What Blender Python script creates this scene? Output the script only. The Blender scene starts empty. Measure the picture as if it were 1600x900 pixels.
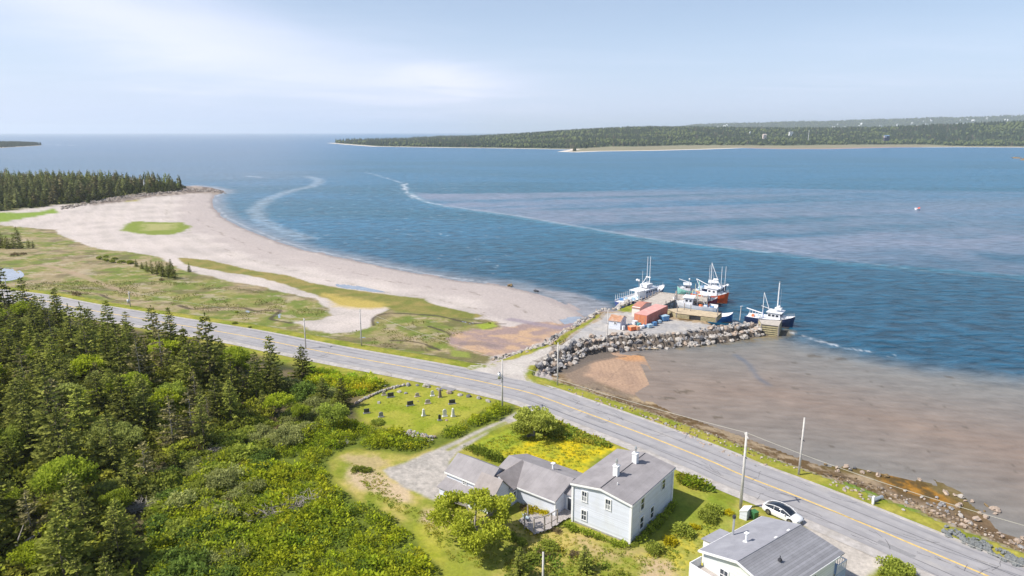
import bpy, bmesh, math, random
import numpy as np
from mathutils import Vector
rnd = random.Random(7)
R = np.random.RandomState(11)
S = bpy.context.scene
COL = S.collection
# ------------------------------------------------------------------ camera
FPX, HCAM = 1067.0, 49.0
PITCH = math.atan(244 / FPX)
cam_d = bpy.data.cameras.new('camera'); cam = bpy.data.objects.new('camera', cam_d); COL.objects.link(cam)
cam_d.sensor_width = 36; cam_d.lens = FPX / 1600 * 36; cam_d.clip_start = 0.5; cam_d.clip_end = 60000
cam.location = (0, 0, HCAM); cam.rotation_euler = (math.pi / 2 - PITCH, 0, 0)
S.camera = cam
# ------------------------------------------------------------------ sky and sun
S.view_settings.view_transform = 'Standard'; S.view_settings.look = 'None'; S.view_settings.gamma = 1
S.view_settings.use_curve_mapping = False
S.view_settings.exposure = 0.2
SUN_EL = math.radians(50); SHADOW_AZ = math.radians(14)
to_sun = Vector((-math.cos(SHADOW_AZ) * math.cos(SUN_EL), -math.sin(SHADOW_AZ) * math.cos(SUN_EL), math.sin(SUN_EL)))
W = bpy.data.worlds.new('World'); S.world = W; W.use_nodes = True
wn, wl = W.node_tree.nodes, W.node_tree.links
bg = wn['Background']; bg.inputs[1].default_value = 0.112
sky = wn.new('ShaderNodeTexSky'); sky.sky_type = 'NISHITA'; sky.sun_disc = False
sky.sun_elevation = SUN_EL; sky.sun_rotation = math.atan2(to_sun.x, to_sun.y)
sky.altitude = 50; sky.air_density = 1.0; sky.dust_density = 1.2; sky.ozone_density = 1.3
def wmath(op, a, b=None, clamp=False):
    n = wn.new('ShaderNodeMath'); n.operation = op; n.use_clamp = clamp
    for i, v in enumerate((a, b)):
        if v is None: continue
        if isinstance(v, (int, float)): n.inputs[i].default_value = v
        else: wl.new(v, n.inputs[i])
    return n.outputs[0]
tc = wn.new('ShaderNodeTexCoord'); sp = wn.new('ShaderNodeSeparateXYZ'); wl.new(tc.outputs['Generated'], sp.inputs[0])
# clouds: thin cirrus, projected on a flat layer far above
zz = wmath('MAXIMUM', sp.outputs[2], 0.015)
zz = wmath('ADD', zz, 0.06)
cx, cy = wmath('DIVIDE', sp.outputs[0], zz), wmath('DIVIDE', sp.outputs[1], zz)
cb = wn.new('ShaderNodeCombineXYZ'); wl.new(cx, cb.inputs[0]); wl.new(cy, cb.inputs[1])
n1 = wn.new('ShaderNodeTexNoise'); n1.inputs['Scale'].default_value = 0.42; n1.inputs['Detail'].default_value = 6
n1.inputs['Roughness'].default_value = 0.5; n1.inputs['Distortion'].default_value = 0.5
wl.new(cb.outputs[0], n1.inputs['Vector'])
rp = wn.new('ShaderNodeMapRange'); rp.inputs[1].default_value = 0.42; rp.inputs[2].default_value = 0.75; wl.new(n1.outputs[0], rp.inputs[0])
n2 = wn.new('ShaderNodeTexNoise'); n2.inputs['Scale'].default_value = 1.0; n2.inputs['Detail'].default_value = 8; n2.inputs['Distortion'].default_value = 0.8
mp = wn.new('ShaderNodeMapping'); mp.inputs['Scale'].default_value = (0.6, 1.1, 1); mp.inputs['Rotation'].default_value = (0, 0, 0.5)
wl.new(cb.outputs[0], mp.inputs[0]); wl.new(mp.outputs[0], n2.inputs['Vector'])
r2 = wn.new('ShaderNodeMapRange'); r2.inputs[1].default_value = 0.35; r2.inputs[2].default_value = 0.85; wl.new(n2.outputs[0], r2.inputs[0])
# a broad bank of cirrus over the open sea (a direction in the sky): azimuth and height
az = wmath('DIVIDE', sp.outputs[0], wmath('MAXIMUM', sp.outputs[1], 0.05))
def bell(x, c, w):
    d = wmath('DIVIDE', wmath('SUBTRACT', x, c), w)
    return wmath('POWER', 2.718, wmath('MULTIPLY', wmath('MULTIPLY', d, d), -1.0))
wob = wmath('MULTIPLY', wmath('SUBTRACT', n1.outputs[0], 0.5), 0.10)
elv = wmath('ADD', sp.outputs[2], wob)
tilt = wmath('ADD', elv, wmath('MULTIPLY', az, 0.17))   # bank slopes down to the east
bank = wmath('MULTIPLY', bell(tilt, 0.040, 0.050), bell(az, -0.52, 0.40))
bank2 = wmath('MULTIPLY', bell(elv, 0.07, 0.02), bell(az, -0.09, 0.10))
bank = wmath('ADD', wmath('MULTIPLY', bank, 0.72), wmath('MULTIPLY', bank2, 0.6))
veil = wmath('MULTIPLY', wmath('MULTIPLY', rp.outputs[0], r2.outputs[0]), 0.32)
cl = wmath('ADD', bank, veil, clamp=True)
cl = wmath('MULTIPLY', cl, 0.85)
# a milky haze low in the sky
hz = wmath('MULTIPLY', wmath('POWER', wmath('SUBTRACT', 1.0, wmath('MAXIMUM', sp.outputs[2], 0.0)), 5.5), 0.78)
m1 = wn.new('ShaderNodeMixRGB'); wl.new(hz, m1.inputs[0]); wl.new(sky.outputs[0], m1.inputs[1]); m1.inputs[2].default_value = (5.9, 7.1, 10.0, 1)
m2 = wn.new('ShaderNodeMixRGB'); wl.new(cl, m2.inputs[0]); wl.new(m1.outputs[0], m2.inputs[1]); m2.inputs[2].default_value = (8.3, 8.3, 9.8, 1)
wl.new(m2.outputs[0], bg.inputs[0])
sd_ = bpy.data.lights.new('sun', 'SUN'); sd_.energy = 5.0; sd_.angle = math.radians(0.5); sd_.color = (1.0, 0.95, 0.87)
sun = bpy.data.objects.new('sun', sd_); COL.objects.link(sun)
sun.rotation_euler = to_sun.to_track_quat('Z', 'Y').to_euler(); sun.location = (-100, -50, 200)
S.cycles.volume_bounces = 1; S.cycles.max_bounces = 5; S.cycles.transparent_max_bounces = 8
S.cycles.diffuse_bounces = 2; S.cycles.glossy_bounces = 2
# ------------------------------------------------------------------ tools
CP, SP = math.cos(PITCH), math.sin(PITCH)
def g(u, v, z=2.2):
    """where the sight line of a photograph point (1600 x 900) meets the level z"""
    x = (u - 800) / FPX; y = (450 - v) / FPX
    t = (z - HCAM) / (-SP + y * CP)
    return (x * t, (CP + y * SP) * t)
def gp(pts, z): return np.array([g(u, v, z) for u, v in pts])
def tag(o, label=None, cat=None, group=None, kind=None):
    if label: o['label'] = label
    if cat: o['category'] = cat
    if group: o['group'] = group
    if kind: o['kind'] = kind
    return o
def empty(name, loc=(0, 0, 0), rz=0, label=None, cat=None, group=None):
    o = bpy.data.objects.new(name, None); COL.objects.link(o); o.location = loc; o.rotation_euler = (0, 0, rz)
    o.empty_display_size = 0.5
    return tag(o, label, cat, group)
def link(name, me, parent=None, loc=None):
    o = bpy.data.objects.new(name, me); COL.objects.link(o)
    if parent is not None: o.parent = parent
    if loc is not None: o.location = loc
    return o
def np_mesh(name, V, F, col=None, mat=None, smooth=False, attrs=None):
    """V (n,3), F (m,3|4) arrays, col (n,3) optional"""
    V = np.asarray(V, dtype=np.float32); F = np.asarray(F, dtype=np.int32); k = F.shape[1]
    me = bpy.data.meshes.new(name)
    me.vertices.add(len(V)); me.vertices.foreach_set('co', V.ravel())
    me.loops.add(F.size); me.loops.foreach_set('vertex_index', F.ravel())
    me.polygons.add(len(F)); me.polygons.foreach_set('loop_start', np.arange(0, F.size, k, dtype=np.int32))
    try: me.polygons.foreach_set('loop_total', np.full(len(F), k, dtype=np.int32))
    except Exception: pass
    me.update(calc_edges=True)
    if smooth: me.polygons.foreach_set('use_smooth', np.ones(len(F), dtype=bool))
    if col is not None:
        a = me.color_attributes.new('Col', 'FLOAT_COLOR', 'POINT')
        c = np.ones((len(V), 4), dtype=np.float32); c[:, :3] = col; a.data.foreach_set('color', c.ravel())
    for nm, arr in (attrs or {}).items():
        a = me.attributes.new(nm, 'FLOAT', 'POINT'); a.data.foreach_set('value', np.asarray(arr, dtype=np.float32))
    if mat: me.materials.append(mat)
    return me
class MB:
    """collects simple solids into ONE mesh"""
    def __init__(s): s.V = []; s.F = []
    def add(s, V, F):
        n = len(s.V); s.V += [tuple(v) for v in V]; s.F += [tuple(i + n for i in f) for f in F]; return s
    def box(s, c, d, rz=0, tilt=0):
        cx, cy, cz = c; hx, hy, hz = d[0] / 2, d[1] / 2, d[2] / 2; ca, sa = math.cos(rz), math.sin(rz); V = []
        for z in (-hz, hz):
            for x, y in ((-hx, -hy), (hx, -hy), (hx, hy), (-hx, hy)):
                V.append((cx + x * ca - y * sa, cy + x * sa + y * ca, cz + z + x * tilt))
        return s.add(V, [(0, 3, 2, 1), (4, 5, 6, 7), (0, 1, 5, 4), (1, 2, 6, 5), (2, 3, 7, 6), (3, 0, 4, 7)])
    def b2(s, a, b):
        return s.box([(a[i] + b[i]) / 2 for i in range(3)], [abs(b[i] - a[i]) for i in range(3)])
    def tube(s, a, b, r1, r2=None, n=7, cap=True):
        r2 = r1 if r2 is None else r2; a = Vector(a); b = Vector(b); d = (b - a).normalized()
        u = d.orthogonal().normalized(); w = d.cross(u); V = []
        for p, r in ((a, r1), (b, r2)):
            for i in range(n):
                t = 2 * math.pi * i / n; V.append(p + (u * math.cos(t) + w * math.sin(t)) * r)
        F = [(i, (i + 1) % n, n + (i + 1) % n, n + i) for i in range(n)]
        if cap: F += [tuple(range(n))[::-1], tuple(range(n, 2 * n))]
        return s.add(V, F)
    def path(s, pts, r, n=5):
        for a, b in zip(pts, pts[1:]): s.tube(a, b, r, r, n)
        return s
    def prism(s, poly, z0, z1):
        """poly ccw list of (x,y)"""
        n = len(poly); V = [(x, y, z0) for x, y in poly] + [(x, y, z1) for x, y in poly]
        return s.add(V, [tuple(range(n))[::-1], tuple(range(n, 2 * n))] + [(i, (i + 1) % n, n + (i + 1) % n, n + i) for i in range(n)])
    def extr(s, prof, axis, a0, a1):
        """profile (p,z) swept along 'x' or 'y'"""
        n = len(prof); V = []
        for a in (a0, a1):
            for p, z in prof: V.append((a, p, z) if axis == 'x' else (p, a, z))
        return s.add(V, [tuple(range(n)), tuple(range(n, 2 * n))[::-1]] + [(i, n + i, n + (i + 1) % n, (i + 1) % n) for i in range(n)])
    def slab(s, quad, t):
        """quad of 3D points thickened downward by t"""
        V = [tuple(p) for p in quad] + [(p[0], p[1], p[2] - t) for p in quad]; n = len(quad)
        return s.add(V, [tuple(range(n)), tuple(range(n, 2 * n))[::-1]] + [(i, n + i, n + (i + 1) % n, (i + 1) % n) for i in range(n)])
    def ball(s, c, r, sq=(1, 1, 1), n=8, m=5, jit=0):
        V = [(c[0], c[1], c[2] - r * sq[2])]
        for j in range(1, m):
            th = -math.pi / 2 + math.pi * j / m
            for i in range(n):
                ph = 2 * math.pi * i / n; q = r * (1 + rnd.uniform(-jit, jit))
                V.append((c[0] + q * sq[0] * math.cos(th) * math.cos(ph), c[1] + q * sq[1] * math.cos(th) * math.sin(ph), c[2] + q * sq[2] * math.sin(th)))
        V.append((c[0], c[1], c[2] + r * sq[2])); F = []
        for i in range(n): F.append((0, 1 + (i + 1) % n, 1 + i))
        for j in range(m - 2):
            for i in range(n):
                a = 1 + j * n; F.append((a + i, a + (i + 1) % n, a + n + (i + 1) % n, a + n + i))
        a = 1 + (m - 2) * n
        for i in range(n): F.append((a + i, a + (i + 1) % n, len(V) - 1))
        return s.add(V, F)
    def mesh(s, name, mat, smooth=False, bevel=0):
        me = bpy.data.meshes.new(name); me.from_pydata(s.V, [], s.F)
        bm = bmesh.new(); bm.from_mesh(me); bmesh.ops.recalc_face_normals(bm, faces=bm.faces)
        if bevel: bmesh.ops.bevel(bm, geom=list(bm.edges), offset=bevel, segments=1, affect='EDGES')
        bm.to_mesh(me); bm.free()
        if smooth: me.polygons.foreach_set('use_smooth', [True] * len(me.polygons))
        if mat: me.materials.append(mat)
        return me
    def build(s, name, mat, parent=None, smooth=False, bevel=0, loc=None):
        return link(name, s.mesh(name, mat, smooth, bevel), parent, loc)
def copy_tree(o, parent=None):
    c = o.copy(); COL.objects.link(c); c.parent = parent
    if 'category' in c: del c['category']
    if 'label' in c: del c['label']
    for ch in o.children: 
        k = copy_tree(ch, c); k.matrix_parent_inverse = ch.matrix_parent_inverse
    return c
# numpy noise
def _h(ix, iy, s):
    n = (ix * 374761393 + iy * 668265263 + s * 144665) & 0xffffffff
    n = ((n ^ (n >> 13)) * 1274126177) & 0xffffffff
    return ((n ^ (n >> 16)) & 0xffff) / 65535.0
def vnoise(x, y, s=0):
    ix = np.floor(x).astype(np.int64); iy = np.floor(y).astype(np.int64); fx = x - ix; fy = y - iy
    fx = fx * fx * (3 - 2 * fx); fy = fy * fy * (3 - 2 * fy)
    a, b, c, d = _h(ix, iy, s), _h(ix + 1, iy, s), _h(ix, iy + 1, s), _h(ix + 1, iy + 1, s)
    return (a * (1 - fx) + b * fx) * (1 - fy) + (c * (1 - fx) + d * fx) * fy
def fbm(x, y, s=0, o=4):
    t = 0; w = 0.5
    for k in range(o):
        t = t + w * vnoise(x * 2 ** k + 17.3 * k, y * 2 ** k + 9.1 * k, s + k); w *= 0.5
    return t / (1 - 0.5 ** o)
def sdf(P, X, Y, far=50.0):
    """signed distance to polygon, + inside, clipped outside the neighbourhood"""
    P = np.asarray(P); out = np.full(X.shape, -far)
    m = (X > P[:, 0].min() - far) & (X < P[:, 0].max() + far) & (Y > P[:, 1].min() - far) & (Y < P[:, 1].max() + far)
    x, y = X[m], Y[m]; d = np.full(x.shape, 1e18); ins = np.zeros(x.shape, bool)
    for i in range(len(P)):
        a, b = P[i], P[(i + 1) % len(P)]; ex, ey = b - a; L2 = ex * ex + ey * ey + 1e-9
        wx, wy = x - a[0], y - a[1]; t = np.clip((wx * ex + wy * ey) / L2, 0, 1)
        d = np.minimum(d, (wx - ex * t) ** 2 + (wy - ey * t) ** 2)
        if ey != 0:
            c = ((a[1] <= y) & (b[1] > y)) | ((b[1] <= y) & (a[1] > y))
            ins ^= c & (x < a[0] + (y - a[1]) / ey * ex)
    d = np.sqrt(d); out[m] = np.where(ins, d, -d); return out
def dline(P, X, Y, far=60.0):
    P = np.asarray(P); out = np.full(X.shape, far)
    m = (X > P[:, 0].min() - far) & (X < P[:, 0].max() + far) & (Y > P[:, 1].min() - far) & (Y < P[:, 1].max() + far)
    x, y = X[m], Y[m]; d = np.full(x.shape, 1e18)
    for a, b in zip(P[:-1], P[1:]):
        ex, ey = b - a; L2 = ex * ex + ey * ey + 1e-9
        t = np.clip(((x - a[0]) * ex + (y - a[1]) * ey) / L2, 0, 1)
        d = np.minimum(d, (x - a[0] - ex * t) ** 2 + (y - a[1] - ey * t) ** 2)
    out[m] = np.sqrt(d); return out
def sst(x, a, b):
    t = np.clip((x - a) / (b - a), 0, 1); return t * t * (3 - 2 * t)
def spline(P, n=10):
    P = np.asarray(P, float); Q = []
    for i in range(len(P) - 1):
        p0, p1, p2, p3 = P[max(i - 1, 0)], P[i], P[i + 1], P[min(i + 2, len(P) - 1)]
        for k in range(n):
            t = k / n; Q.append(0.5 * ((2 * p1) + (-p0 + p2) * t + (2 * p0 - 5 * p1 + 4 * p2 - p3) * t * t + (-p0 + 3 * p1 - 3 * p2 + p3) * t ** 3))
    Q.append(P[-1]); return np.array(Q)
# ------------------------------------------------------------------ materials
def newmat(name):
    m = bpy.data.materials.new(name); m.use_nodes = True; return m, m.node_tree.nodes, m.node_tree.links
def paint(name, c, rough=0.6, var=0.15, scale=1.5, metal=0, bump=0.0, bscale=20, stripes=None, dirt=None, spec=0.4):
    """plain procedural material: base colour broken up by noise; stripes=(axis, period, depth) for boards and courses"""
    m, n, l = newmat(name); b = n['Principled BSDF']; b.inputs['Roughness'].default_value = rough; b.inputs['Metallic'].default_value = metal
    b.inputs['Specular IOR Level'].default_value = spec
    t = n.new('ShaderNodeTexCoord'); nz = n.new('ShaderNodeTexNoise'); nz.inputs['Scale'].default_value = scale; nz.inputs['Detail'].default_value = 6
    nz.inputs['Roughness'].default_value = 0.65; l.new(t.outputs['Object'], nz.inputs['Vector'])
    mr = n.new('ShaderNodeMapRange'); l.new(nz.outputs[0], mr.inputs[0]); mr.inputs[1].default_value = 0.3; mr.inputs[2].default_value = 0.7
    mr.inputs[3].default_value = 1 - var; mr.inputs[4].default_value = 1 + var
    mx = n.new('ShaderNodeVectorMath'); mx.operation = 'SCALE'; mx.inputs[0].default_value = c; l.new(mr.outputs[0], mx.inputs[3]); out = mx.outputs[0]
    if dirt:
        n3 = n.new('ShaderNodeTexNoise'); n3.inputs['Scale'].default_value = dirt[2]; n3.inputs['Detail'].default_value = 8; l.new(t.outputs['Object'], n3.inputs['Vector'])
        r3 = n.new('ShaderNodeMapRange'); l.new(n3.outputs[0], r3.inputs[0]); r3.inputs[1].default_value = 0.5; r3.inputs[2].default_value = 0.68; r3.inputs[4].default_value = dirt[1]
        x3 = n.new('ShaderNodeMixRGB'); l.new(r3.outputs[0], x3.inputs[0]); l.new(out, x3.inputs[1]); x3.inputs[2].default_value = (*dirt[0], 1); out = x3.outputs[0]
    h = None
    if stripes:
        ax, per, dep = stripes; s = n.new('ShaderNodeSeparateXYZ'); l.new(t.outputs['Object'], s.inputs[0])
        dv = n.new('ShaderNodeMath'); dv.operation = 'DIVIDE'; l.new(s.outputs[ax], dv.inputs[0]); dv.inputs[1].default_value = per
        fr = n.new('ShaderNodeMath'); fr.operation = 'FRACT'; l.new(dv.outputs[0], fr.inputs[0])
        fl = n.new('ShaderNodeMath'); fl.operation = 'FLOOR'; l.new(dv.outputs[0], fl.inputs[0])
        wn_ = n.new('ShaderNodeTexWhiteNoise'); wn_.noise_dimensions = '1D'; l.new(fl.outputs[0], wn_.inputs['W'])
        gt = n.new('ShaderNodeMapRange'); l.new(fr.outputs[0], gt.inputs[0]); gt.inputs[1].default_value = 0.0; gt.inputs[2].default_value = 0.16
        gt.inputs[3].default_value = 1 - dep; gt.inputs[4].default_value = 1.0
        rr = n.new('ShaderNodeMapRange'); l.new(wn_.outputs[0], rr.inputs[0]); rr.inputs[3].default_value = 1 - dep * 0.35; rr.inputs[4].default_value = 1 + dep * 0.35
        mm = n.new('ShaderNodeMath'); mm.operation = 'MULTIPLY'; l.new(gt.outputs[0], mm.inputs[0]); l.new(rr.outputs[0], mm.inputs[1])
        vs = n.new('ShaderNodeVectorMath'); vs.operation = 'SCALE'; l.new(out, vs.inputs[0]); l.new(mm.outputs[0], vs.inputs[3]); out = vs.outputs[0]
    l.new(out, b.inputs['Base Color'])
    if bump:
        n4 = n.new('ShaderNodeTexNoise'); n4.inputs['Scale'].default_value = bscale; n4.inputs['Detail'].default_value = 5; l.new(t.outputs['Object'], n4.inputs['Vector'])
        bp = n.new('ShaderNodeBump'); bp.inputs['Strength'].default_value = bump; bp.inputs['Distance'].default_value = 0.1
        l.new(n4.outputs[0], bp.inputs['Height']); l.new(bp.outputs[0], b.inputs['Normal'])
    return m
def leafmat(name, mul=(1, 1, 1), trans=0.3, vary=0.25):
    m, n, l = newmat(name); n.remove(n['Principled BSDF']); o = n['Material Output']
    a = n.new('ShaderNodeAttribute'); a.attribute_name = 'Col'; oi = n.new('ShaderNodeObjectInfo')
    mr = n.new('ShaderNodeMapRange'); l.new(oi.outputs['Random'], mr.inputs[0]); mr.inputs[3].default_value = 1 - vary; mr.inputs[4].default_value = 1 + vary
    ml = n.new('ShaderNodeVectorMath'); ml.operation = 'MULTIPLY'; ml.inputs[1].default_value = mul; l.new(a.outputs['Color'], ml.inputs[0])
    sc = n.new('ShaderNodeVectorMath'); sc.operation = 'SCALE'; l.new(ml.outputs[0], sc.inputs[0]); l.new(mr.outputs[0], sc.inputs[3])
    d = n.new('ShaderNodeBsdfDiffuse'); tr = n.new('ShaderNodeBsdfTranslucent'); mx = n.new('ShaderNodeMixShader'); mx.inputs[0].default_value = trans
    l.new(sc.outputs[0], d.inputs[0]); l.new(sc.outputs[0], tr.inputs[0]); l.new(d.outputs[0], mx.inputs[1]); l.new(tr.outputs[0], mx.inputs[2]); l.new(mx.outputs[0], o.inputs[0])
    return m
M = {}
M['bark'] = paint('bark', (0.16, 0.13, 0.10), 0.9, 0.3, 6)
M['greybark'] = paint('weathered_bark', (0.30, 0.27, 0.24), 0.9, 0.3, 6)
M['leaf'] = leafmat('leaves', trans=0.42, vary=0.2)
M['needle'] = leafmat('needles', (1.15, 1.15, 1.1), trans=0.22, vary=0.3)
M['rock'] = paint('granite', (0.42, 0.39, 0.36), 0.85, 0.4, 0.9, bump=0.6, bscale=5)
# ------------------------------------------------------------------ the lie of the land
ROADC = spline([g(*a) for a in [(-260, 426), (-120, 444), (-30, 457), (50, 467), (125, 482), (250, 503), (375, 524), (450, 539), (525, 554), (625, 572), (725, 591), (785, 604), (833, 616), (900, 640), (1008, 680), (1108, 720), (1160, 743), (1240, 774), (1340, 815), (1456, 864), (1544, 901), (1660, 950), (1900, 1060)]], 8)
coast_px = [(305, 290), (330, 293), (352, 298), (350, 302), (338, 304), (334, 312), (337, 325), (350, 340), (380, 355), (430, 375), (480, 391), (540, 403), (600, 416), (660, 428), (720, 438), (790, 446), (830, 455), (865, 465), (893, 478), (912, 490), (921, 497), (935, 500),
            (975, 552), (1000, 556), (1010, 575), (1024, 602), (1000, 616), (1020, 634), (1100, 668), (1150, 690), (1200, 706), (1260, 722), (1340, 728), (1400, 742), (1450, 750), (1500, 770), (1545, 800), (1580, 838), (1700, 885), (2000, 1080), (2400, 1300)]
COAST = np.vstack([[(-1500, 470), (-700, 520), (-500, 560)], gp([(0, 280), (120, 281), (220, 287), (290, 292)], 0), gp(coast_px, 0), [(300, -150), (-1500, -150)]])
FARC = np.vstack([gp([(510, 223.5), (540, 226), (580, 229), (640, 230), (700, 231), (760, 231.5), (850, 233), (893, 233.5), (870, 237), (900, 238), (940, 236.5), (1020, 235.5), (1100, 233.5), (1160, 231.5), (1220, 233), (1300, 233), (1400, 230.5), (1500, 230), (1600, 230.5), (1800, 232), (2400, 236)], 0),
                  [(9000, 2500), (14000, 11500), (-400, 12500), (-500, 6000), (-640, 3600)]])
NEARLAND = np.vstack([[(-900, 420)], ROADC[::4] + 0, [(250, -60), (-900, -60)]])
HEADF = np.vstack([gp([(-900, 340), (-300, 335), (-100, 332), (0, 331), (60, 325), (90, 320), (140, 317), (180, 308), (230, 303), (285, 298), (293, 293), (250, 289), (120, 284), (0, 283)], 1.0), [(-700, 480), (-1200, 400)]])
ISLET = gp([(-140, 236), (-60, 233), (0, 231.5), (30, 229.5), (58, 228), (66, 227), (50, 225.5), (0, 225.5), (-140, 226)], 0)
WROADC = spline([g(*a, 2.5) for a in [(790, 600), (815, 578), (850, 558), (880, 541), (915, 521), (940, 508), (955, 505)]], 6)
PAD = gp([(936, 488), (945, 486), (966, 486), (1000, 473), (1012, 479), (1034, 481), (1045, 487), (1056, 497), (1120, 505), (1165, 501), (1186, 499), (1191, 506), (1172, 509), (1125, 517), (1050, 523), (1000, 527), (965, 529), (940, 532), (905, 540), (880, 548), (862, 556), (852, 560), (860, 540), (905, 508), (928, 498)], 2.55)
PADLOW = gp([(862, 556), (880, 548), (905, 540), (940, 532), (965, 529), (1000, 527), (1050, 523), (1125, 517), (1172, 509), (1190, 506)], 2.55)
JUNC = gp([(738, 573), (768, 571), (800, 559), (845, 540), (872, 540), (862, 555), (838, 565), (828, 573), (824, 584), (832, 595), (850, 604), (880, 616), (915, 631), (860, 640), (780, 606), (725, 588)], 2.3)
def azu(X, Y): return 800 + 1067 * X / np.maximum(Y, 1) / 1.0
def ground(X, Y, full=False):
    X = np.asarray(X, float); Y = np.asarray(Y, float)
    sdc = sdf(COAST, X, Y, 40) + (fbm(X / 9, Y / 9, 3) - 0.5) * 2.0
    z = np.clip(sdc * 0.055, -1.6, 0.55) + sst(sdc, 14, 50) * 0.5 - 0.02
    z = z + (fbm(X / 14, Y / 14, 5) - 0.5) * 0.35 * sst(sdc, 3, 25)
    dr = dline(ROADC, X, Y, 45)
    z = np.maximum(z, 2.2 - np.maximum(dr - 7.0, 0) * 0.28)
    nl = sdf(NEARLAND, X, Y, 40)
    zn = 2.2 + sst(nl, 8, 60) * ((fbm(X / 25, Y / 25, 8) - 0.35) * 2.2)
    z = np.maximum(z, np.where(nl > 0, zn, -9))
    hf = sdf(HEADF, X, Y, 40); z = np.maximum(z, 1.0 + np.clip(hf * 0.12, -6, 2.5))
    jn = sdf(JUNC, X, Y, 30); z = np.maximum(z, 2.25 + np.minimum(jn, 0) * 0.5)
    pd = sdf(PAD, X, Y, 30); z = np.maximum(z, 2.5 + np.minimum(pd - 1.5 * (1 - sst(dline(PADLOW, X, Y, 20), 5, 8)), 0) * 0.95)
    far = Y > 1200
    if far.any():
        Xf, Yf = X[far], Y[far]; s = sdf(FARC, Xf, Yf, 3000)
        Hh = np.interp(azu(Xf, Yf), [500, 560, 620, 675, 800, 900, 1000, 1070, 1200, 1300, 1400, 1500, 1600, 2200], [1, 5, 16, 25, 37, 46, 57, 57, 52, 53, 62, 74, 84, 96])
        zf = np.clip(s * 0.02, -3, 1.6) + sst(s, 90, 1200) * Hh * (0.82 + 0.3 * fbm(Xf / 500, Yf / 500, 4, 3))
        ridge = np.interp(azu(Xf, Yf), [980, 1080, 1200, 1300, 1400, 1500, 1600, 2200], [0, 118, 145, 165, 190, 212, 232, 260])
        b = np.exp(-((Yf - 9200) / 1100.0) ** 2) * np.maximum(ridge, 0) * (0.9 + 0.22 * fbm(Xf / 450, Yf / 450, 9, 4))
        zf = np.where(s > 0, np.maximum(zf, b), zf)
        isl = sdf(ISLET, Xf, Yf, 400); zf = np.maximum(zf, np.clip(isl * 0.05, -3, 4))
        z[far] = np.maximum(z[far] - 9 * (Y[far] > 1300), zf)
    if full: return z, sdc, dr, nl, hf, jn, pd
    return z
def gz(x, y): return float(ground(np.array([x]), np.array([y]))[0])
def P3(u, v, dz=0.0):
    """point on the ground under a photograph point"""
    z = 1.5
    for _ in range(5): x, y = g(u, v, z); z = 0.5 * z + 0.5 * gz(x, y)
    x, y = g(u, v, z); return (x, y, z + dz)
def polar(azs, rs):
    A, Rr = np.meshgrid(azs, rs); X = Rr * np.sin(A); Y = Rr * np.cos(A); return X, Y
def grid_faces(nr, nc, keep=None):
    i = np.arange(nr - 1)[:, None] * nc + np.arange(nc - 1)[None, :]
    F = np.stack([i, i + 1, i + nc + 1, i + nc], -1)[..., ::-1]
    if keep is not None: F = F[keep]
    return F.reshape(-1, 4)
a0 = math.radians(40)
azs = np.concatenate([np.linspace(-math.pi, -a0 - .06, 26), np.linspace(-a0, a0, 760), np.linspace(a0 + .06, math.pi, 26)])
rs = np.concatenate([[0.3, 20, 40], 52 * np.exp(np.arange(0, math.log(125 / 52), 0.0045)), 125.3 * np.exp(np.arange(0, math.log(195 / 125.3), 0.0026)), 195.6 * np.exp(np.arange(0, math.log(430 / 195.6), 0.0047)), 432 * np.exp(np.arange(0, math.log(1450 / 432), 0.016)), 1460 * np.exp(np.arange(0, math.log(12800 / 1460), 0.0095))])
GX, GY = polar(azs, rs)
gx, gy = GX.ravel(), GY.ravel()
Zg, sdc, dr, nl, hf, jn, pd = ground(gx, gy, True)
# --- albedo of the ground, laid on as stains with ragged edges
C = np.zeros((len(gx), 3))
FB = {s: fbm(gx / s, gy / s, int(s * 10) + 1, 4) for s in (0.7, 3.0, 14.0)}
near = gy < 1200
def lay(c, mask, n=None):
    global C
    m = np.clip(mask, 0, 1)[:, None]; c = np.asarray(c, float)
    C = C * (1 - m) + c * m
def region(px, z, soft=0.6, jit=1.0, raw=False, far=6):
    P = px if raw else gp(px, z)
    s = sdf(P, gx, gy, far + jit + soft) + (FB[3.0] - 0.5) * 2 * jit + (FB[0.7] - 0.5) * jit * 0.8
    return sst(s, -soft, soft)
def streak(px, z, w, jit=0.6, soft=0.5):
    d = dline(spline(gp(px, z), 6), gx, gy, 8 + w) + (FB[3.0] - 0.5) * 2 * jit
    return 1 - sst(d, w - soft, w + soft)
SAND, SAND2, WETS = (0.51, 0.45, 0.41), (0.41, 0.365, 0.335), (0.29, 0.25, 0.24)
n1_, n3_, n14 = FB[0.7][:, None], FB[3.0][:, None], FB[14.0][:, None]
def mixc(a, b, t): return np.asarray(a) * (1 - t) + np.asarray(b) * t
cont = lambda x, k=3.0: np.clip((x - 0.5) * k + 0.5, 0, 1)
sandc = mixc(SAND2, SAND, cont(n14, 3)); C[:] = sandc * (0.95 + 0.1 * n1_)
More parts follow.
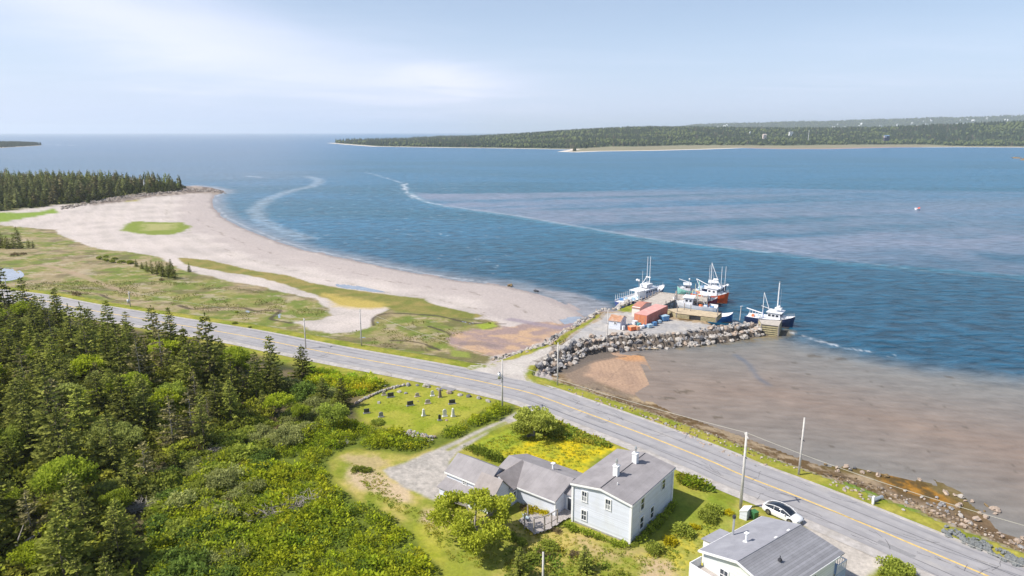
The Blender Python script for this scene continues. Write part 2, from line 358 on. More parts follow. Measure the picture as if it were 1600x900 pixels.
# sweeping tide lines on the beach: bands parallel with the waterline
band = np.sin(sdc * 0.75 + 4 * FB[14.0]) * 0.5 + 0.5
lay((0.57, 0.50, 0.47), 0.35 * band * (sdc > 6)); lay(SAND2, 0.4 * np.exp(-((sdc - 9) / 5.0) ** 2))
lay((0.405, 0.35, 0.33), sst(sdc, 2, 5) * (1 - sst(sdc + (FB[14.0] - .5) * 18, 16, 30)) * .8)
lay(WETS, 1 - sst(sdc + 2 * (FB[3.0] - .5), 0.8, 4.5))
lay((0.36, 0.31, 0.30), region([(836, 452), (880, 465), (908, 480), (905, 490), (880, 478), (845, 468), (826, 460)], 0.4, 2, 2) * 0.8)
lay((0.20, 0.17, 0.14), (np.exp(-((sdc - 13 - 5 * FB[14.0]) / .45) ** 2) * sst(FB[3.0], .45, .6) * .6))
lay((0.22, 0.18, 0.14), (np.exp(-((sdc - 24 - 9 * FB[14.0]) / .6) ** 2) * sst(FB[3.0], .5, .62) * .5))
# marsh
MG, MG2, MB_, MUD = (0.14, 0.18, 0.035), (0.24, 0.22, 0.07), (0.33, 0.245, 0.16), (0.33, 0.22, 0.17)
marsh = region([(-900, 420), (-300, 368), (-100, 358), (0, 352), (45, 356), (88, 359), (90, 366), (108, 373), (140, 386), (162, 390), (200, 393), (250, 402), (283, 421), (300, 425), (325, 431), (360, 441), (400, 446), (445, 457), (492, 467), (510, 482), (517, 492), (500, 500), (488, 501), (460, 503), (480, 515), (520, 521), (550, 519), (580, 510), (584, 498), (590, 492), (615, 478), (700, 488), (745, 497), (775, 501), (790, 520), (775, 545), (760, 566), (730, 575), (500, 560), (300, 520), (0, 460), (-300, 430)], 1.0, 0.7, 1.2)
mcol = mixc(MG, MG2, cont(n3_, 2.6)); mcol = mixc(mcol, MB_, cont(n14 * .7 + n3_ * .3 - 0.05, 6) * 0.7); mcol = mixc(mcol, (.42, .34, .22), cont(n1_ * .6 + n3_ * .4 - .13, 7) * .5)
lay(mcol, marsh); lay((0.13, 0.10, 0.06), marsh * sst(fbm(gx / 9, gy / 5, 97, 4), .55, .66) * .55); lay((0.40, 0.33, 0.24), marsh * sst(fbm(gx / 5, gy / 3, 98, 4), .64, .72) * .6)
strip = region([(278, 403), (325, 406), (362, 415), (400, 424), (450, 430), (487, 441), (520, 448), (585, 457), (640, 463), (665, 466), (675, 474), (720, 484), (752, 492), (740, 498), (690, 494), (620, 487), (600, 480), (560, 482), (530, 476), (505, 466), (440, 443), (400, 433), (325, 421), (287, 413)], 0.9, 0.6, 0.9)
lay(mixc((0.165, 0.175, 0.04), (0.30, 0.23, 0.08), cont(n3_ * .6 + n14 * .4, 4) * 0.75), strip)
lay((0.48, 0.36, 0.10), region([(500, 458), (560, 468), (600, 472), (606, 482), (560, 484), (525, 480)], 0.9, 2, 1.5) * 0.75)
lay((0.19, 0.235, 0.04), region([(204, 346), (285, 347), (297, 353), (290, 360), (265, 367), (235, 367), (205, 363), (188, 359)], 1.0, 1.5, 2.5)); lay((0.42, 0.37, 0.18), region([(225, 350), (275, 349), (270, 358), (225, 361)], 1.0, 3, 2) * .6)
for px, w in [([(0, 426), (60, 415), (110, 425), (150, 440), (215, 462)], 1.2), ([(97, 454), (155, 460), (205, 470), (235, 472)], .9), ([(280, 478), (320, 484), (380, 482), (440, 486)], 1.3)]:
    lay(mixc((0.40, 0.31, 0.20), MUD, n3_), streak(px, 1.0, w, 1.2, 1) * 0.75)
for px, w in [([(97, 454), (135, 460), (155, 460), (180, 470), (232, 471)], 0.35), ([(280, 478), (300, 484), (325, 482), (375, 481), (400, 486), (437, 485), (428, 494), (425, 500), (455, 505)], 0.5), ([(584, 509), (583, 498), (600, 491), (625, 490), (660, 492), (687, 494), (725, 502), (750, 505), (790, 505)], 0.45), ([(612, 533), (640, 534), (675, 541), (690, 547)], 0.45), ([(670, 510), (700, 520), (710, 530), (740, 535), (770, 536)], 0.4)]:
    lay((0.07, 0.055, 0.04), streak(px, 0.9, w, 0.4, 0.25) * 0.85)
brown = region([(705, 522), (740, 516), (800, 510), (850, 502), (905, 505), (870, 523), (830, 542), (790, 553), (770, 556), (735, 552), (700, 540)], 0.7, 1.2, 2)
lay(mixc((0.46, 0.31, 0.20), (0.30, 0.22, 0.20), cont(n3_, 4)), brown)
lay((0.25, 0.21, 0.25), streak([(800, 500), (850, 508), (880, 512), (900, 505)], 0.6, 1.6, .8, .8) * .7)
lay((0.22, 0.17, 0.16), streak([(722, 538), (750, 537), (775, 541)], 0.7, 1.3, .8, .8) * .8)
lay((0.27, 0.34, 0.03), region([(742, 506), (770, 503), (775, 510), (755, 514)], 0.9, 0.6, 1) * .8)
lay((0.22, 0.26, 0.05), region([(708, 548), (735, 550), (735, 558), (705, 556)], 0.9, 0.6, 1) * .9)
POOLS = [[(520, 443), (545, 444), (585, 452), (600, 456), (575, 455), (535, 451), (520, 448)], [(-60, 422), (0, 420), (24, 421), (37, 431), (22, 438), (0, 440), (-60, 440)], [(583, 500), (592, 498), (597, 505), (590, 511), (584, 507)], [(550, 527), (575, 526), (580, 530), (560, 531)], [(428, 492), (445, 489), (442, 500), (430, 503)], [(672, 543), (683, 542), (685, 546), (675, 547)], [(714, 499), (735, 502), (738, 506), (718, 504)], [(378, 486), (396, 485), (396, 490), (380, 490)], [(866, 496), (905, 492), (912, 500), (880, 507)]]
# roadsides and the lots
GR, GR2 = (0.18, 0.215, 0.02), (0.31, 0.28, 0.05)
grs = mixc(GR, GR2, cont(n3_, 2.5)) * (0.75 + 0.5 * n1_)
verge = (1 - sst(dr + (FB[3.0] - .5) * 2, 8.5, 10)) * (gx < 2) + (1 - sst(dr + (FB[0.7] - .5) * 2, 7.6, 8.8)) * (gx >= 2)
lay(grs, np.clip(verge, 0, 1) * near)
lay(grs, sst(nl + (FB[3.0] - .5), -1, 1) * near)
headc = mixc((0.10, 0.11, 0.03), GR2, cont(n14, 3) * 0.5)
lay(headc, sst(hf + (FB[3.0] - .5) * 3, -1.5, 1.5) * near)
lay((0.19, 0.27, 0.04), region([(-80, 338), (0, 333), (60, 331), (85, 326), (92, 332), (40, 341), (0, 348), (-80, 350)], 1.0, 1.5, 1.5)); lay((0.33, 0.29, 0.08), region([(190, 307), (215, 299), (218, 310), (195, 313)], 2.5, 1.5, 1.5))
lay(mixc((0.13, 0.10, 0.085), (0.30, 0.25, 0.21), cont(n3_, 5)), region([(150, 317), (200, 307), (250, 299), (290, 291), (330, 292), (356, 298), (352, 303), (320, 302), (285, 304), (240, 309), (190, 317), (140, 323)], .5, 2, 4))
# bank to the mud flat: shingle, weed, sand
bank = (pd < -1) & (jn < -0.5) & (gx > 5)
sb = sst(-nl, 7.6 , 9.0) * (gx > 8) * (gy < 175) * (sdf(gp([(770, 562), (845, 542), (880, 526), (910, 508), (937, 489), (900, 465), (740, 470)], 1.0), gx, gy, 5) < 0)
lay(mixc((0.36, 0.27, 0.17), (0.24, 0.185, 0.14), cont(n3_, 3)), sb)
weed = cont(0.62 * FB[3.0] + 0.38 * FB[0.7] + 0.02, 9) * sb
lay((0.12, 0.07, 0.02), weed * 0.85 * sst(FB[14.0], .3, .55))
lay((0.12, 0.09, 0.025), region([(1270, 716), (1340, 722), (1400, 733), (1480, 752), (1540, 780), (1570, 800), (1530, 810), (1440, 778), (1350, 745), (1290, 735)], 0.1, 1.5, 1.8) * 0.85)
lay(mixc((0.40, 0.18, 0.015), (0.10, 0.06, 0.02), cont(n1_ * .5 + n3_ * .5, 6)), region([(1385, 737), (1420, 747), (1470, 765), (1500, 785), (1492, 792), (1450, 784), (1400, 765), (1375, 750)], 0.2, 1.2, 2.4) * 0.8)
lay((0.13, 0.08, 0.04), region([(1500, 800), (1560, 800), (1600, 830), (1640, 860), (1560, 860), (1500, 830)], 0.2, 1.5, 2) * 0.7)
lay((0.16, 0.24, 0.03), region([(1320, 752), (1360, 768), (1378, 778), (1350, 775), (1320, 762)], 1.5, .4, .6)); lay((0.16, 0.24, 0.03), region([(1400, 788), (1440, 800), (1430, 806), (1400, 796)], 1.5, .4, .6))
flat = region([(885, 590), (905, 570), (950, 548), (1003, 545), (1010, 575), (1026, 602), (990, 614), (930, 600), (900, 606)], 0.1, 1.2, 1.5)
lay(mixc((0.41, 0.275, 0.19), (0.34, 0.23, 0.165), cont(n3_, 3)), flat)
lay((0.20, 0.155, 0.12), region([(880, 588), (900, 560), (960, 545), (925, 566), (915, 590), (935, 600), (980, 620), (930, 616), (890, 600)], 0.1, 1.2, 1) * .8)
lay((0.50, 0.26, 0.12), region([(960, 560), (985, 550), (1005, 552), (1007, 563), (985, 564)], 0.1, 1.0, 1) * .8)
# gravel of the wharf road and yards
grav = mixc((0.44, 0.41, 0.38), (0.34, 0.33, 0.33), cont(n3_, 3)) * (0.85 + 0.3 * n1_)
lay(grav, sst(pd + (FB[0.7] - .5) * 1.2, 0.6, 1.6)); lay((0.13, 0.11, 0.095), (1 - sst(dline(PADLOW, gx, gy, 20), 4.5, 6)) * (1 - sst(pd, .9, 1.5)) * (Zg > .1) * near * .9)  # slope under the boulders painted dark as the shade between them
lay(mixc((0.50, 0.46, 0.42), (0.42, 0.38, 0.35), cont(n3_, 3)), sst(jn + (FB[0.7] - .5) * 1.2, -0.4, 0.4))
lay(grs, region([(820, 584), (828, 571), (842, 571), (836, 583), (850, 592), (885, 606), (917, 618), (950, 632), (942, 640), (915, 629), (885, 616), (850, 604), (828, 594)], 2.2, .4, .5))
lay(grs, region([(760, 563), (800, 554), (845, 541), (880, 525), (910, 507), (930, 497), (937, 491), (937, 497), (915, 511), (882, 529), (850, 545), (800, 562), (765, 567)], 2.2, .4, .5))
lay(grs, region([(970, 478), (990, 474), (996, 480), (985, 488), (965, 486)], 2.5, .6, 1))
# near lots
DRIVE = [(810, 642), (780, 658), (740, 674), (710, 690), (680, 702), (656, 713), (622, 726), (600, 734), (604, 740), (622, 752), (644, 768), (673, 782), (700, 790), (705, 740), (702, 722), (714, 706), (745, 688), (780, 667), (812, 655)]
lay(mixc((0.21, 0.235, 0.03), (0.42, 0.34, 0.10), cont(FB[14.0][:, None] * .3 + n3_ * .5 + n1_ * .2, 5)), region([(515, 712), (600, 700), (680, 690), (700, 760), (760, 800), (880, 820), (1000, 860), (1100, 850), (1160, 800), (1130, 770), (1300, 850), (1300, 980), (640, 980), (660, 880), (600, 800), (540, 770)], 2.2, 1.5, 1.5))
lay(mixc((0.50, 0.42, 0.05), (0.26, 0.28, 0.05), cont(n1_ * .6 + n3_ * .4, 5)), region([(1060, 820), (1100, 815), (1140, 825), (1120, 850), (1085, 900), (1060, 910), (1040, 870), (1000, 870), (1040, 840)], 2.2, 1, 1.5) * 0.75)
lay((0.20, 0.28, 0.03), region([(1050, 770), (1110, 770), (1160, 800), (1120, 840), (1060, 820), (1020, 850), (985, 860), (1040, 795)], 2.2, .6, 1) * .35)
for px, c in [([(545, 728), (575, 730), (640, 770), (640, 785), (600, 778), (560, 760), (540, 745)], (0.50, 0.38, 0.27)), ([(655, 797), (690, 797), (710, 815), (680, 822), (655, 815)], (0.46, 0.34, 0.24)), ([(540, 712), (590, 712), (600, 725), (570, 735), (545, 730)], (0.40, 0.31, 0.17)), ([(1000, 880), (1040, 875), (1050, 900), (1000, 915)], (0.50, 0.36, 0.25)), ([(905, 845), (960, 860), (1000, 862), (960, 880), (910, 865)], (0.40, 0.30, 0.15))]:
    lay(c, region(px, 2.2, 1, 1.4) * 0.8)
lay((0.30, 0.32, 0.02), region([(640, 815), (700, 825), (700, 870), (740, 900), (700, 940), (660, 900), (640, 850)], 2.2, 1, 1.6) * .6)
lay((0.20, 0.25, 0.025), region([(700, 840), (790, 835), (810, 860), (760, 900), (700, 900)], 2.2, 1, 1.6) * .6)
CEM = [(556, 632), (570, 622), (604, 611), (624, 603), (675, 604), (720, 615), (772, 629), (730, 652), (690, 674), (672, 679), (624, 669), (570, 658), (556, 645)]
lay(mixc((0.22, 0.26, 0.02), (0.32, 0.31, 0.045), cont(n3_, 3)), region(CEM, 2.2, 0.4, 0.5))
LAWN = [(742, 692), (790, 672), (832, 664), (880, 680), (962, 700), (925, 722), (905, 745), (860, 742), (800, 716), (765, 720)]
yel = cont(n1_ * .45 + n3_ * .45 + n14 * .25 - .05, 5)
lay(mixc((0.31, 0.32, 0.025), (0.56, 0.44, 0.015), yel), region(LAWN, 2.2, 0.6, 0.8))
lay((0.20, 0.28, 0.03), region([(742, 692), (790, 672), (832, 664), (860, 672), (800, 700), (770, 712)], 2.2, 0.6, 1.0) * .8)
drv = region(DRIVE, 2.2, 0.35, 0.5); lay(mixc((0.44, 0.40, 0.36), (0.33, 0.305, 0.275), cont(n1_, 3)), drv)
lay(grs, streak([(700, 703), (740, 683), (790, 660)], 2.2, 0.35, .3, .3) * .8)
FOREST = [(-900, 470), (-300, 450), (0, 478), (60, 488), (140, 500), (330, 540), (420, 560), (490, 580), (560, 605), (560, 660), (440, 690), (340, 725), (240, 800), (215, 980), (-900, 1400)]
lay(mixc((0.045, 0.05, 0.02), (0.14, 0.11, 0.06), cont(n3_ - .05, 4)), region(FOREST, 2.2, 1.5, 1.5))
BRACK = [(330, 725), (440, 690), (530, 650), (560, 660), (570, 664), (630, 676), (672, 686), (700, 672), (772, 634), (803, 632), (806, 643), (745, 672), (690, 696), (640, 712), (560, 700), (528, 706), (512, 722), (520, 755), (560, 785), (605, 805), (645, 832), (672, 872), (690, 905), (720, 990), (200, 990), (240, 800)]
lay((0.12, 0.15, 0.02), region(BRACK, 2.2, 0.8, 0.8))
lay(mixc((0.52, 0.47, 0.42), (0.42, 0.38, 0.34), cont(n3_, 3)), region([(1245, 800), (1300, 808), (1400, 850), (1520, 905), (1560, 940), (1300, 990), (1300, 900)], 2.2, .6, .8))
lay(grs, region([(1355, 905), (1365, 888), (1390, 880), (1420, 888), (1440, 905), (1440, 990), (1350, 990)], 2.2, .4, .6))
# far land: woods floor, salt meadow and a pale beach
farm = gy > 1200
sF = np.full(gx.shape, -3000.0); sF[farm] = sdf(FARC, gx[farm], gy[farm], 3000)
woods = mixc((0.045, 0.065, 0.03), (0.10, 0.13, 0.045), cont(FB[14.0][:, None], 3))
C[farm] = woods[farm]
U = azu(gx, gy); mead = (sst(U, 870, 960) * (1 - 0.6 * sst(U, 1420, 1500)))
lay((0.25, 0.225, 0.14), farm * (1 - sst(sF, 200 * mead + 20, 240 * mead + 40)))
lay((0.66, 0.58, 0.50), farm * (1 - sst(sF, 16, 34)) * (1 - 0.85 * sst(U, 1130, 1180) * (1 - sst(U, 1400, 1450))))
lay((0.34, 0.24, 0.24), farm * (1 - sst(sF, 30, 60)) * sst(U, 1130, 1180) * (1 - sst(U, 1400, 1450)) * .8)
fine = 0.90 + 0.20 * fbm(gx / 0.35, gy / 0.35, 77, 2)
C = C * fine[:, None]
# carve the pools a little below their banks, dark bracken floor
PZ = []
for px in POOLS:
    s = sdf(gp(px, 0.8), gx, gy, 6); lvl = float(np.median(Zg[s > 0])) if (s > 0).any() else .5; lvl = max(lvl, 0.1)
    m = s > -2; Zg[m] = np.where(s[m] > 0, lvl - 0.25 * np.minimum(s[m], 1), np.minimum(Zg[m], lvl + 0.08 - s[m] * 0.25)); PZ.append(lvl)
nr, nc = len(rs), len(azs); Zm = Zg.reshape(nr, nc)
zmax = np.maximum(np.maximum(Zm[:-1, :-1], Zm[1:, :-1]), np.maximum(Zm[:-1, 1:], Zm[1:, 1:]))
gm, n, l = newmat('ground'); b = n['Principled BSDF']; b.inputs['Roughness'].default_value = 0.9; b.inputs['Specular IOR Level'].default_value = 0.15
a = n.new('ShaderNodeAttribute'); a.attribute_name = 'Col'; t = n.new('ShaderNodeTexCoord')
nz = n.new('ShaderNodeTexNoise'); nz.inputs['Scale'].default_value = 2.2; nz.inputs['Detail'].default_value = 9; nz.inputs['Roughness'].default_value = 0.7; l.new(t.outputs['Object'], nz.inputs['Vector'])
mr = n.new('ShaderNodeMapRange'); l.new(nz.outputs[0], mr.inputs[0]); mr.inputs[1].default_value = .3; mr.inputs[2].default_value = .7; mr.inputs[3].default_value = .8; mr.inputs[4].default_value = 1.2
vs = n.new('ShaderNodeVectorMath'); vs.operation = 'SCALE'; l.new(a.outputs['Color'], vs.inputs[0]); l.new(mr.outputs[0], vs.inputs[3]); l.new(vs.outputs[0], b.inputs['Base Color'])
bp = n.new('ShaderNodeBump'); bp.inputs['Strength'].default_value = .5; bp.inputs['Distance'].default_value = .15; l.new(nz.outputs[0], bp.inputs['Height']); l.new(bp.outputs[0], b.inputs['Normal'])
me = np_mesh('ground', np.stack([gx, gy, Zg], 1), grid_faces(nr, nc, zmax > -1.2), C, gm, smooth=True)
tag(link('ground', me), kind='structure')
# ------------------------------------------------------------------ water
azw = np.concatenate([np.linspace(-math.pi, -a0 - .06, 20), np.linspace(-a0, a0, 420), np.linspace(a0 + .06, math.pi, 20)])
rw = np.concatenate([[0.3, 40], 60 * np.exp(np.arange(0, math.log(1500 / 60), 0.0062)), 1510 * np.exp(np.arange(0, math.log(25000 / 1510), 0.03)), [25500]])
WX, WY = polar(azw, rw); gx, gy = WX.ravel(), WY.ravel()
FB = {s: fbm(gx / s, gy / s, int(s * 10) + 1, 4) for s in (0.7, 3.0, 14.0)}
n1_, n3_, n14 = FB[0.7][:, None], FB[3.0][:, None], FB[14.0][:, None]
F60 = fbm(gx / 160, gy / 60, 31, 4); FST = fbm((gx * .96 + gy * .28) / 260, (gy * .96 - gx * .28) / 22, 41, 4)
sdw = sdf(COAST, gx, gy, 60)
C = np.zeros((len(gx), 3)); 
DEEP, DEEP2, SHOAL = np.array((0.016, 0.105, 0.165)), np.array((0.022, 0.13, 0.225)), np.array((0.175, 0.205, 0.275))
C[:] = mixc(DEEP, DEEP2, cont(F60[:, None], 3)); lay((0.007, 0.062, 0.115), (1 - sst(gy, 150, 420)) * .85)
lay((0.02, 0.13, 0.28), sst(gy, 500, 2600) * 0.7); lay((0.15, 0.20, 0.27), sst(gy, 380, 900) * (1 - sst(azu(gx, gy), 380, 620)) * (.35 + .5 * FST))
# sand bars seen through the water of the bay
shoal = region(spline(gp([(640, 300), (665, 316), (720, 327), (800, 337), (900, 355), (1000, 371), (1100, 383), (1200, 393), (1300, 407), (1400, 415), (1500, 422), (1600, 430), (2200, 470), (3200, 400)], 0), 4).tolist() + gp([(2600, 290), (1600, 300), (1300, 296), (1100, 292), (900, 300), (760, 302), (690, 303)], 0).tolist(), 0, 3, 5, raw=True, far=30)
depthline = np.interp(U if False else azu(gx, gy), [640, 800, 1000, 1200, 1400, 1600], [600, 430, 330, 275, 250, 235])
sh = shoal * (0.35 + 0.65 * (1 - sst(gy / np.maximum(depthline, 1), 1.1, 2.6)))
lay(SHOAL, sh * np.clip(0.70 + (FST - .5) * 1.6 + (FB[14.0] - .5) * .8, 0.12, 1) * 0.95)
lay((0.06, 0.22, 0.30), streak([(640, 300), (665, 316), (720, 327), (800, 338), (900, 356), (1000, 373), (1100, 386), (1200, 396), (1300, 410), (1400, 418), (1500, 425), (1600, 433), (1800, 450)], 0, 3.5, 1.5, 4) * 0.38)
MUDF = spline(gp([(860, 570), (935, 535), (1000, 528), (1100, 522), (1160, 515), (1190, 510), (1215, 514), (1240, 522), (1300, 538), (1400, 558), (1500, 572), (1600, 582), (1800, 606), (2300, 660)], 0), 4).tolist() + gp([(2400, 1500), (1600, 960), (1300, 810), (900, 690), (840, 620)], 0).tolist()
mf = region(MUDF, 0, 1.6, 1.2, raw=True, far=12)
sdm = sdf(MUDF, gx, gy, 60); mf = sst(sdm + (FB[3.0] - .5) * 3 + (FB[14.0] - .5) * 2, -3, 13)
mudc = mixc((0.295, 0.20, 0.145), (0.27, 0.19, 0.145), cont(n14, 1.5)); mudc = mixc(mudc, (0.215, 0.215, 0.205), 1 - sst(sdm, 2, 60)[:, None])
mudc = mixc(mudc, (0.31, 0.205, 0.145), (sst(-gx, -55, -12) * .6)[:, None])
mfn = fbm(gx / 4.0, gy / 1.1, 63, 4)[:, None]; lay(mudc * .84 * (0.9 + 0.2 * n3_) * (0.80 + 0.40 * mfn), mf)
lay((0.20, 0.155, 0.125), mf * sst(fbm(gx / 11, gy / 3.2, 71, 4), .56, .72) * .12); lay((0.075, 0.06, 0.04), mf * sst(fbm(gx / 2.2, gy / .9, 73, 3), .80, .86) * .6)
rip = np.sin((gy * 0.97 + gx * 0.2) * 3.1 + 7 * FB[14.0]) * 0.5 + 0.5
lay((0.34, 0.32, 0.30), mf * rip * 0.13 * (1 - sst(sdm, 25, 80)))
lay((0.09, 0.12, 0.17), streak([(1150, 555), (1170, 570), (1185, 590), (1200, 600)], 0, .6, .8, .8) * .6); lay((0.25, 0.17, 0.05), region([(1150, 525), (1190, 518), (1240, 516), (1230, 526), (1180, 532), (1100, 540), (1060, 545), (1060, 540)], 0, 1, 1) * .6)
for u, v, w in [(982, 587, 1.2), (1070, 612, 2), (885, 605, 2), (965, 624, 1.6), (1045, 622, 1.6), (1120, 652, 1.4), (960, 590, 1), (1272, 556, 2), (1312, 561, 2), (1480, 589, 1.5), (1000, 555, 1)]:
    q = g(u, v, 0); d = np.hypot((gx - q[0]) / w, (gy - q[1]) / (w * .5)) + (FB[0.7] - .5) * 1.6; lay((0.10, 0.08, 0.055), (1 - sst(d, .5, 1.1)) * .8)
# shallow rim of the beach, wash lines and foam
rim = (sdw > -15) * sst(sdw + (FB[3.0] - .5) * 5, -13, 1) * (1 - mf) * (gx < 40)
lay((0.23, 0.24, 0.26), rim * 0.8)
lay((0.30, 0.28, 0.29), region([(905, 492), (880, 470), (840, 452), (900, 458), (950, 472), (960, 485), (935, 498)], 0, 3, 2.5) * 0.55)
foam = np.zeros(len(gx)); fn = sst(FB[0.7] * .55 + FB[3.0] * .45, .47, .6)
foam = np.maximum(foam, np.exp(-((sdw + 1.0 + (FB[3.0] - .5) * 1.6) / 0.5) ** 2) * (gx < -8) * 0.42)
foam = np.maximum(foam, streak([(566, 268), (600, 277), (622, 284), (634, 287), (636, 297), (645, 305), (665, 315), (700, 322)], 0, 1.6, 2.5, 1.8) * fn)
foam = np.maximum(foam, streak([(630, 288), (637, 300), (650, 310)], 0, 3.0, 2, 2) * fn)
foam = np.maximum(foam, streak([(480, 276), (498, 281), (490, 290), (460, 297), (435, 305), (415, 314), (400, 328), (410, 345), (440, 360), (480, 372)], 0, 4, 4, 4) * 0.3)
foam = np.maximum(foam, streak([(700, 322), (800, 336), (900, 353), (1000, 370), (1100, 383), (1200, 394)], 0, 1.6, 1.5, 1.6) * .28)
foam = np.maximum(foam, streak([(1050, 352), (1200, 365), (1400, 395), (1600, 437)], 0, .8, .6, .8) * 0)
foam = np.maximum(foam, streak([(1150, 376), (1300, 402), (1450, 424), (1620, 442)], 0, .5, .3, .5) * .22)
foam = np.maximum(foam, streak([(385, 275), (400, 276), (410, 278)], 0, 3, 3, 2) * fn); foam = np.maximum(foam, streak([(75, 226), (115, 227)], 0, 8, 3, 4) * .7)
foam = np.maximum(foam, streak([(1235, 519), (1270, 530), (1330, 545), (1400, 557)], 0, .9, 1.2, .9) * fn * .8)
foam = np.maximum(foam, (sst(fbm(gx / 1.6, gy / 4.5, 91, 3), .79, .84)) * (gy > 230) * (gy < 900) * (gx < 0) * .35)
lay((0.62, 0.64, 0.66), foam * 0.85)
calm = np.clip(mf + rim * .6 + sh * .5, 0, 1)
wm, n, l = newmat('sea_water'); b = n['Principled BSDF']; b.inputs['IOR'].default_value = 1.33
a = n.new('ShaderNodeAttribute'); a.attribute_name = 'Col'; ac = n.new('ShaderNodeAttribute'); ac.attribute_name = 'calm'; t = n.new('ShaderNodeTexCoord')
def wnoise(scale, vec, det=4, rough=.55, dist=0.3):
    mp_ = n.new('ShaderNodeMapping'); mp_.inputs['Scale'].default_value = vec; mp_.inputs['Rotation'].default_value = (0, 0, -0.22); l.new(t.outputs['Object'], mp_.inputs[0])
    q = n.new('ShaderNodeTexNoise'); q.inputs['Scale'].default_value = scale; q.inputs['Detail'].default_value = det; q.inputs['Roughness'].default_value = rough; q.inputs['Distortion'].default_value = dist
    l.new(mp_.outputs[0], q.inputs['Vector']); return q.outputs[0]
w1 = wnoise(0.33, (0.5, 1.0, 1), 6, .62); w2 = wnoise(0.05, (0.4, 1.0, 1), 4)
def mth(op, x, y):
    q = n.new('ShaderNodeMath'); q.operation = op
    for i, v in enumerate((x, y)):
        if isinstance(v, (int, float)): q.inputs[i].default_value = v
        else: l.new(v, q.inputs[i])
    return q.outputs[0]
ht = mth('ADD', w1, mth('MULTIPLY', w2, 1.5))
st = mth('SUBTRACT', 1.0, mth('MULTIPLY', ac.outputs['Fac'], 0.8))
bp = n.new('ShaderNodeBump'); l.new(st, bp.inputs['Strength']); bp.inputs['Distance'].default_value = 1.4; l.new(ht, bp.inputs['Height']); l.new(bp.outputs[0], b.inputs['Normal'])
# light and dark faces of the ripples are also painted into the body colour
mrr = n.new('ShaderNodeMapRange'); l.new(w1, mrr.inputs[0]); mrr.inputs[1].default_value = .35; mrr.inputs[2].default_value = .68; mrr.inputs[3].default_value = .50; mrr.inputs[4].default_value = 1.65
mf_ = mth('ADD', mth('MULTIPLY', mth('SUBTRACT', mrr.outputs[0], 1.0), st), 1.0)
vs = n.new('ShaderNodeVectorMath'); vs.operation = 'SCALE'; l.new(a.outputs['Color'], vs.inputs[0]); l.new(mf_, vs.inputs[3]); l.new(vs.outputs[0], b.inputs['Base Color'])
b.inputs['Roughness'].default_value = 0.28; sp_l = mth('SUBTRACT', 0.5, mth('MULTIPLY', ac.outputs['Fac'], 0.42)); l.new(sp_l, b.inputs['Specular IOR Level'])
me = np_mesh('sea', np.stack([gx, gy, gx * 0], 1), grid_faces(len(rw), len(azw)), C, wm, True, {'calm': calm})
tag(link('sea', me), kind='structure')
pw = paint('pool_water', (0.28, 0.31, 0.36), 0.1, .2, .5, spec=.6)
for px, zl in zip(POOLS, PZ):
    q = spline(np.vstack([gp(px, .8), gp(px[:1], .8)]), 4)[:-1]; cc = q.mean(0); q = cc + (q - cc) * 1.03
    m_ = MB(); V = [(x, y, zl - 0.03) for x, y in q]; m_.add(V, [tuple(range(len(V)))])
    tag(m_.build('marsh_pool', pw), kind='structure')
# ------------------------------------------------------------------ road
def ribbon(name, P, w0, w1_, dz, mat, drape=True, step=1):
    P = np.asarray(P); T = np.gradient(P, axis=0); T /= np.linalg.norm(T, axis=1)[:, None] + 1e-9; N = np.stack([-T[:, 1], T[:, 0]], 1)
    k = 7; V = []
    for i in range(k):
        o = P + N * (w0 + (w1_ - w0) * i / (k - 1)); V.append(np.column_stack([o, np.maximum(ground(o[:, 0], o[:, 1]), 2.2) * 0 + 2.2 + dz]))
    V = np.stack(V, 1); nP = len(P); F = []
    i = np.arange(nP - 1)[:, None] * k + np.arange(k - 1)[None, :]; F = np.stack([i, i + 1, i + k + 1, i + k], -1).reshape(-1, 4)[:, ::-1]
    return link(name, np_mesh(name, V.reshape(-1, 3), F, None, mat, True))
asph = paint('asphalt', (0.31, 0.30, 0.31), .85, .10, .35, bump=.2, bscale=14, dirt=((0.45, 0.42, 0.39), .5, .25), spec=.2)
shou = paint('shoulder_gravel', (0.43, 0.40, 0.38), .95, .22, 1.2, bump=.5, bscale=9, spec=.1, dirt=((0.30, 0.27, 0.23), .5, .5))
yell = paint('road_paint_yellow', (0.66, 0.46, 0.16), .8, .25, 2.5, spec=.2)
seal = paint('tar_seam', (0.12, 0.115, 0.12), .7, .3, 1.5)
tag(ribbon('road_shoulder', ROADC, -6.0, 5.3, .045, shou), kind='structure')
tag(ribbon('road', ROADC, -4.3, 4.6, .075, asph), kind='structure')
tag(ribbon('road_centre_line', ROADC, -.17, .12, .081, yell), kind='structure')
for off, lo, hi in ((2.35, 60, 999), (-2.9, 10, 999), (3.9, 20, 90)):
    seg = ROADC[lo:hi]; jit = np.cumsum(np.random.RandomState(int(off * 10) & 99).uniform(-.03, .03, len(seg))); T = np.gradient(seg, axis=0); T /= np.linalg.norm(T, axis=1)[:, None]; N = np.stack([-T[:, 1], T[:, 0]], 1)
    tag(ribbon('road_seam', seg + N * jit[:, None], off - .05, off + .05, .081, seal), kind='structure')

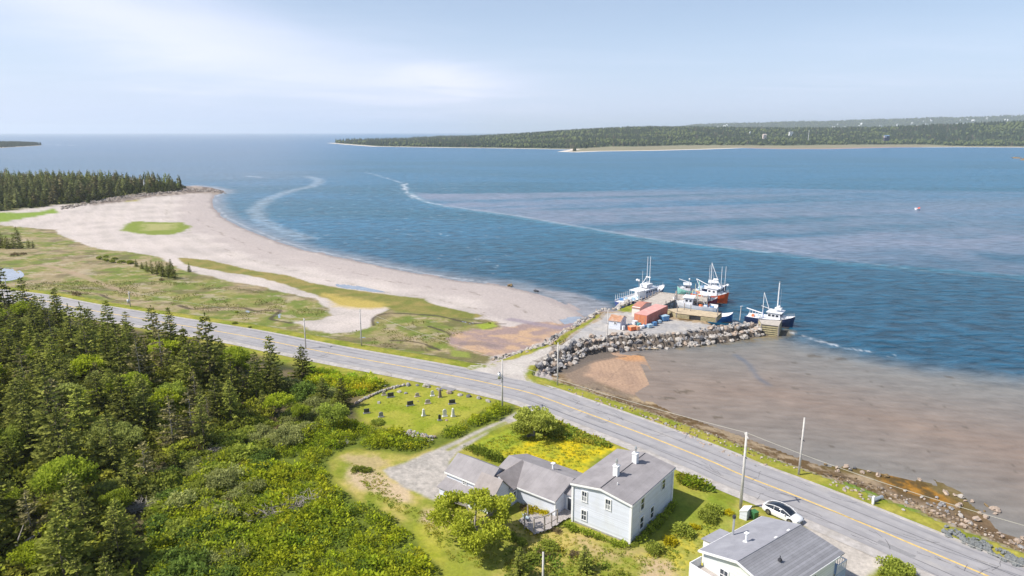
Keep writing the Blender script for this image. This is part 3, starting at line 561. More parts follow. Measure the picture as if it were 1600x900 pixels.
trk = paint('worn_asphalt', (0.335, 0.323, 0.33), .85, .12, .5, bump=.2, bscale=14, spec=.2)
for o_ in (-3.3, -1.5, 1.4, 3.2): tag(ribbon('road_wheel_track', ROADC, o_ - .42, o_ + .42, .078, trk), kind='structure')
cr = MB(); T = np.gradient(ROADC, axis=0); T /= np.linalg.norm(T, axis=1)[:, None]; N = np.stack([-T[:, 1], T[:, 0]], 1); rc = np.random.RandomState(9)
for k in range(90):
    i = rc.randint(20, len(ROADC) - 12); p = ROADC[i] + N[i] * rc.uniform(-4, 4.2); a = math.atan2(T[i][1], T[i][0]) + (rc.choice([0, 0, 1.5]) + rc.uniform(-.25, .25))
    for q in range(rc.randint(2, 6)): L_ = rc.uniform(.5, 1.4); cr.box((p[0], p[1], 2.283), (L_, .05, .004), a); p = p + np.array([math.cos(a), math.sin(a)]) * L_ * .95; a += rc.uniform(-.5, .5)
tag(cr.build('road_cracks', seal), kind='stuff')
pa = paint('dark_asphalt_patch', (0.265, 0.258, 0.265), .85, .15, 1.5, spec=.2)
for u, v, L_, w_ in [(700, 607, 3, 1.2), (930, 655, 4, 1.0), (1400, 858, 4, .9)]:
    x, y = g(u, v, 2.28); i = int(np.argmin(((ROADC - [x, y]) ** 2).sum(1))); tag(MB().box((x, y, 2.282), (L_, w_, .006), math.atan2(T[i][1], T[i][0])).build('road_patch', pa), kind='structure')
# ------------------------------------------------------------------ vegetation
def diamonds(P, D, L, Wd, rng, c0, c1, shade=None):
    """leaf blades: at P, pointing D (unit), length L, width Wd -> V, F(quads), colours"""
    n = len(P); up = rng.normal(size=(n, 3)); up[:, 2] += 0.6
    Sd = np.cross(D, up); Sd /= np.linalg.norm(Sd, axis=1)[:, None] + 1e-9
    L = np.broadcast_to(L, (n,))[:, None]; Wd = np.broadcast_to(Wd, (n,))[:, None]
    V = np.stack([P, P + D * L * .5 + Sd * Wd * .5, P + D * L, P + D * L * .5 - Sd * Wd * .5], 1).reshape(-1, 3)
    F = np.arange(4 * n).reshape(-1, 4)
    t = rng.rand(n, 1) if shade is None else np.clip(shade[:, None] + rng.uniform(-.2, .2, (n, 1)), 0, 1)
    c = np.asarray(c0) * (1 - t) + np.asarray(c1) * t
    return V, F, np.repeat(c, 4, 0)
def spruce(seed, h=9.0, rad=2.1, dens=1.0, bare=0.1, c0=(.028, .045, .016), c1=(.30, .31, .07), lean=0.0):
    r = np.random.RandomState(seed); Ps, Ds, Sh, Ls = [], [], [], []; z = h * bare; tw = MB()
    twigs = []
    while z < h - 0.15:
        t = (z / h); L = rad * (1 - t) ** 0.72 * (0.35 + .65 * min(1, (t - bare + .12) / .2)); nb = int(5 + 3 * (1 - t)); ph = r.rand() * 6.28
        for k in range(nb):
            if r.rand() > dens: continue
            a = ph + 6.283 * k / nb + r.uniform(-.35, .35); l = L * r.uniform(.55, 1.22); dr_ = -0.10 - .22 * (1 - t) + r.uniform(-.12, .12)
            d = np.array([math.cos(a), math.sin(a), 0.0]); m = max(3, int(l / .24) + 1)
            s = np.linspace(.12 if bare < .3 else .35, 1, m); P = np.array([0, 0, z + r.uniform(-.1, .1)]) + d * (s * l)[:, None]; P[:, 2] += dr_ * s * l + .22 * l * s ** 2
            twigs.append((0, 0, z, *(d[:2] * l * .9), z + (dr_ + .2) * l * .9))
            for q in range(3):
                jit = r.normal(size=(m, 3)) * [.12, .12, .035]; Ps.append(P + jit)
                sd = (q - 1) * r.uniform(.4, .9, m); D = np.stack([np.cos(a + sd), np.sin(a + sd), r.uniform(-.25, .35, m)], 1); D /= np.linalg.norm(D, axis=1)[:, None]
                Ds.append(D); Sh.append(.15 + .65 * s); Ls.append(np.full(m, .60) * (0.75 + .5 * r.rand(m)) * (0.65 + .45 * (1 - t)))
        z += 0.36 + .20 * r.rand() + .14 * (1 - t)
    for q in range(8):
        Ps.append(np.array([[0, 0, h - .5 + q * .08]])); Ds.append(np.array([[math.cos(q * 2.4) * .4, math.sin(q * 2.4) * .4, .82]])); Sh.append(np.array([.5])); Ls.append(np.array([.3]))
    P, D, Sh, Ls = map(np.concatenate, (Ps, Ds, Sh, Ls)); return diamonds(P, D, Ls, Ls * .50, r, c0, c1, Sh), twigs
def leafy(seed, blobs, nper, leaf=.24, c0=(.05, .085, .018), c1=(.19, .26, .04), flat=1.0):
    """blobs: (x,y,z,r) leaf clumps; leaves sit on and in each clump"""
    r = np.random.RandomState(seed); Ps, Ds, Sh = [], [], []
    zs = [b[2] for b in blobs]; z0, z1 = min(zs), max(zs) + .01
    for x, y, z, rr in blobs:
        n = max(8, int(nper * 1.7 * rr * rr)); d = r.normal(size=(n, 3)); d[:, 2] = np.abs(d[:, 2]) * .9 - .25; d /= np.linalg.norm(d, axis=1)[:, None]
        rad = rr * r.uniform(.55, 1.08, (n, 1)); Ps.append(np.array([x, y, z]) + d * rad * [1, 1, flat]); o = d * .6 + r.normal(size=(n, 3)) * .55; o[:, 2] -= .1; o /= np.linalg.norm(o, axis=1)[:, None]
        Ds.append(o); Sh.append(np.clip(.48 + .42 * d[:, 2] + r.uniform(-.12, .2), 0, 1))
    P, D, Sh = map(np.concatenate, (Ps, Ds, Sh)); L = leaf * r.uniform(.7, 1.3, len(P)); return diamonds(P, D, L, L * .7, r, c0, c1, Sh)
def fol_mesh(name, vfc, mat): return np_mesh(name, vfc[0], vfc[1], vfc[2], mat)
def trunk_mesh(name, h, r0, mat, twigs=None, limbs=None, lean=(0, 0), every=1):
    m = MB(); pts = [(lean[0] * t + .06 * math.sin(5 * t + h), lean[1] * t, h * t - .15) for t in (0, .3, .6, .97)]
    for i in range(3): m.tube(pts[i], pts[i + 1], r0 * (1 - .3 * i), r0 * (1 - .3 * (i + 1)), 6, i == 2)
    for tw in (twigs or [])[::every]: m.tube(tw[:3], tw[3:], .035, .012, 3, False)
    for a, b, ra, rb in (limbs or []): m.tube(a, b, ra, rb, 5, False)
    return m.mesh(name, mat)
TREES = {}
def reg(kind, crown, trunk): TREES.setdefault(kind, []).append((crown, trunk))
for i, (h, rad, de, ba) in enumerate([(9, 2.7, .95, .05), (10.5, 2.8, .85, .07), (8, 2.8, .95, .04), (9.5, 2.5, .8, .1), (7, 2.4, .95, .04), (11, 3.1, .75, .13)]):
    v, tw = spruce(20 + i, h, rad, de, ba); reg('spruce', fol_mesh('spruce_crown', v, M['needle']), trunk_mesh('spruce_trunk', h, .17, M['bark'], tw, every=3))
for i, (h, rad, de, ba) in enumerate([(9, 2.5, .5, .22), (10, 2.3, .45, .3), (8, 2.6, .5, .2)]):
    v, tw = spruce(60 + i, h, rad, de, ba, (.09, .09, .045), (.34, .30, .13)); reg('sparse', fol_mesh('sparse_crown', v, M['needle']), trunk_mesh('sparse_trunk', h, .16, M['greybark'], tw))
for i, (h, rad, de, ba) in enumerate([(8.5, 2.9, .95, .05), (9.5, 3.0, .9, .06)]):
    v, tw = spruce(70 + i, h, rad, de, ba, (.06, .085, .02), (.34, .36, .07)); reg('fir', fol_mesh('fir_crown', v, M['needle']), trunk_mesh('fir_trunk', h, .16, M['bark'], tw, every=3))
def decid(seed, h, rad, nb, nper, leaf, c0, c1, kind, trunk_h=.35, gap=1.0, mat='bark', zsq=.75):
    r = np.random.RandomState(seed); bl, li = [], []
    for k in range(nb):
        a = r.rand() * 6.283; e = math.asin(r.uniform(-.35, 1)); q = rad * r.uniform(.45, .95) * gap
        b = (q * math.cos(e) * math.cos(a), q * math.cos(e) * math.sin(a), h - rad * zsq + q * math.sin(e) * zsq, rad * r.uniform(.2, .38)); bl.append(b)
        if k % 2 == 0: li.append(((0, 0, h * trunk_h), (b[0] * .9, b[1] * .9, b[2]), .09, .03))
    reg(kind, fol_mesh(kind + '_crown', leafy(seed, bl, nper, leaf, c0, c1), M['leaf']), trunk_mesh(kind + '_trunk', h * .6, .2, M[mat], None, li))
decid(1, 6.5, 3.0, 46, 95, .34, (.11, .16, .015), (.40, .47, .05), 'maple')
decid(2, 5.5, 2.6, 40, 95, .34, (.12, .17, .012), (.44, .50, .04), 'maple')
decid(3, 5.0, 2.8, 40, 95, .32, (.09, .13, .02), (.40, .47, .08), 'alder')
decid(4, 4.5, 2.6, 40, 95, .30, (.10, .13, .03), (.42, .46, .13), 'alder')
for s in range(4):
    r = np.random.RandomState(90 + s); bl = []
    for k in range(16):
        a = r.rand() * 6.283; q = math.sqrt(r.rand()) * 1.15; bl.append((q * math.cos(a), q * math.sin(a), .75 * (1.25 - q * .65) * r.uniform(.6, 1.2), r.uniform(.32, .5)))
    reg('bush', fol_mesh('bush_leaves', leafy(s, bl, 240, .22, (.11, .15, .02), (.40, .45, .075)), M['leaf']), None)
for s in range(2):
    r = np.random.RandomState(95 + s); bl = []
    for k in range(14):
        a = r.rand() * 6.283; q = math.sqrt(r.rand()) * .9; bl.append((q * math.cos(a), q * math.sin(a), .6 * (1.2 - q * .7) * r.uniform(.6, 1.2), r.uniform(.28, .42)))
    reg('goldbush', fol_mesh('golden_leaves', leafy(s + 5, bl, 260, .2, (.22, .22, .01), (.62, .52, .02)), M['leaf']), None)
    reg('drybush', fol_mesh('brown_leaves', leafy(s + 9, bl, 150, .24, (.16, .11, .06), (.30, .24, .13)), M['leaf']), None)
for s in range(3):
    r = np.random.RandomState(190 + s); bl = []
    for k in range(15):
        a = r.rand() * 6.283; q = math.sqrt(r.rand()) * 1.1; bl.append((q * math.cos(a), q * math.sin(a), .95 * (1.3 - q * .6) * r.uniform(.5, 1.25), r.uniform(.3, .52)))
    reg('palebush', fol_mesh('pale_bush_leaves', leafy(s + 30, bl, 240, .20, (.15, .18, .06), (.46, .48, .17)), M['leaf']), None)
    reg('darkbush', fol_mesh('dark_bush_leaves', leafy(s + 40, bl, 240, .22, (.05, .085, .02), (.22, .31, .06)), M['leaf']), None)
def plant(kind, loc, label, cat='tree', group=None, s=1.0, k=None, name=None, sz=None, rz=None):
    vs_ = TREES[kind]; cr, tr = vs_[(rnd.randrange(len(vs_)) if k is None else k) % len(vs_)]
    name = name or {'spruce': 'spruce_tree', 'sparse': 'spruce_tree', 'fir': 'fir_tree', 'maple': 'deciduous_tree', 'alder': 'alder_tree'}.get(kind, 'shrub')
    rz = rnd.uniform(0, 6.28) if rz is None else rz
    if tr is None:
        o = link(name, cr); o.location = loc; o.rotation_euler = (0, 0, rz)
    else:
        o = empty(name, loc, rz); link('crown', cr, o); link('trunk', tr, o)
    o.scale = (s, s, s if sz is None else sz); tag(o, label, cat, group); return o
def inpoly(poly, x, y):
    return sdf(poly, np.atleast_1d(np.asarray(x, float)), np.atleast_1d(np.asarray(y, float)), 5) > 0
def scatter_pts(poly, d, rng, jit=.8):
    P = np.asarray(poly); x0, y0 = P.min(0); x1, y1 = P.max(0); xs = np.arange(x0, x1, d); ys = np.arange(y0, y1, d)
    X, Y = np.meshgrid(xs, ys); X = X.ravel() + rng.uniform(-.5, .5, X.size) * d * jit; Y = Y.ravel() + rng.uniform(-.5, .5, Y.size) * d * jit
    m = sdf(P, X, Y, 3) > 0; return X[m], Y[m]
def merged(name, proto, X, Y, Z, sc, rng, tint=None, mat=None, squash=1.0, attrs=None):
    """one mesh of many copies of small prototypes (V,F,c)"""
    if not len(X): print('EMPTY', name); return {}
    Vs, Fs, Cs = [], [], []; off = 0; pick = rng.randint(0, len(proto), len(X))
    for k, (V, F, c) in enumerate(proto):
        i = np.where(pick == k)[0]
        if not len(i): continue
        a = rng.uniform(0, 6.283, len(i)); ca, sa = np.cos(a)[:, None], np.sin(a)[:, None]; s = sc[i][:, None]
        x = (V[None, :, 0] * ca - V[None, :, 1] * sa) * s + X[i][:, None]; y = (V[None, :, 0] * sa + V[None, :, 1] * ca) * s + Y[i][:, None]; z = V[None, :, 2] * s * squash + Z[i][:, None]
        Vs.append(np.stack([x, y, z], -1).reshape(-1, 3)); Fs.append((F[None] + (np.arange(len(i)) * len(V))[:, None, None]).reshape(-1, F.shape[1]) + off); off += len(i) * len(V)
        cc = np.broadcast_to(c[None], (len(i), len(V), 3)); cc = cc * (1 if tint is None else tint[i][:, None, :]); Cs.append(cc.reshape(-1, 3))
    return link(name, np_mesh(name, np.concatenate(Vs), np.concatenate(Fs), np.concatenate(Cs), mat or M['leaf']))
# --- spruces of the near wood
OCC = []
def free(x, y, d): return all((x - a) ** 2 + (y - b) ** 2 > d * d for a, b in OCC)
def place_px(kind, u, v, s, label, sz=None, k=None, cat='tree', name=None, dz=0, group=None, rz=None):
    x, y, z = P3(u, v); OCC.append((x, y)); return plant(kind, (x, y, z - .05 + dz), label, cat, group, s, k, name, sz, rz)
for u, v, s, k, lab in [(427, 612, 1.02, 1, 'tall dark spruce beside the road, taller of the two standing apart from the wood'), (474, 592, .86, 2, 'shorter dark spruce beside the road, next to the taller lone one'), (349, 572, .80, 4, 'dark pointed spruce at the end of the wood nearest the two lone spruces'),
                  (143, 560, 1.0, 1, 'thin tall spruce whose top reaches in front of the road'), (245, 560, 1.05, 5, 'broad tall dark spruce in front of the road, behind the bright maple'), (292, 578, 1.0, 0, 'dark spruce with a sharp top between the road and the bright maple'),
                  (270, 555, 1.0, 1, 'slim dark spruce rising against the grey road'), (118, 565, .85, 2, 'low dark spruce left of the thin tall one'), (203, 545, .9, 3, 'dark spruce in front of the utility pole behind the wood'), (32, 560, .9, 4, 'dark spruce near the pole at the edge of the view'), (535, 636, .62, 0, 'small dark spruce behind the round green tree by the graveyard'), (505, 625, .55, 2, 'very small dark spruce beside the bracken near the graveyard')]:
    place_px('spruce', u, v, s, lab, k=k)
place_px('maple', 210, 640, 1.0, 'large bright green maple in the middle of the dark spruces', k=0)
place_px('maple', 437, 655, .85, 'bright green deciduous tree below the two lone spruces', k=1); place_px('maple', 470, 662, .5, 'small bright green tree in front of the wood', k=0)
place_px('alder', 520, 672, .85, 'round green tree casting shade into the graveyard', k=0); place_px('maple', 55, 900, .72, 'yellow green young maple in front of the dark wood', k=1)
place_px('alder', 225, 660, 1.0, 'pale green alder below the large bright maple', k=1); place_px('alder', 365, 585, .8, 'grey green alder behind the tall lone spruce', k=1)
place_px('sparse', 272, 705, 1.0, 'half dead spruce with bare grey lower branches', k=0); place_px('sparse', 303, 700, .95, 'thin half dead spruce with a bare leaning trunk', k=1)
place_px('sparse', 230, 760, .8, 'sparse spruce with a pale trunk at the wood edge', k=2)
WOOD = gp([(-330, 470), (0, 492), (60, 500), (140, 516), (330, 560), (400, 590), (450, 625), (430, 660), (370, 690), (330, 715), (270, 760), (215, 800), (215, 900), (215, 1010), (-700, 1010), (-900, 640)], 2.2)
xs, ys = scatter_pts(WOOD, 3.75, R, 1.0); order = R.permutation(len(xs)); cnt = 0
for i in order:
    x, y = xs[i], ys[i]
    if not free(x, y, 2.3): continue
    uu = 800 + FPX * x / (y * CP + (HCAM - 2) * SP)
    if uu < -110 or cnt > 220: continue
    OCC.append((x, y)); q = R.rand(); cnt += 1
    kind = 'sparse' if q < .20 else 'fir' if q < .38 else 'spruce' if q < .86 else 'alder' if q < .94 else 'maple'
    nearedge = float(sdf(WOOD, np.array([x]), np.array([y]), 5)[0]); s = (.62 + .68 * R.rand() ** 1.3) * (0.75 if nearedge < 3 else 1.0)
    lab, grp = {'sparse': ('thin grey green spruce with bare branches standing in the dense near wood', 'sparse spruces of the near wood'), 'fir': ('olive green fir standing in the dense near wood', 'firs of the near wood'), 'spruce': ('dark green spruce standing in the dense near wood', 'dark spruces of the near wood'), 'maple': ('bright green broadleaved tree among the spruces of the near wood', 'bright broadleaved trees of the near wood'), 'alder': ('broadleaved green tree among the spruces of the near wood', 'broadleaved trees of the near wood')}[kind]
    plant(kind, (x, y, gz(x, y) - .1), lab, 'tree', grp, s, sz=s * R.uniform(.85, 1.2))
print('near wood', cnt)
UG = gp([(-330, 480), (0, 500), (140, 522), (330, 560), (400, 590), (450, 625), (430, 660), (370, 690), (330, 720), (270, 780), (215, 830), (215, 1010), (-500, 1010), (-700, 640)], 2.2)
UGP = [leafy(200 + i, [(R.normal() * .6, R.normal() * .6, R.uniform(.3, 1.5), R.uniform(.4, .7)) for _ in range(7)], 60, .36, (.08, .11, .02), (.42, .45, .08)) for i in range(4)]
X, Y = scatter_pts(UG, 2.0, R, 1.0); k_ = R.rand(len(X)) < .8; X, Y = X[k_], Y[k_]; tnt = np.stack([q_ := R.uniform(.6, 1.15, len(X)), q_ * R.uniform(.9, 1.05, len(X)), R.uniform(.6, .9, len(X))], 1)
tag(merged('undergrowth', UGP, X, Y, ground(X, Y), R.uniform(.6, 1.5, len(X)), R, tnt), kind='stuff')
# --- headland wood (far side of the beach): low detail individuals
def lowspruce(seed, h, rad, c0, c1):
    r = np.random.RandomState(seed); Ps, Ds, Ls, Sh = [], [], [], []; z = h * .08
    while z < h:
        t = z / h; L = rad * (1 - t) ** .8; n = int(6 + 4 * (1 - t)); a = r.rand(n) * 6.283
        P = np.zeros((n, 3)); P[:, 2] = z; P[:, :2] = np.stack([np.cos(a), np.sin(a)], 1) * L * .12; D = np.stack([np.cos(a), np.sin(a), r.uniform(-.35, .1, n)], 1); D /= np.linalg.norm(D, axis=1)[:, None]
        Ps.append(P); Ds.append(D); Ls.append(L * r.uniform(.7, 1.2, n) + .3); Sh.append(np.full(n, .3) + .5 * r.rand(n)); z += h * .055
    P, D, L, Sh = map(np.concatenate, (Ps, Ds, Ls, Sh)); return diamonds(P, D, L, np.minimum(L * .75, 1.1), r, c0, c1, Sh)
LOWS = [lowspruce(i, 9, 2.2, (.08, .095, .045), (.27, .28, .11)) for i in range(4)] + [lowspruce(8, 9, 2.3, (.10, .095, .05), (.28, .25, .13))]
LOWM = [fol_mesh('far_spruce_crown', v, M['needle']) for v in LOWS]; LOWT = trunk_mesh('far_spruce_trunk', 9, .18, M['bark'])
for i, m_ in enumerate(LOWM): reg('low', m_, LOWT)
xs, ys = scatter_pts(HEADF, 9.2, R, 1.0); c2 = 0
cand = [(x, y) for x, y in zip(xs, ys) if -40 < 800 + FPX * x / (y * CP) < 294 and float(sdf(HEADF, np.array([x]), np.array([y]), 5)[0]) > .5]
cand.sort(key=lambda p: p[1]); print('headland', len(cand))
clear = gp([(185, 312), (192, 300), (214, 299), (218, 312)], 2)
for i, (x, y) in enumerate(cand):
    if inpoly(clear, x, y)[0]: continue
    if c2 > 95: break
    c2 += 1; s = R.uniform(.8, 1.25) * (1.0 + .3 * (y > 420)); k = 4 if R.rand() < .2 else rnd.randrange(4)
    plant('low', (x, y, gz(x, y) - .1), 'dark spruce of the wood on the headland behind the beach', 'tree', 'spruces of the headland wood', s, k, 'spruce_tree', sz=s * R.uniform(.8, 1.15))
rest = np.array([p for p in cand[c2 + 3:] if not inpoly(clear, *p)[0]])
tag(merged('headland_forest', LOWS, rest[:, 0], rest[:, 1], ground(rest[:, 0], rest[:, 1]) - .1, R.uniform(.7, 1.45, len(rest)), R, np.stack([h_ := R.uniform(.65, 1.35, len(rest)), h_ * R.uniform(.92, 1.1, len(rest)), h_ * R.uniform(.8, 1.1, len(rest))], 1), mat=M['needle']), kind='stuff')
HB = scatter_pts(HEADF, 4.5, R, 1.0); ok = (np.abs(HB[0]) < HB[1] * .85); 
merged('headland_undergrowth', [lowspruce(31, 5, 1.9, (.04, .055, .02), (.13, .16, .05)), lowspruce(32, 4, 2, (.06, .08, .02), (.2, .23, .06))], HB[0][ok], HB[1][ok], ground(HB[0][ok], HB[1][ok]) - .2, R.uniform(.5, 1.25, ok.sum()), R)
tag(bpy.data.objects['headland_undergrowth'], kind='stuff')
# --- clumps of low spruces on the marsh
for u, v, s in [(2, 378, .75), (12, 380, .7), (22, 381, .62), (32, 382, .5), (-12, 378, .8), (28, 372, .6), (45, 384, .35), (52, 384, .3)]:
    place_px('spruce', u, v + 12 * s, s * 1.1, 'dark spruce in the small clump at the edge of the green marsh', group='spruces of the clump on the marsh')
for u, v, s in [(238, 428, .5), (246, 430, .45), (255, 432, .5), (263, 434, .55), (272, 436, .5), (230, 425, .42), (222, 420, .35), (213, 416, .3), (250, 423, .5), (268, 428, .5)]:
    place_px('spruce', u, v, s, 'low dark spruce in the row across the middle of the marsh', group='low spruces across the marsh')
for u, v, s in [(155, 405, .8), (165, 408, .7), (176, 410, .75), (190, 411, .8), (203, 412, .9), (180, 405, .6), (166, 402, .6)]:
    place_px('bush', u, v, s * 1.3, 'olive shrub in the row behind the marsh beside the beach', cat='shrub', group='shrubs beside the beach')
place_px('spruce', 296, 425, .3, 'tiny lone spruce on the path to the beach')
for u, v, s in [(24, 400, 1.4), (36, 398, 1.0), (253, 438, .8), (120, 462, 1.3)]: place_px('drybush', u, v, s, 'grey brown dead thicket on the marsh', cat='shrub', group='dead thickets on the marsh', name='thicket')
for u, v, s in [(165, 472, .5), (31, 450, .5), (765, 505, .3), (370, 488, .4), (390, 512, .4), (367, 506, .55)]: place_px('bush', u, v, s, 'small green bush on the roadside marsh', cat='shrub', group='small bushes on the roadside marsh')
# --- alder scrub between wood and bracken
SCR = gp([(400, 590), (470, 600), (545, 615), (560, 640), (500, 672), (440, 715), (410, 770), (395, 860), (360, 1000), (215, 1000), (220, 810), (250, 740), (300, 700), (380, 672), (430, 645), (440, 615)], 2.2)
xs, ys = scatter_pts(SCR, 1.75, R, .9); nb = 0
for x, y in zip(xs, ys):
    if not free(x, y, 1.0): continue
    q = float(fbm(np.array([x / 7]), np.array([y / 7]), 88, 2)[0]) + R.uniform(-.18, .18); nb += 1
    kd, lb, gr = ('darkbush', 'dark green shrub of the thicket between the wood and the bracken', 'dark shrubs of the thicket') if q < .38 else ('bush', 'green alder shrub of the thicket between the wood and the bracken', 'alder shrubs of the thicket') if q < .60 else ('palebush', 'pale grey green shrub of the thicket between the wood and the bracken', 'pale shrubs of the thicket')
    if R.rand() < .03: kd, lb, gr = 'drybush', 'brown dry shrub of the thicket between the wood and the bracken', 'dry shrubs of the thicket'
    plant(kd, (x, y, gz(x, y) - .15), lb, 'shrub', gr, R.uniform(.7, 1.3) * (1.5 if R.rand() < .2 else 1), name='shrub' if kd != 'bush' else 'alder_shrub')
print('scrub', nb)
# --- bracken, verges, ground cover (uncountable)
def tuft(seed, n, rad, h, leaf, c0, c1):
    r = np.random.RandomState(seed); a = r.rand(n) * 6.283; q = np.sqrt(r.rand(n)) * rad
    P = np.stack([q * np.cos(a), q * np.sin(a), h * (1 - (q / rad) ** 2 * .75) * r.uniform(.45, 1.1, n)], 1); D = np.stack([np.cos(a) * .7, np.sin(a) * .7, r.uniform(-.1, .9, n)], 1) + r.normal(size=(n, 3)) * .35
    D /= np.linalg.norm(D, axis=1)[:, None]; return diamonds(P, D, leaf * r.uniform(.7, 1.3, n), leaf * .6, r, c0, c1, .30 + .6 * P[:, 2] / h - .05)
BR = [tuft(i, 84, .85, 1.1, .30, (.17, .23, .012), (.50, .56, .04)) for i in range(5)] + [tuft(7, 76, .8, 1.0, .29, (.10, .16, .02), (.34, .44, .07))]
def cover(name, px, d, proto, s0, s1, z=2.2, raw=False, tvar=.25, patch=None):
    P = px if raw else gp(px, z); X, Y = scatter_pts(P, d, R, .95); f = fbm(X / 3.2, Y / 3.2, 55, 4); k_ = fbm(X / 2.4, Y / 2.4, 58, 3) > (.37 if name == 'bracken' else 0); X, Y, f = X[k_], Y[k_], f[k_]; f = f * .6 + .4 * fbm(X / 12, Y / 12, 59, 3)
    tint = np.stack([(.45 + 1.15 * f) * R.uniform(1 - tvar, 1 + tvar, len(X)), (.62 + .78 * f) * R.uniform(.94, 1.06, len(X)), np.ones(len(X))], 1)
    o = merged(name, proto, X, Y, ground(X, Y) - .08, R.uniform(s0, s1, len(X)) * (.45 + 1.1 * fbm(X / 3, Y / 3, 56, 2)), R, tint); tag(o, kind='stuff'); return o
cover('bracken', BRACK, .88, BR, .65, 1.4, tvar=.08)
GT = [tuft(20 + i, 26, .5, .5, .36, (.14, .18, .02), (.42, .45, .07)) for i in range(3)]
cover('tall_grass', [(488, 572), (520, 578), (560, 592), (610, 600), (600, 608), (570, 618), (545, 625), (500, 612), (470, 600)], .55, GT + BR[:2], .8, 1.4)
cover('tall_grass', [(832, 656), (870, 655), (930, 680), (968, 698), (962, 704), (925, 700), (880, 692), (850, 680), (820, 664)], .5, GT, .8, 1.4)
cover('tall_grass', [(1050, 737), (1085, 745), (1128, 768), (1128, 776), (1100, 772), (1052, 758)], .45, GT + BR[:1], .8, 1.5)
cover('tall_grass', [(735, 700), (760, 690), (800, 666), (806, 658), (800, 655), (760, 680), (735, 692)], .4, GT, .6, .9)
cover('tall_grass', [(640, 780), (672, 788), (700, 792), (700, 800), (670, 805), (620, 780), (600, 770)], .6, GT, .35, .6)
cover('tall_grass', [(780, 850), (900, 850), (960, 880), (1000, 905), (990, 960), (760, 960), (770, 890)], 1.0, GT, .6, 1.3)
cover('tall_grass', [(1358, 905), (1365, 890), (1390, 881), (1418, 888), (1438, 905), (1440, 970), (1350, 970)], .4, GT, .8, 1.3)
YARD = [(530, 712), (600, 730), (640, 780), (690, 800), (760, 800), (880, 825), (1000, 862), (1060, 820), (1110, 800), (1150, 812), (1120, 840), (1085, 900), (1000, 910), (760, 900), (690, 880), (640, 820), (560, 775)]
cover('lawn_grass', YARD, .62, GT, .25, .5, tvar=.2); cover('lawn_grass', CEM, .7, GT, .15, .28, tvar=.1); cover('lawn_grass', LAWN, .7, GT, .3, .5)
vp = ROADC[(ROADC[:, 1] < 200) & (ROADC[:, 1] > 45)]; T = np.gradient(vp, axis=0); T /= np.linalg.norm(T, axis=1)[:, None]; N = np.stack([-T[:, 1], T[:, 0]], 1)
N = N * np.sign((N * [1, 1]).sum(1))[:, None]
for side, w0_, w1__, nm in ((1, 5.6, 7.6, 'verge_grass'), (-1, 6.4, 8.2, 'verge_grass')):
    poly = np.vstack([vp + N * side * w0_, (vp + N * side * w1__)[::-1]]); X, Y = scatter_pts(poly, .5, R, .95)
    m_ = (sdf(JUNC, X, Y, 5) < -.5) & (sdf(PAD, X, Y, 5) < -.5) & (sdf(gp(DRIVE, 2.2), X, Y, 4) < -.3) & (sdf(gp([(1245, 800), (1300, 808), (1400, 850), (1520, 905), (1560, 940), (1300, 990), (1230, 900)], 2.2), X, Y, 4) < 0) & (sdf(gp(CEM, 2.2), X, Y, 4) < 0)
    X, Y = X[m_], Y[m_]; f = fbm(X / 4, Y / 4, 5, 3); k_ = f > (.3 if side > 0 else .42); X, Y = X[k_], Y[k_]
    tag(merged(nm, GT, X, Y, ground(X, Y) - .05, R.uniform(.5, .95, len(X)), R), kind='stuff')
lp = spline(gp([(770, 564), (800, 557), (845, 543), (880, 527), (912, 509), (932, 496)], 2.2), 5); X, Y = scatter_pts(np.vstack([lp, lp[::-1] + [.9, -.9]]), .4, R); tag(merged('verge_grass', GT, X, Y, ground(X, Y) - .05, R.uniform(.5, .9, len(X)), R), kind='stuff')
lp = spline(gp([(826, 577), (829, 588), (850, 599), (885, 611), (917, 624), (942, 636)], 2.2), 5); X, Y = scatter_pts(np.vstack([lp + [-.5, -.7], lp[::-1] + [.5, .9]]), .4, R); tag(merged('verge_grass', GT, X, Y, ground(X, Y) - .05, R.uniform(.5, .9, len(X)), R), kind='stuff')
FL = [tuft(40 + i, 8, .35, .28, .12, (.40, .36, .01), (.80, .62, .01)) for i in range(2)]
X, Y = scatter_pts(gp(LAWN, 2.2), .55, R); k_ = fbm(X / 3, Y / 3, 31, 4) > .42; X, Y = X[k_], Y[k_]; tag(merged('buttercups', FL, X, Y, ground(X, Y) - .02, R.uniform(.6, 1.1, len(X)), R), kind='stuff')
# marsh grass relief
MT = [tuft(50 + i, 9, .7, .35, .4, (.16, .17, .04), (.33, .31, .12)) for i in range(3)]
X, Y = scatter_pts(gp([(0, 440), (250, 435), (420, 455), (480, 480), (600, 500), (720, 500), (740, 545), (600, 545), (400, 505), (200, 465), (0, 455)], 1.1), 1.35, R); Z = ground(X, Y); k_ = (Z > .5) & (fbm(X / 6, Y / 6, 3, 3) > .5) & (sdf(gp([(290, 418), (400, 444), (445, 456), (495, 466), (520, 490), (400, 497), (400, 515), (480, 528), (590, 515), (610, 490), (600, 478), (540, 475), (440, 445), (300, 415)], 1.1), X, Y, 5) < .5); X, Y, Z = X[k_], Y[k_], Z[k_]
tag(merged('marsh_grass', MT, X, Y, Z - .08, R.uniform(.5, 1.0, len(X)), R), kind='stuff')
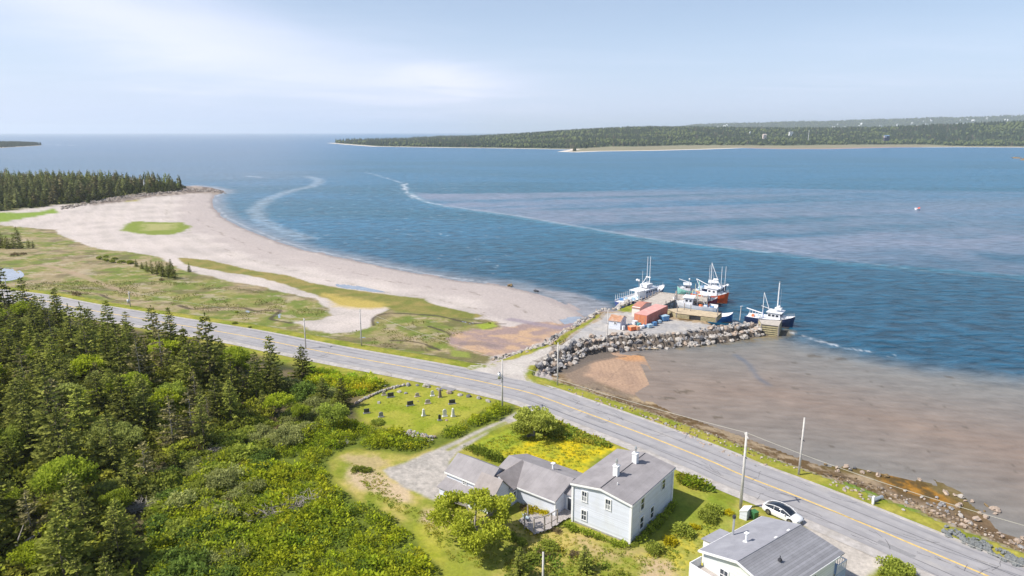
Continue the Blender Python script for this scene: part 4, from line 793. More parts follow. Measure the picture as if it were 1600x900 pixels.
# far woods across the bay and on the islet
def fartree(seed, h, rad, c0, c1):
    r = np.random.RandomState(seed); V, F, Cc = [], [], []
    m_ = MB()
    for k in range(3): z = h * (.12 + .28 * k); q = rad * (1 - .28 * k); a0_ = r.rand() * 6; n_ = 5; base = [(q * r.uniform(.7, 1.2) * math.cos(a0_ + 6.283 * i / n_), q * r.uniform(.7, 1.2) * math.sin(a0_ + 6.283 * i / n_), z + r.uniform(-.5, .5)) for i in range(n_)]; m_.add(base + [(0, 0, z + h * .42)], [(i, (i + 1) % n_, n_, n_) for i in range(n_)])
    V = np.array(m_.V); F = np.array([f[:3] for f in m_.F]); t = r.rand(len(V), 1); return V, F, np.asarray(c0) * (1 - t) + np.asarray(c1) * t
def farround(seed, h, rad, c0, c1):
    r = np.random.RandomState(seed); m_ = MB(); m_.ball((0, 0, h * .55), 1, (rad, rad, h * .48), 6, 4, .25); V = np.array(m_.V); F = []
    for f in m_.F: F.append(f[:3]); 
    for f in m_.F:
        if len(f) == 4: F.append((f[0], f[2], f[3]))
    t = r.rand(len(V), 1); return V, np.array(F), np.asarray(c0) * (1 - t) + np.asarray(c1) * t
FT = [fartree(i, 13, 4.2, (.04, .06, .035), (.10, .125, .06)) for i in range(3)]; FR = [farround(i, 10, 5.5, (.09, .115, .04), (.19, .22, .08)) for i in range(2)]; FD = [fartree(9, 12, 4, (.10, .09, .06), (.20, .17, .11))]
r_ = np.random.RandomState(4)
def farwood(n, y0, y1, u0, u1, smin, grow=1.0):
    u = r_.uniform(u0, u1, n); Y = y0 * (y1 / y0) ** r_.rand(n); X = (u - 800) / FPX * Y; s = sdf(FARC, X, Y, 3000); mead_ = 205 * sst(u, 890, 960) * (1 - .62 * sst(u, 1420, 1500)) + smin + 30 * fbm(X / 60, Y / 60, 6, 2)
    k = s > mead_; X, Y, s = X[k], Y[k], s[k]; f = fbm(X / 170, Y / 110, 12, 3) + .12 * (1 - sst(s, 250, 500)) * sst(azu(X, Y), 900, 1000); return X, Y, f
X, Y, f = farwood(33000, 1700, 5200, 490, 1680, 22); Z = ground(X, Y) - .5; q = r_.rand(len(X))
sel = np.where(f + (q - .5) * .35 > .60, 1, np.where(q > .88, 2, 0))
for kk, pr, nm in ((0, FT, 'far_spruce_forest'), (1, FR, 'far_broadleaved_forest'), (2, FD, 'far_thin_forest')):
    i = sel == kk; dsc = 1.0 * (Y[i] / 1900) ** .55; tag(merged(nm, pr, X[i], Y[i], Z[i], r_.uniform(.7, 1.2, i.sum()) * dsc, r_, None, M['leaf']), kind='stuff')
X, Y = scatter_pts(ISLET, 9, R); tag(merged('islet_forest', FT, X, Y, ground(X, Y), R.uniform(.5, .9, len(X)), R), kind='stuff')
u = r_.uniform(1020, 1640, 9000); Y = r_.uniform(7300, 9700, 9000); X = (u - 800) / FPX * Y; tag(merged('hill_forest', FT + FR, X, Y, ground(X, Y) - 2, r_.uniform(1.8, 3.0, 9000), r_), kind='stuff')
# meadow shrubs of the far shore
for u, v in [(899, 229), (906, 230), (920, 231), (1125, 228), (1140, 227), (1150, 227.5), (1160, 228), (1175, 228)]:
    x, y = g(u, v, 2); plant('low', (x, y, gz(x, y)), 'dark bush on the salt meadow of the far shore', 'shrub', 'bushes on the far salt meadow', .8, name='shrub')
# --- garden trees, hedges and shrubs
def apple(loc, seed, h, rad, label, c0, c1, trunk_tilt=(.4, 0)):
    r = np.random.RandomState(seed); o = empty('apple_tree', loc, 0, label, 'tree'); t = MB(); bl = []; top = (trunk_tilt[0] * .6, trunk_tilt[1] * .6, h * .28)
    t.tube((0, 0, -.2), top, .36, .26, 8)
    for k in range(9):
        a = 6.283 * k / 9 + r.uniform(-.3, .3); e = r.uniform(.25, 1.1); l1 = rad * r.uniform(.5, .75); m_ = Vector(top) + Vector((math.cos(a) * math.cos(e), math.sin(a) * math.cos(e), math.sin(e) * .9)) * l1
        t.tube(top, m_, .15, .08, 5)
        for j in range(6):
            a2 = a + r.uniform(-.9, .9); e2 = r.uniform(-.3, .9); b = m_ + Vector((math.cos(a2) * math.cos(e2), math.sin(a2) * math.cos(e2), math.sin(e2) * .7)) * rad * r.uniform(.25, .6); b.z = max(b.z, h * .22); t.tube(m_, b, .07, .025, 4); bl.append((b.x, b.y, b.z, r.uniform(.5, 1.0)))
            if r.rand() < .7: c_ = b + Vector(r.normal(size=3) * .55); bl.append((c_.x, c_.y, c_.z, r.uniform(.4, .7)))
    for k in range(9): bl.append((top[0] + r.normal() * rad * .28, top[1] + r.normal() * rad * .28, h * r.uniform(.55, .88), r.uniform(.6, .95)))
    t.build('trunk', M['greybark'], o); link('crown', fol_mesh('apple_crown', leafy(seed, bl, 170, .30, c0, c1, .8), M['leaf']), o); return o
apple(P3(738, 848), 3, 6.4, 4.3, 'large old apple tree with a gnarled grey trunk in front of the low farmhouse wing', (.18, .22, .015), (.66, .70, .08)); apple(P3(832, 681), 8, 4.2, 2.9, 'lone apple tree on the buttercup lawn beside the road', (.18, .22, .03), (.62, .66, .14), (.2, .1))
def hedge(a, b, n, s, label, kind='bush', name='hedge'):
    m_ = []; A, B = P3(*a), P3(*b)
    o = empty(name, A, 0, label, 'hedge'); V, F = [], []
    src = TREES[kind]; 
    bl = []
    r = np.random.RandomState(n)
    for i in range(n * 5):
        t = r.rand(); p = [A[k] + (B[k] - A[k]) * t - A[k] for k in range(3)]; bl.append((p[0] + r.uniform(-.5, .5) * s, p[1] + r.uniform(-.5, .5) * s, p[2] + r.uniform(.2, .95) * s, r.uniform(.28, .42) * s))
    link('foliage', fol_mesh('hedge_leaves', leafy(n, bl, 230, .2, (.07, .11, .015), (.32, .40, .05)), M['leaf']), o); return o
hedge((733, 703), (780, 722), 12, 1.15, 'clipped dark green hedge between the gravel drive and the buttercup lawn')
for u, v, s, lab, kind in [(1108, 812, 1.0, 'dark green round shrub nearest the utility pole in the garden', 'bush'), (1115, 800, .9, 'green shrub behind the dark round one in the garden', 'bush'), (1065, 835, 1.05, 'light green spiky shrub in the middle of the garden border', 'bush'), (1140, 803, .62, 'golden yellow flowering bush beside the white bin box', 'goldbush'), (1085, 825, .6, 'yellow flowering bush between two green garden shrubs', 'goldbush'), (1045, 848, .85, 'yellow green bush in the garden border', 'goldbush'), (1024, 862, .9, 'olive bush at the end of the garden border', 'bush'), (990, 852, .4, 'small leafy plant at the corner of the two storey house', 'bush'),
                      (855, 860, 1.0, 'green shrub in front of the wooden deck', 'bush'), (850, 868, .8, 'brown dry shrub below the wooden deck', 'drybush'), (898, 868, .6, 'brown dry bush in the yard', 'drybush'), (826, 880, .9, 'olive shrub below the shade of the apple tree', 'bush'), (560, 737, .75, 'round dark green bush alone on the dry yard', 'bush'), (575, 737, .5, 'tiny low bush at the side of the round one on the yard', 'bush'), (1390, 893, 1.3, 'rounded green bush beside the parking gravel at the road', 'bush'), (1408, 902, 1.2, 'second rounded bush beside the parking gravel', 'bush'),
                      (832, 800, .9, 'yellow green shrub against the wall of the low wing', 'goldbush'), (852, 805, .75, 'yellow flowering shrub behind the deck rail', 'goldbush'), (820, 795, .6, 'dark red shrub beside the wing wall', 'drybush'), (870, 832, .55, 'dark red bush at the deck steps', 'drybush'), (797, 842, .7, 'green shrub in the apple tree shade', 'bush'), (815, 850, .6, 'low shrub between apple tree and deck', 'bush'), (548, 694, .5, 'low green bush by the pile of rubble', 'bush'), (590, 662, .8, 'green bush behind the graveyard', 'bush'), (640, 688, .5, 'green bush on the bank below the graveyard', 'bush')]:
    place_px(kind, u, v, s, lab, cat='shrub')
place_px('fir', 913, 893, .38, 'small blue green fir in the yard below the two storey house', k=0); place_px('fir', 812, 905, .42, 'small dense fir at the bottom of the yard', k=1)
def border(px, n, lab, s=.45):
    q = gp(px, 2.2); r = np.random.RandomState(n); bl = []; A = (q[0][0], q[0][1], gz(*q[0]))
    o = empty('flower_border', A, 0, lab, 'border')
    sp_ = spline(q, 8)
    for i in range(n): p = sp_[r.randint(len(sp_))]; bl.append((p[0] - A[0] + r.uniform(-.35, .35), p[1] - A[1] + r.uniform(-.35, .35), r.uniform(.1, .6) * s * 2, r.uniform(.25, .42)))
    link('foliage', fol_mesh('border_leaves', leafy(n, bl, 200, .22, (.09, .14, .015), (.42, .50, .06)), M['leaf']), o)
border([(886, 822), (905, 832), (925, 838), (950, 848), (975, 856)], 46, 'leafy green border along the white gable wall'); border([(1000, 848), (1020, 828), (1040, 808), (1052, 792)], 40, 'shaded leafy border along the blue grey side wall')
# brush pile and fallen limbs
def brush(name, c, rad, n, seed, label, cat):
    r = np.random.RandomState(seed); t = MB(); z0 = gz(c[0], c[1])
    for i in range(n):
        a = r.rand() * 6.283; p = Vector((r.normal() * rad[0] * .4, r.normal() * rad[1] * .4, r.uniform(.35, .9))); d = Vector((math.cos(a), math.sin(a), r.uniform(-.1, .45))) * r.uniform(.5, 1.5); t.tube(p, p + d, .035, .012, 3, False)
    o = t.build(name, M['greybark'], loc=(c[0], c[1], z0)); o.rotation_euler[2] = .6; return tag(o, label, cat, kind='stuff')
brush('brush_pile', P3(445, 800)[:2], (6, 2.0), 330, 5, 'heap of dead grey branches lying in the bracken', 'brush pile'); brush('dead_bush', P3(215, 800)[:2], (2, 1.6), 150, 6, 'grey dead bush at the edge of the wood', 'dead bush'); brush('fallen_spruce', P3(330, 712)[:2], (3, 1.2), 120, 8, 'fallen grey tree top below the half dead spruces', 'fallen tree')
t = MB(); t.tube((0, 0, .3), (3.6, 2.4, 2.2), .22, .12, 6); t.tube((1.6, 1.1, 1.1), (1.2, 3.4, 2.6), .12, .05, 5); t.tube((.8, .5, .7), (3.4, -.6, 1.6), .1, .04, 5); tag(t.build('dead_tree', M['greybark'], loc=P3(-8, 880)), 'bare grey fallen trunk at the edge of the wood by the yellow green maple', 'fallen tree')
# ------------------------------------------------------------------ houses
M['siding'] = paint('white_clapboard', (0.67, 0.70, 0.78), .6, .04, .6, stripes=(2, .13, .22), dirt=((.55, .54, .5), .25, .5))  # stripes paint in the shadow line under each board
M['white'] = paint('white_trim_paint', (0.80, 0.80, 0.80), .5, .05, 2)
M['roof1'] = paint('weathered_roof_felt', (0.29, 0.27, 0.275), .85, .16, .5, bump=.25, bscale=12, dirt=((0.38, .355, .36), .6, .35), spec=.2, stripes=(1, .9, .08))
M['roofc'] = paint('brownish_roof_felt', (0.31, 0.275, 0.265), .85, .18, .8, spec=.2)
M['dark'] = paint('dark_seam', (0.05, 0.05, 0.06), .7, .2, 2)
M['glass'] = paint('window_glass', (0.045, 0.055, 0.075), .12, .4, 1.2, spec=.8)
M['blind'] = paint('grey_window_blind', (0.35, 0.36, 0.38), .5, .3, 5)
M['metal'] = paint('galvanised_metal', (0.6, 0.61, 0.62), .35, .1, 3, metal=.6)
M['board'] = paint('grey_deck_boards', (0.42, 0.38, 0.36), .85, .2, 3, bump=.3)
M['post'] = paint('weathered_timber', (0.34, 0.30, 0.27), .9, .25, 3)
M['stone'] = paint('foundation_stone', (0.34, 0.33, 0.31), .9, .3, 3)
N0 = g(984, 851, 2.2); HA = math.radians(52.19)
house = empty('farmhouse', (N0[0], N0[1], 2.2), HA, 'white two storey farmhouse with low grey roof and long lower wings, beside the road', 'house')
def wall_prism(parent, x0, x1, y0, y1, prof, axis, name='wall', mat='siding'):
    m = MB(); 
    if axis == 'x': m.extr(prof, 'x', x0, x1)
    else: m.extr(prof, 'y', y0, y1)
    return m.build(name, M[mat], parent)
def window(parent, c, nrm, w, h, cols=1, rows=2, blind=0):
    """c centre, nrm '-x','+x','-y','+y' facing; frame > pane, muntin"""
    rz = {'-y': 0, '+y': math.pi, '-x': -math.pi / 2, '+x': math.pi / 2}[nrm]
    f = MB(); t = .11
    for a, b, cc, d in ((0, h / 2 + t / 2, w + 2 * t, t), (0, -h / 2 - t / 2, w + 2 * t + .08, t)): f.box((a, -.05, b), (cc, .1, d))
    for s in (-1, 1): f.box((s * (w / 2 + t / 2), -.05, 0), (t, .1, h))
    for k in range(1, rows): f.box((0, -.045, -h / 2 + h * k / rows), (w, .07, .06))
    for k in range(1, cols): f.box((-w / 2 + w * k / cols, -.045, 0), (.05, .07, h))
    o = f.build('window', M['white'], parent, loc=c); o.rotation_euler = (0, 0, rz)
    for i in range(cols):
        for j in range(rows):
            p = MB().box((-w / 2 + w * (i + .5) / cols, -.02, -h / 2 + h * (j + .5) / rows), (w / cols - .04, .02, h / rows - .05)).build('pane', M['blind'] if (blind and j < blind) else M['glass'], o)
    return o
def gable(y0, y1, ze, zr, zb=0): ym = (y0 + y1) / 2; return [(y0, zb), (y1, zb), (y1, ze), (ym, zr), (y0, ze)]
def roofplane(parent, quad, t=.14, mat='roof1', name='roof'): return MB().slab(quad, t).build(name, M[mat], parent)
EV, RG = 5.25, 5.85
wall_prism(house, .0, 10.96, 0, 0, gable(0, 7.9, EV, RG), 'x')
oh = .28
rf = roofplane(house, [(-oh, -oh, EV + .08), (11.2, -oh, EV + .08), (11.2, 3.95, RG + .16), (-oh, 3.95, RG + .16)])
roofplane(house, [(-oh, 3.95, RG + .16), (11.2, 3.95, RG + .16), (11.2, 8.15, EV + .08), (-oh, 8.15, EV + .08)])
MB().box((5.4, 3.95, RG + .175), (11.3, .09, .05)).build('ridge_seam', M['dark'], rf)
fb = MB()
for x in (-oh - .02, 11.22):
    for a, b in (((x, -oh, EV - .02), (x, 3.95, RG + .06)), ((x, 3.95, RG + .06), (x, 8.15, EV - .02))): fb.slab([(a[0] - .03, a[1], a[2]), (a[0] + .03, a[1], a[2]), (b[0] + .03, b[1], b[2]), (b[0] - .03, b[1], b[2])], .24)
fb.box((5.45, -oh - .03, EV - .12), (11.4, .05, .2)); fb.box((5.45, 8.18, EV - .12), (11.4, .05, .2)); fb.build('fascia', M['white'], house)
for x, y in ((0, 0), (10.96, 0), (0, 7.9)): MB().box((x + (-.02 if x == 0 else .02), y + (-.02 if y == 0 else .02), EV / 2), (.26, .26, EV - .1)).build('corner_board', M['white'], house)
MB().box((5.48, 3.95, .0), (11.02, 7.96, .5)).build('foundation', M['stone'], house)
for y, z, bl in ((6.25, 4.0, 1), (3.0, 4.1, 1), (6.25, 1.5, 0)): window(house, (-.01, y, z), '-x', .62, 1.25, 2, 2, bl)
for x, z in ((2.7, 4.05), (8.3, 4.2), (2.7, 1.55), (5.4, 1.6)): window(house, (x, -.01, z), '-y', .85, 1.5, 1, 2)
def chimney(x, y, z, h=1.5):
    c = MB().box((x, y, z + h / 2), (.62, .62, h)).box((x, y, z + h + .05), (.74, .74, .1)).build('chimney', M['white'], house)
    MB().tube((x, y, z + h + .1), (x, y, z + h + .75), .13).tube((x, y, z + h + .62), (x, y, z + h + .72), .2, .2).tube((x, y, z + h + .75), (x, y, z + h + .95), .17, .12).build('flue', M['metal'], c)
chimney(3.6, 4.05, RG, 1.35); chimney(8.0, 3.8, RG - .05, 1.4)
MB().tube((1.9, 2.9, RG - .25), (1.9, 2.9, RG + .25), .07).build('vent_pipe', M['white'], house)
# connector and door
wall_prism(house, 1.55, 5.4, 7.9, 10.1, [(1.55, 0), (5.4, 0), (5.4, 2.6), (3.5, 3.2), (1.55, 2.5)], 'y')
roofplane(house, [(1.35, 7.95, 2.5), (1.35, 10.12, 2.5), (3.5, 10.12, 3.3), (3.5, 7.95, 3.3)]); roofplane(house, [(3.5, 7.95, 3.3), (3.5, 10.12, 3.3), (5.5, 10.12, 2.6), (5.5, 7.95, 2.6)])
dr_ = MB().box((1.5, 9.3, 1.05), (.08, 1.0, 2.1)).build('door', M['white'], house); MB().box((1.45, 9.3, 1.15), (.03, .55, 1.6)).build('pane', M['glass'], dr_); MB().ball((1.42, 8.93, 1.0), .05).build('handle', M['metal'], dr_)
sd2 = MB().box((1.5, 8.35, 1.05), (.07, .55, 2.1)).build('side_light', M['white'], house); MB().box((1.45, 8.35, 1.3), (.03, .28, 1.2)).build('pane', M['glass'], sd2)
# long wing
wall_prism(house, -.6, 7.2, 10.1, 20.2, [(-.6, 0), (7.2, 0), (7.2, 2.35), (3.3, 3.55), (-.6, 2.35)], 'y')
r1 = roofplane(house, [(-.85, 9.9, 2.35), (-.85, 20.4, 2.35), (3.3, 20.4, 3.72), (3.3, 9.9, 3.72)]); roofplane(house, [(3.3, 9.9, 3.72), (3.3, 20.4, 3.72), (7.4, 20.4, 2.35), (7.4, 9.9, 2.35)])
MB().box((-.9, 13, 2.22), (.06, 6.2, .2)).build('fascia', M['white'], house)
MB().box((-.62, 10.08, 1.15), (.16, .16, 2.3)).build('corner_board', M['white'], house)
MB().tube((4.3, 13.8, 3.2), (4.3, 13.8, 4.2), .16).box((4.3, 13.8, 4.2), (.5, .5, .08)).build('vent_pipe', M['white'], house)
# cross roof
wall_prism(house, -1.9, 3.3, 16, 20, gable(16, 20, 2.3, 3.7), 'x'); 
roofplane(house, [(-2.0, 15.8, 2.28), (3.1, 15.8, 2.28), (3.1, 18, 3.86), (-2.0, 18, 3.86)], mat='roofc'); roofplane(house, [(-2.0, 18, 3.86), (3.1, 18, 3.86), (3.1, 20.2, 2.28), (-2.0, 20.2, 2.28)], mat='roofc')
window(house, (-1.25, 15.98, 1.45), '-y', .5, .8, 1, 2)
# gabled block
cprof = [(-5.1, 0), (-1.9, 0), (-1.9, 2.6), (-3.4, 4.15), (-5.1, 2.7)]
wall_prism(house, 0, 0, 16.3, 19.6, cprof, 'y', mat='siding')
roofplane(house, [(-5.3, 16.1, 2.62), (-5.3, 19.6, 2.62), (-3.4, 19.6, 4.32), (-3.4, 16.1, 4.32)], mat='roofc'); roofplane(house, [(-3.4, 16.1, 4.32), (-3.4, 19.6, 4.32), (-1.75, 19.6, 2.6), (-1.75, 16.1, 2.6)], mat='roofc')
window(house, (-4.0, 16.28, 1.4), '-y', .6, 1.0, 1, 2)
# barn block with lean-to
wall_prism(house, 0, 0, 18.6, 25.4, [(-3.8, 0), (1.2, 0), (1.2, 2.7), (-1.3, 4.2), (-3.8, 2.75)], 'y')
roofplane(house, [(-4.0, 18.4, 2.72), (-4.0, 25.6, 2.72), (-1.3, 25.6, 4.36), (-1.3, 18.4, 4.36)]); roofplane(house, [(-1.3, 18.4, 4.36), (-1.3, 25.6, 4.36), (1.4, 25.6, 2.7), (1.4, 18.4, 2.7)])
MB().box((-4.05, 22, 2.55), (.06, 7.2, .22)).build('fascia', M['white'], house)
window(house, (-3.81, 22.2, 2.1), '-x', .55, .5, 2, 2)
wall_prism(house, 0, 0, 19.6, 25.2, [(-5.5, 0), (-3.8, 0), (-3.8, 1.75), (-5.5, 1.25)], 'y')
roofplane(house, [(-5.7, 19.6, 1.25), (-5.7, 25.5, 1.25), (-3.8, 25.5, 1.85), (-3.8, 19.6, 1.85)], .1)
# deck with rail and chair
dk = empty('wooden_deck', (N0[0], N0[1], 2.2), HA, 'weathered grey plank deck with open post frame beside the farmhouse door', 'deck')
poly0 = [(-5.4, 9.7), (-3.2, 8.9), (-.9, 8.7), (1.5, 8.1), (1.5, 10.0), (-.7, 10.2), (-1.6, 12.6), (-4.2, 13.2)]
for k in range(26):
    y = 8.25 + k * .19
    xs_ = []
    for i in range(len(poly0)):
        a, b = poly0[i], poly0[(i + 1) % len(poly0)]
        if (a[1] - y) * (b[1] - y) < 0: xs_.append(a[0] + (y - a[1]) / (b[1] - a[1]) * (b[0] - a[0]))
    xs_.sort()
    for a, b in zip(xs_[::2], xs_[1::2]):
        if b - a > .3: MB().box(((a + b) / 2, y, .26), (b - a, .165, .05)).build('plank', M['board'], dk)
pts = [(-4.9, 11.6), (-5.2, 10.0), (-4.0, 9.3), (-2.9, 9.05), (-1.8, 8.95)]
for x, y in pts + [(-3.2, 12.4)]: MB().box((x, y, 1.05), (.13, .13, 2.1)).build('post', M['post'], dk)
for a, b in zip(pts, pts[1:]): MB().tube((a[0], a[1], 2.12), (b[0], b[1], 2.12), .07, n=4).build('rail', M['board'], dk)
for a, b in zip(pts[1:], pts[2:]): MB().tube((a[0], a[1], .95), (b[0], b[1], .95), .045, n=4).build('rail', M['post'], dk)
ch = empty('garden_chair', (0, 0, 0), 0, 'pale blue slatted garden chair on the grey deck', 'chair'); p = Vector((-3.7, 12.3, .29)); ca, sa = math.cos(HA), math.sin(HA)
ch.location = (N0[0] + p.x * ca - p.y * sa, N0[1] + p.x * sa + p.y * ca, 2.2 + p.z); ch.rotation_euler = (0, 0, HA + 1.0)
lb = paint('pale_blue_paint', (0.50, .60, .66), .6, .1)
MB().box((0, 0, .38), (.6, .55, .05)).build('seat', lb, ch)
for i in range(5): MB().slab([(-.3 + i * .125, .25, .4), (-.2 + i * .125, .25, .4), (-.2 + i * .125, .5, 1.1), (-.3 + i * .125, .5, 1.1)], .03).build('slat', lb, ch)
for s in (-1, 1): MB().box((s * .36, 0, .62), (.12, .7, .04)).build('armrest', lb, ch)
for x in (-.33, .33):
    for y in (-.3, .25): MB().box((x, y, .3), (.06, .06, .6)).build('leg', lb, ch)
# second house
M['green_siding'] = paint('pale_green_siding', (0.73, 0.76, 0.73), .6, .04, .7, stripes=(2, .15, .25))
M['shingle'] = paint('grey_asphalt_shingles', (0.25, 0.25, 0.27), .9, .12, 1.2, stripes=(1, .27, .45), spec=.2, bump=.3, bscale=8)
M['felt2'] = paint('grey_roof_sheet', (0.29, 0.29, 0.32), .9, .12, .6, spec=.2, dirt=((.36, .36, .39), .6, .8))
M['blue'] = paint('blue_grey_deck_paint', (0.33, .42, .52), .6, .1, 2)
A = math.radians(36.6); rn = g(1153, 876, 7.3); rf_ = g(1248, 821, 7.3)
A = math.atan2(rf_[1] - rn[1], rf_[0] - rn[0]); Ln = math.hypot(rf_[0] - rn[0], rf_[1] - rn[1])
h2 = empty('bungalow', (rn[0], rn[1], 2.2), A, 'pale bungalow with grey shingled gable roof and white railed decks, beside the parked car', 'house')
def hl(u, v, z):
    q = g(u, v, z); dx, dy = q[0] - rn[0], q[1] - rn[1]; return dx * math.cos(A) + dy * math.sin(A), -dx * math.sin(A) + dy * math.cos(A)
print('h2', Ln, hl(1097, 859, 6.1), hl(1191, 804, 6.1), hl(1303, 858, 6.1), hl(1265, 829, 7.2), hl(1147, 827, 4.4), hl(1105, 836, 4.4), hl(1131, 821, 4.4), hl(1318, 872, 4), hl(1079, 885, 4))
hw = 4.3; ez = 3.85; rzz = 5.1
def gy_(y0, y1): return [(y0, 0), (y1, 0), (y1, ez), (0, rzz - .1), (y0, ez)]
MB().extr(gy_(-hw, hw), 'x', .25, Ln + .1).build('wall', M['green_siding'], h2)
MB().slab([(-.15, 0, rzz), (Ln + .35, 0, rzz), (Ln + .35, hw + .35, ez - .02), (-.15, hw + .35, ez - .02)], .12).build('roof', M['felt2'], h2)
rr_ = MB().slab([(-.15, -hw - .35, ez - .02), (Ln + 1.2, -hw - .35, ez - .02), (Ln + .35, 0, rzz), (-.15, 0, rzz)], .12).build('roof', M['shingle'], h2)
fb = MB()
for s in (-1, 1): fb.slab([(-.2, 0, rzz + .01), (-.13, 0, rzz + .01), (-.13, s * (hw + .38), ez - .01), (-.2, s * (hw + .38), ez - .01)], .26); fb.box((Ln / 2, s * (hw + .37), ez - .12), (Ln + .5, .05, .2))
fb.build('fascia', M['white'], h2); MB().box((Ln / 2 + .1, 0, rzz + .015), (Ln + .5, .16, .06)).build('ridge_cap', M['felt2'], h2)
MB().tube((4.2, 2.0, 4.3), (4.2, 2.0, 5.5), .13).box((4.2, 2.0, 5.55), (.42, .42, .12)).box((4.2, 2.0, 4.55), (.5, .5, .1)).build('vent_pipe', M['white'], h2)
st_ = MB().tube((4.9, 4.15, 3.6), (4.9, 4.15, 6.1), .12).build('stove_pipe', M['metal'], h2); MB().tube((4.9, 4.15, 6.0), (4.9, 4.15, 6.3), .2, .2).build('cap', M['dark'], st_)
MB().box((4.0, -2.1, 4.75), (.3, .3, .25)).tube((4.0, -2.1, 4.7), (4.0, -2.1, 5.2), .05).build('roof_vent', M['dark'], h2)
for x in (6.6, 8.9): MB().box((x, .12, rzz + .03), (.4, .2, .08)).build('flashing_patch', M['white'], h2)
window(h2, (6.6, -hw - .01, 2.6), '-y', .8, 1.1, 1, 2); window(h2, (3.0, -hw - .01, 2.6), '-y', .8, 1.1, 1, 2); window(h2, (.24, 1.6, 2.4), '-x', .9, 1.2, 2, 2)
# small side annex
MB().box((4.5, hw + 1.1, 1.45), (3.0, 2.2, 2.9)).build('wall', M['white'], h2); MB().slab([(2.85, hw + 2.4, 2.98), (6.15, hw + 2.4, 2.98), (6.15, hw - .1, 3.3), (2.85, hw - .1, 3.3)], .1).build('roof', M['felt2'], h2)
# decks with solid white railings
def raildeck(x0, x1, y0, y1, z, floor, sides, solid):
    o = MB().box(((x0 + x1) / 2, (y0 + y1) / 2, z - .08), (x1 - x0, y1 - y0, .14)).build('deck', M[floor], h2)
    for i in range(4): MB().box((x0 + .1 if i % 2 else x1 - .1, y0 + .1 if i < 2 else y1 - .1, z / 2 - .1), (.14, .14, z)).build('post', M['white'], h2)
    for a, b in sides:
        L = math.hypot(b[0] - a[0], b[1] - a[1]); rz = math.atan2(b[1] - a[1], b[0] - a[0]); c = ((a[0] + b[0]) / 2, (a[1] + b[1]) / 2)
        MB().box((c[0], c[1], z + 1.0), (L, .1, .08), rz).build('rail', M['white'], o)
        if solid: MB().box((c[0], c[1], z + .0), (L, .05, 1.9), rz).build('panel', M['white'], o)
        else:
            n = int(L / .22)
            for k in range(n + 1): t = k / n; MB().box((a[0] + (b[0] - a[0]) * t, a[1] + (b[1] - a[1]) * t, z + .5), (.05, .05, 1.0)).build('baluster', M['white'], o)
raildeck(-1.7, .2, .6, hw + .2, 2.0, 'board', [((-1.7, .6), (-1.7, hw + .2)), ((-1.7, hw + .2), (.2, hw + .2))], True)
raildeck(Ln + .1, Ln + 1.9, -hw - .3, -.2, 1.7, 'blue', [((Ln + 1.9, -hw - .3), (Ln + 1.9, -.2)), ((Ln + .1, -hw - .3), (Ln + 1.9, -hw - .3)), ((Ln + .1, -.2), (Ln + 1.9, -.2))], False)
MB().box((Ln + 1.0, -hw - .28, .8), (1.9, .06, 1.7)).build('skirt', M['blue'], h2)
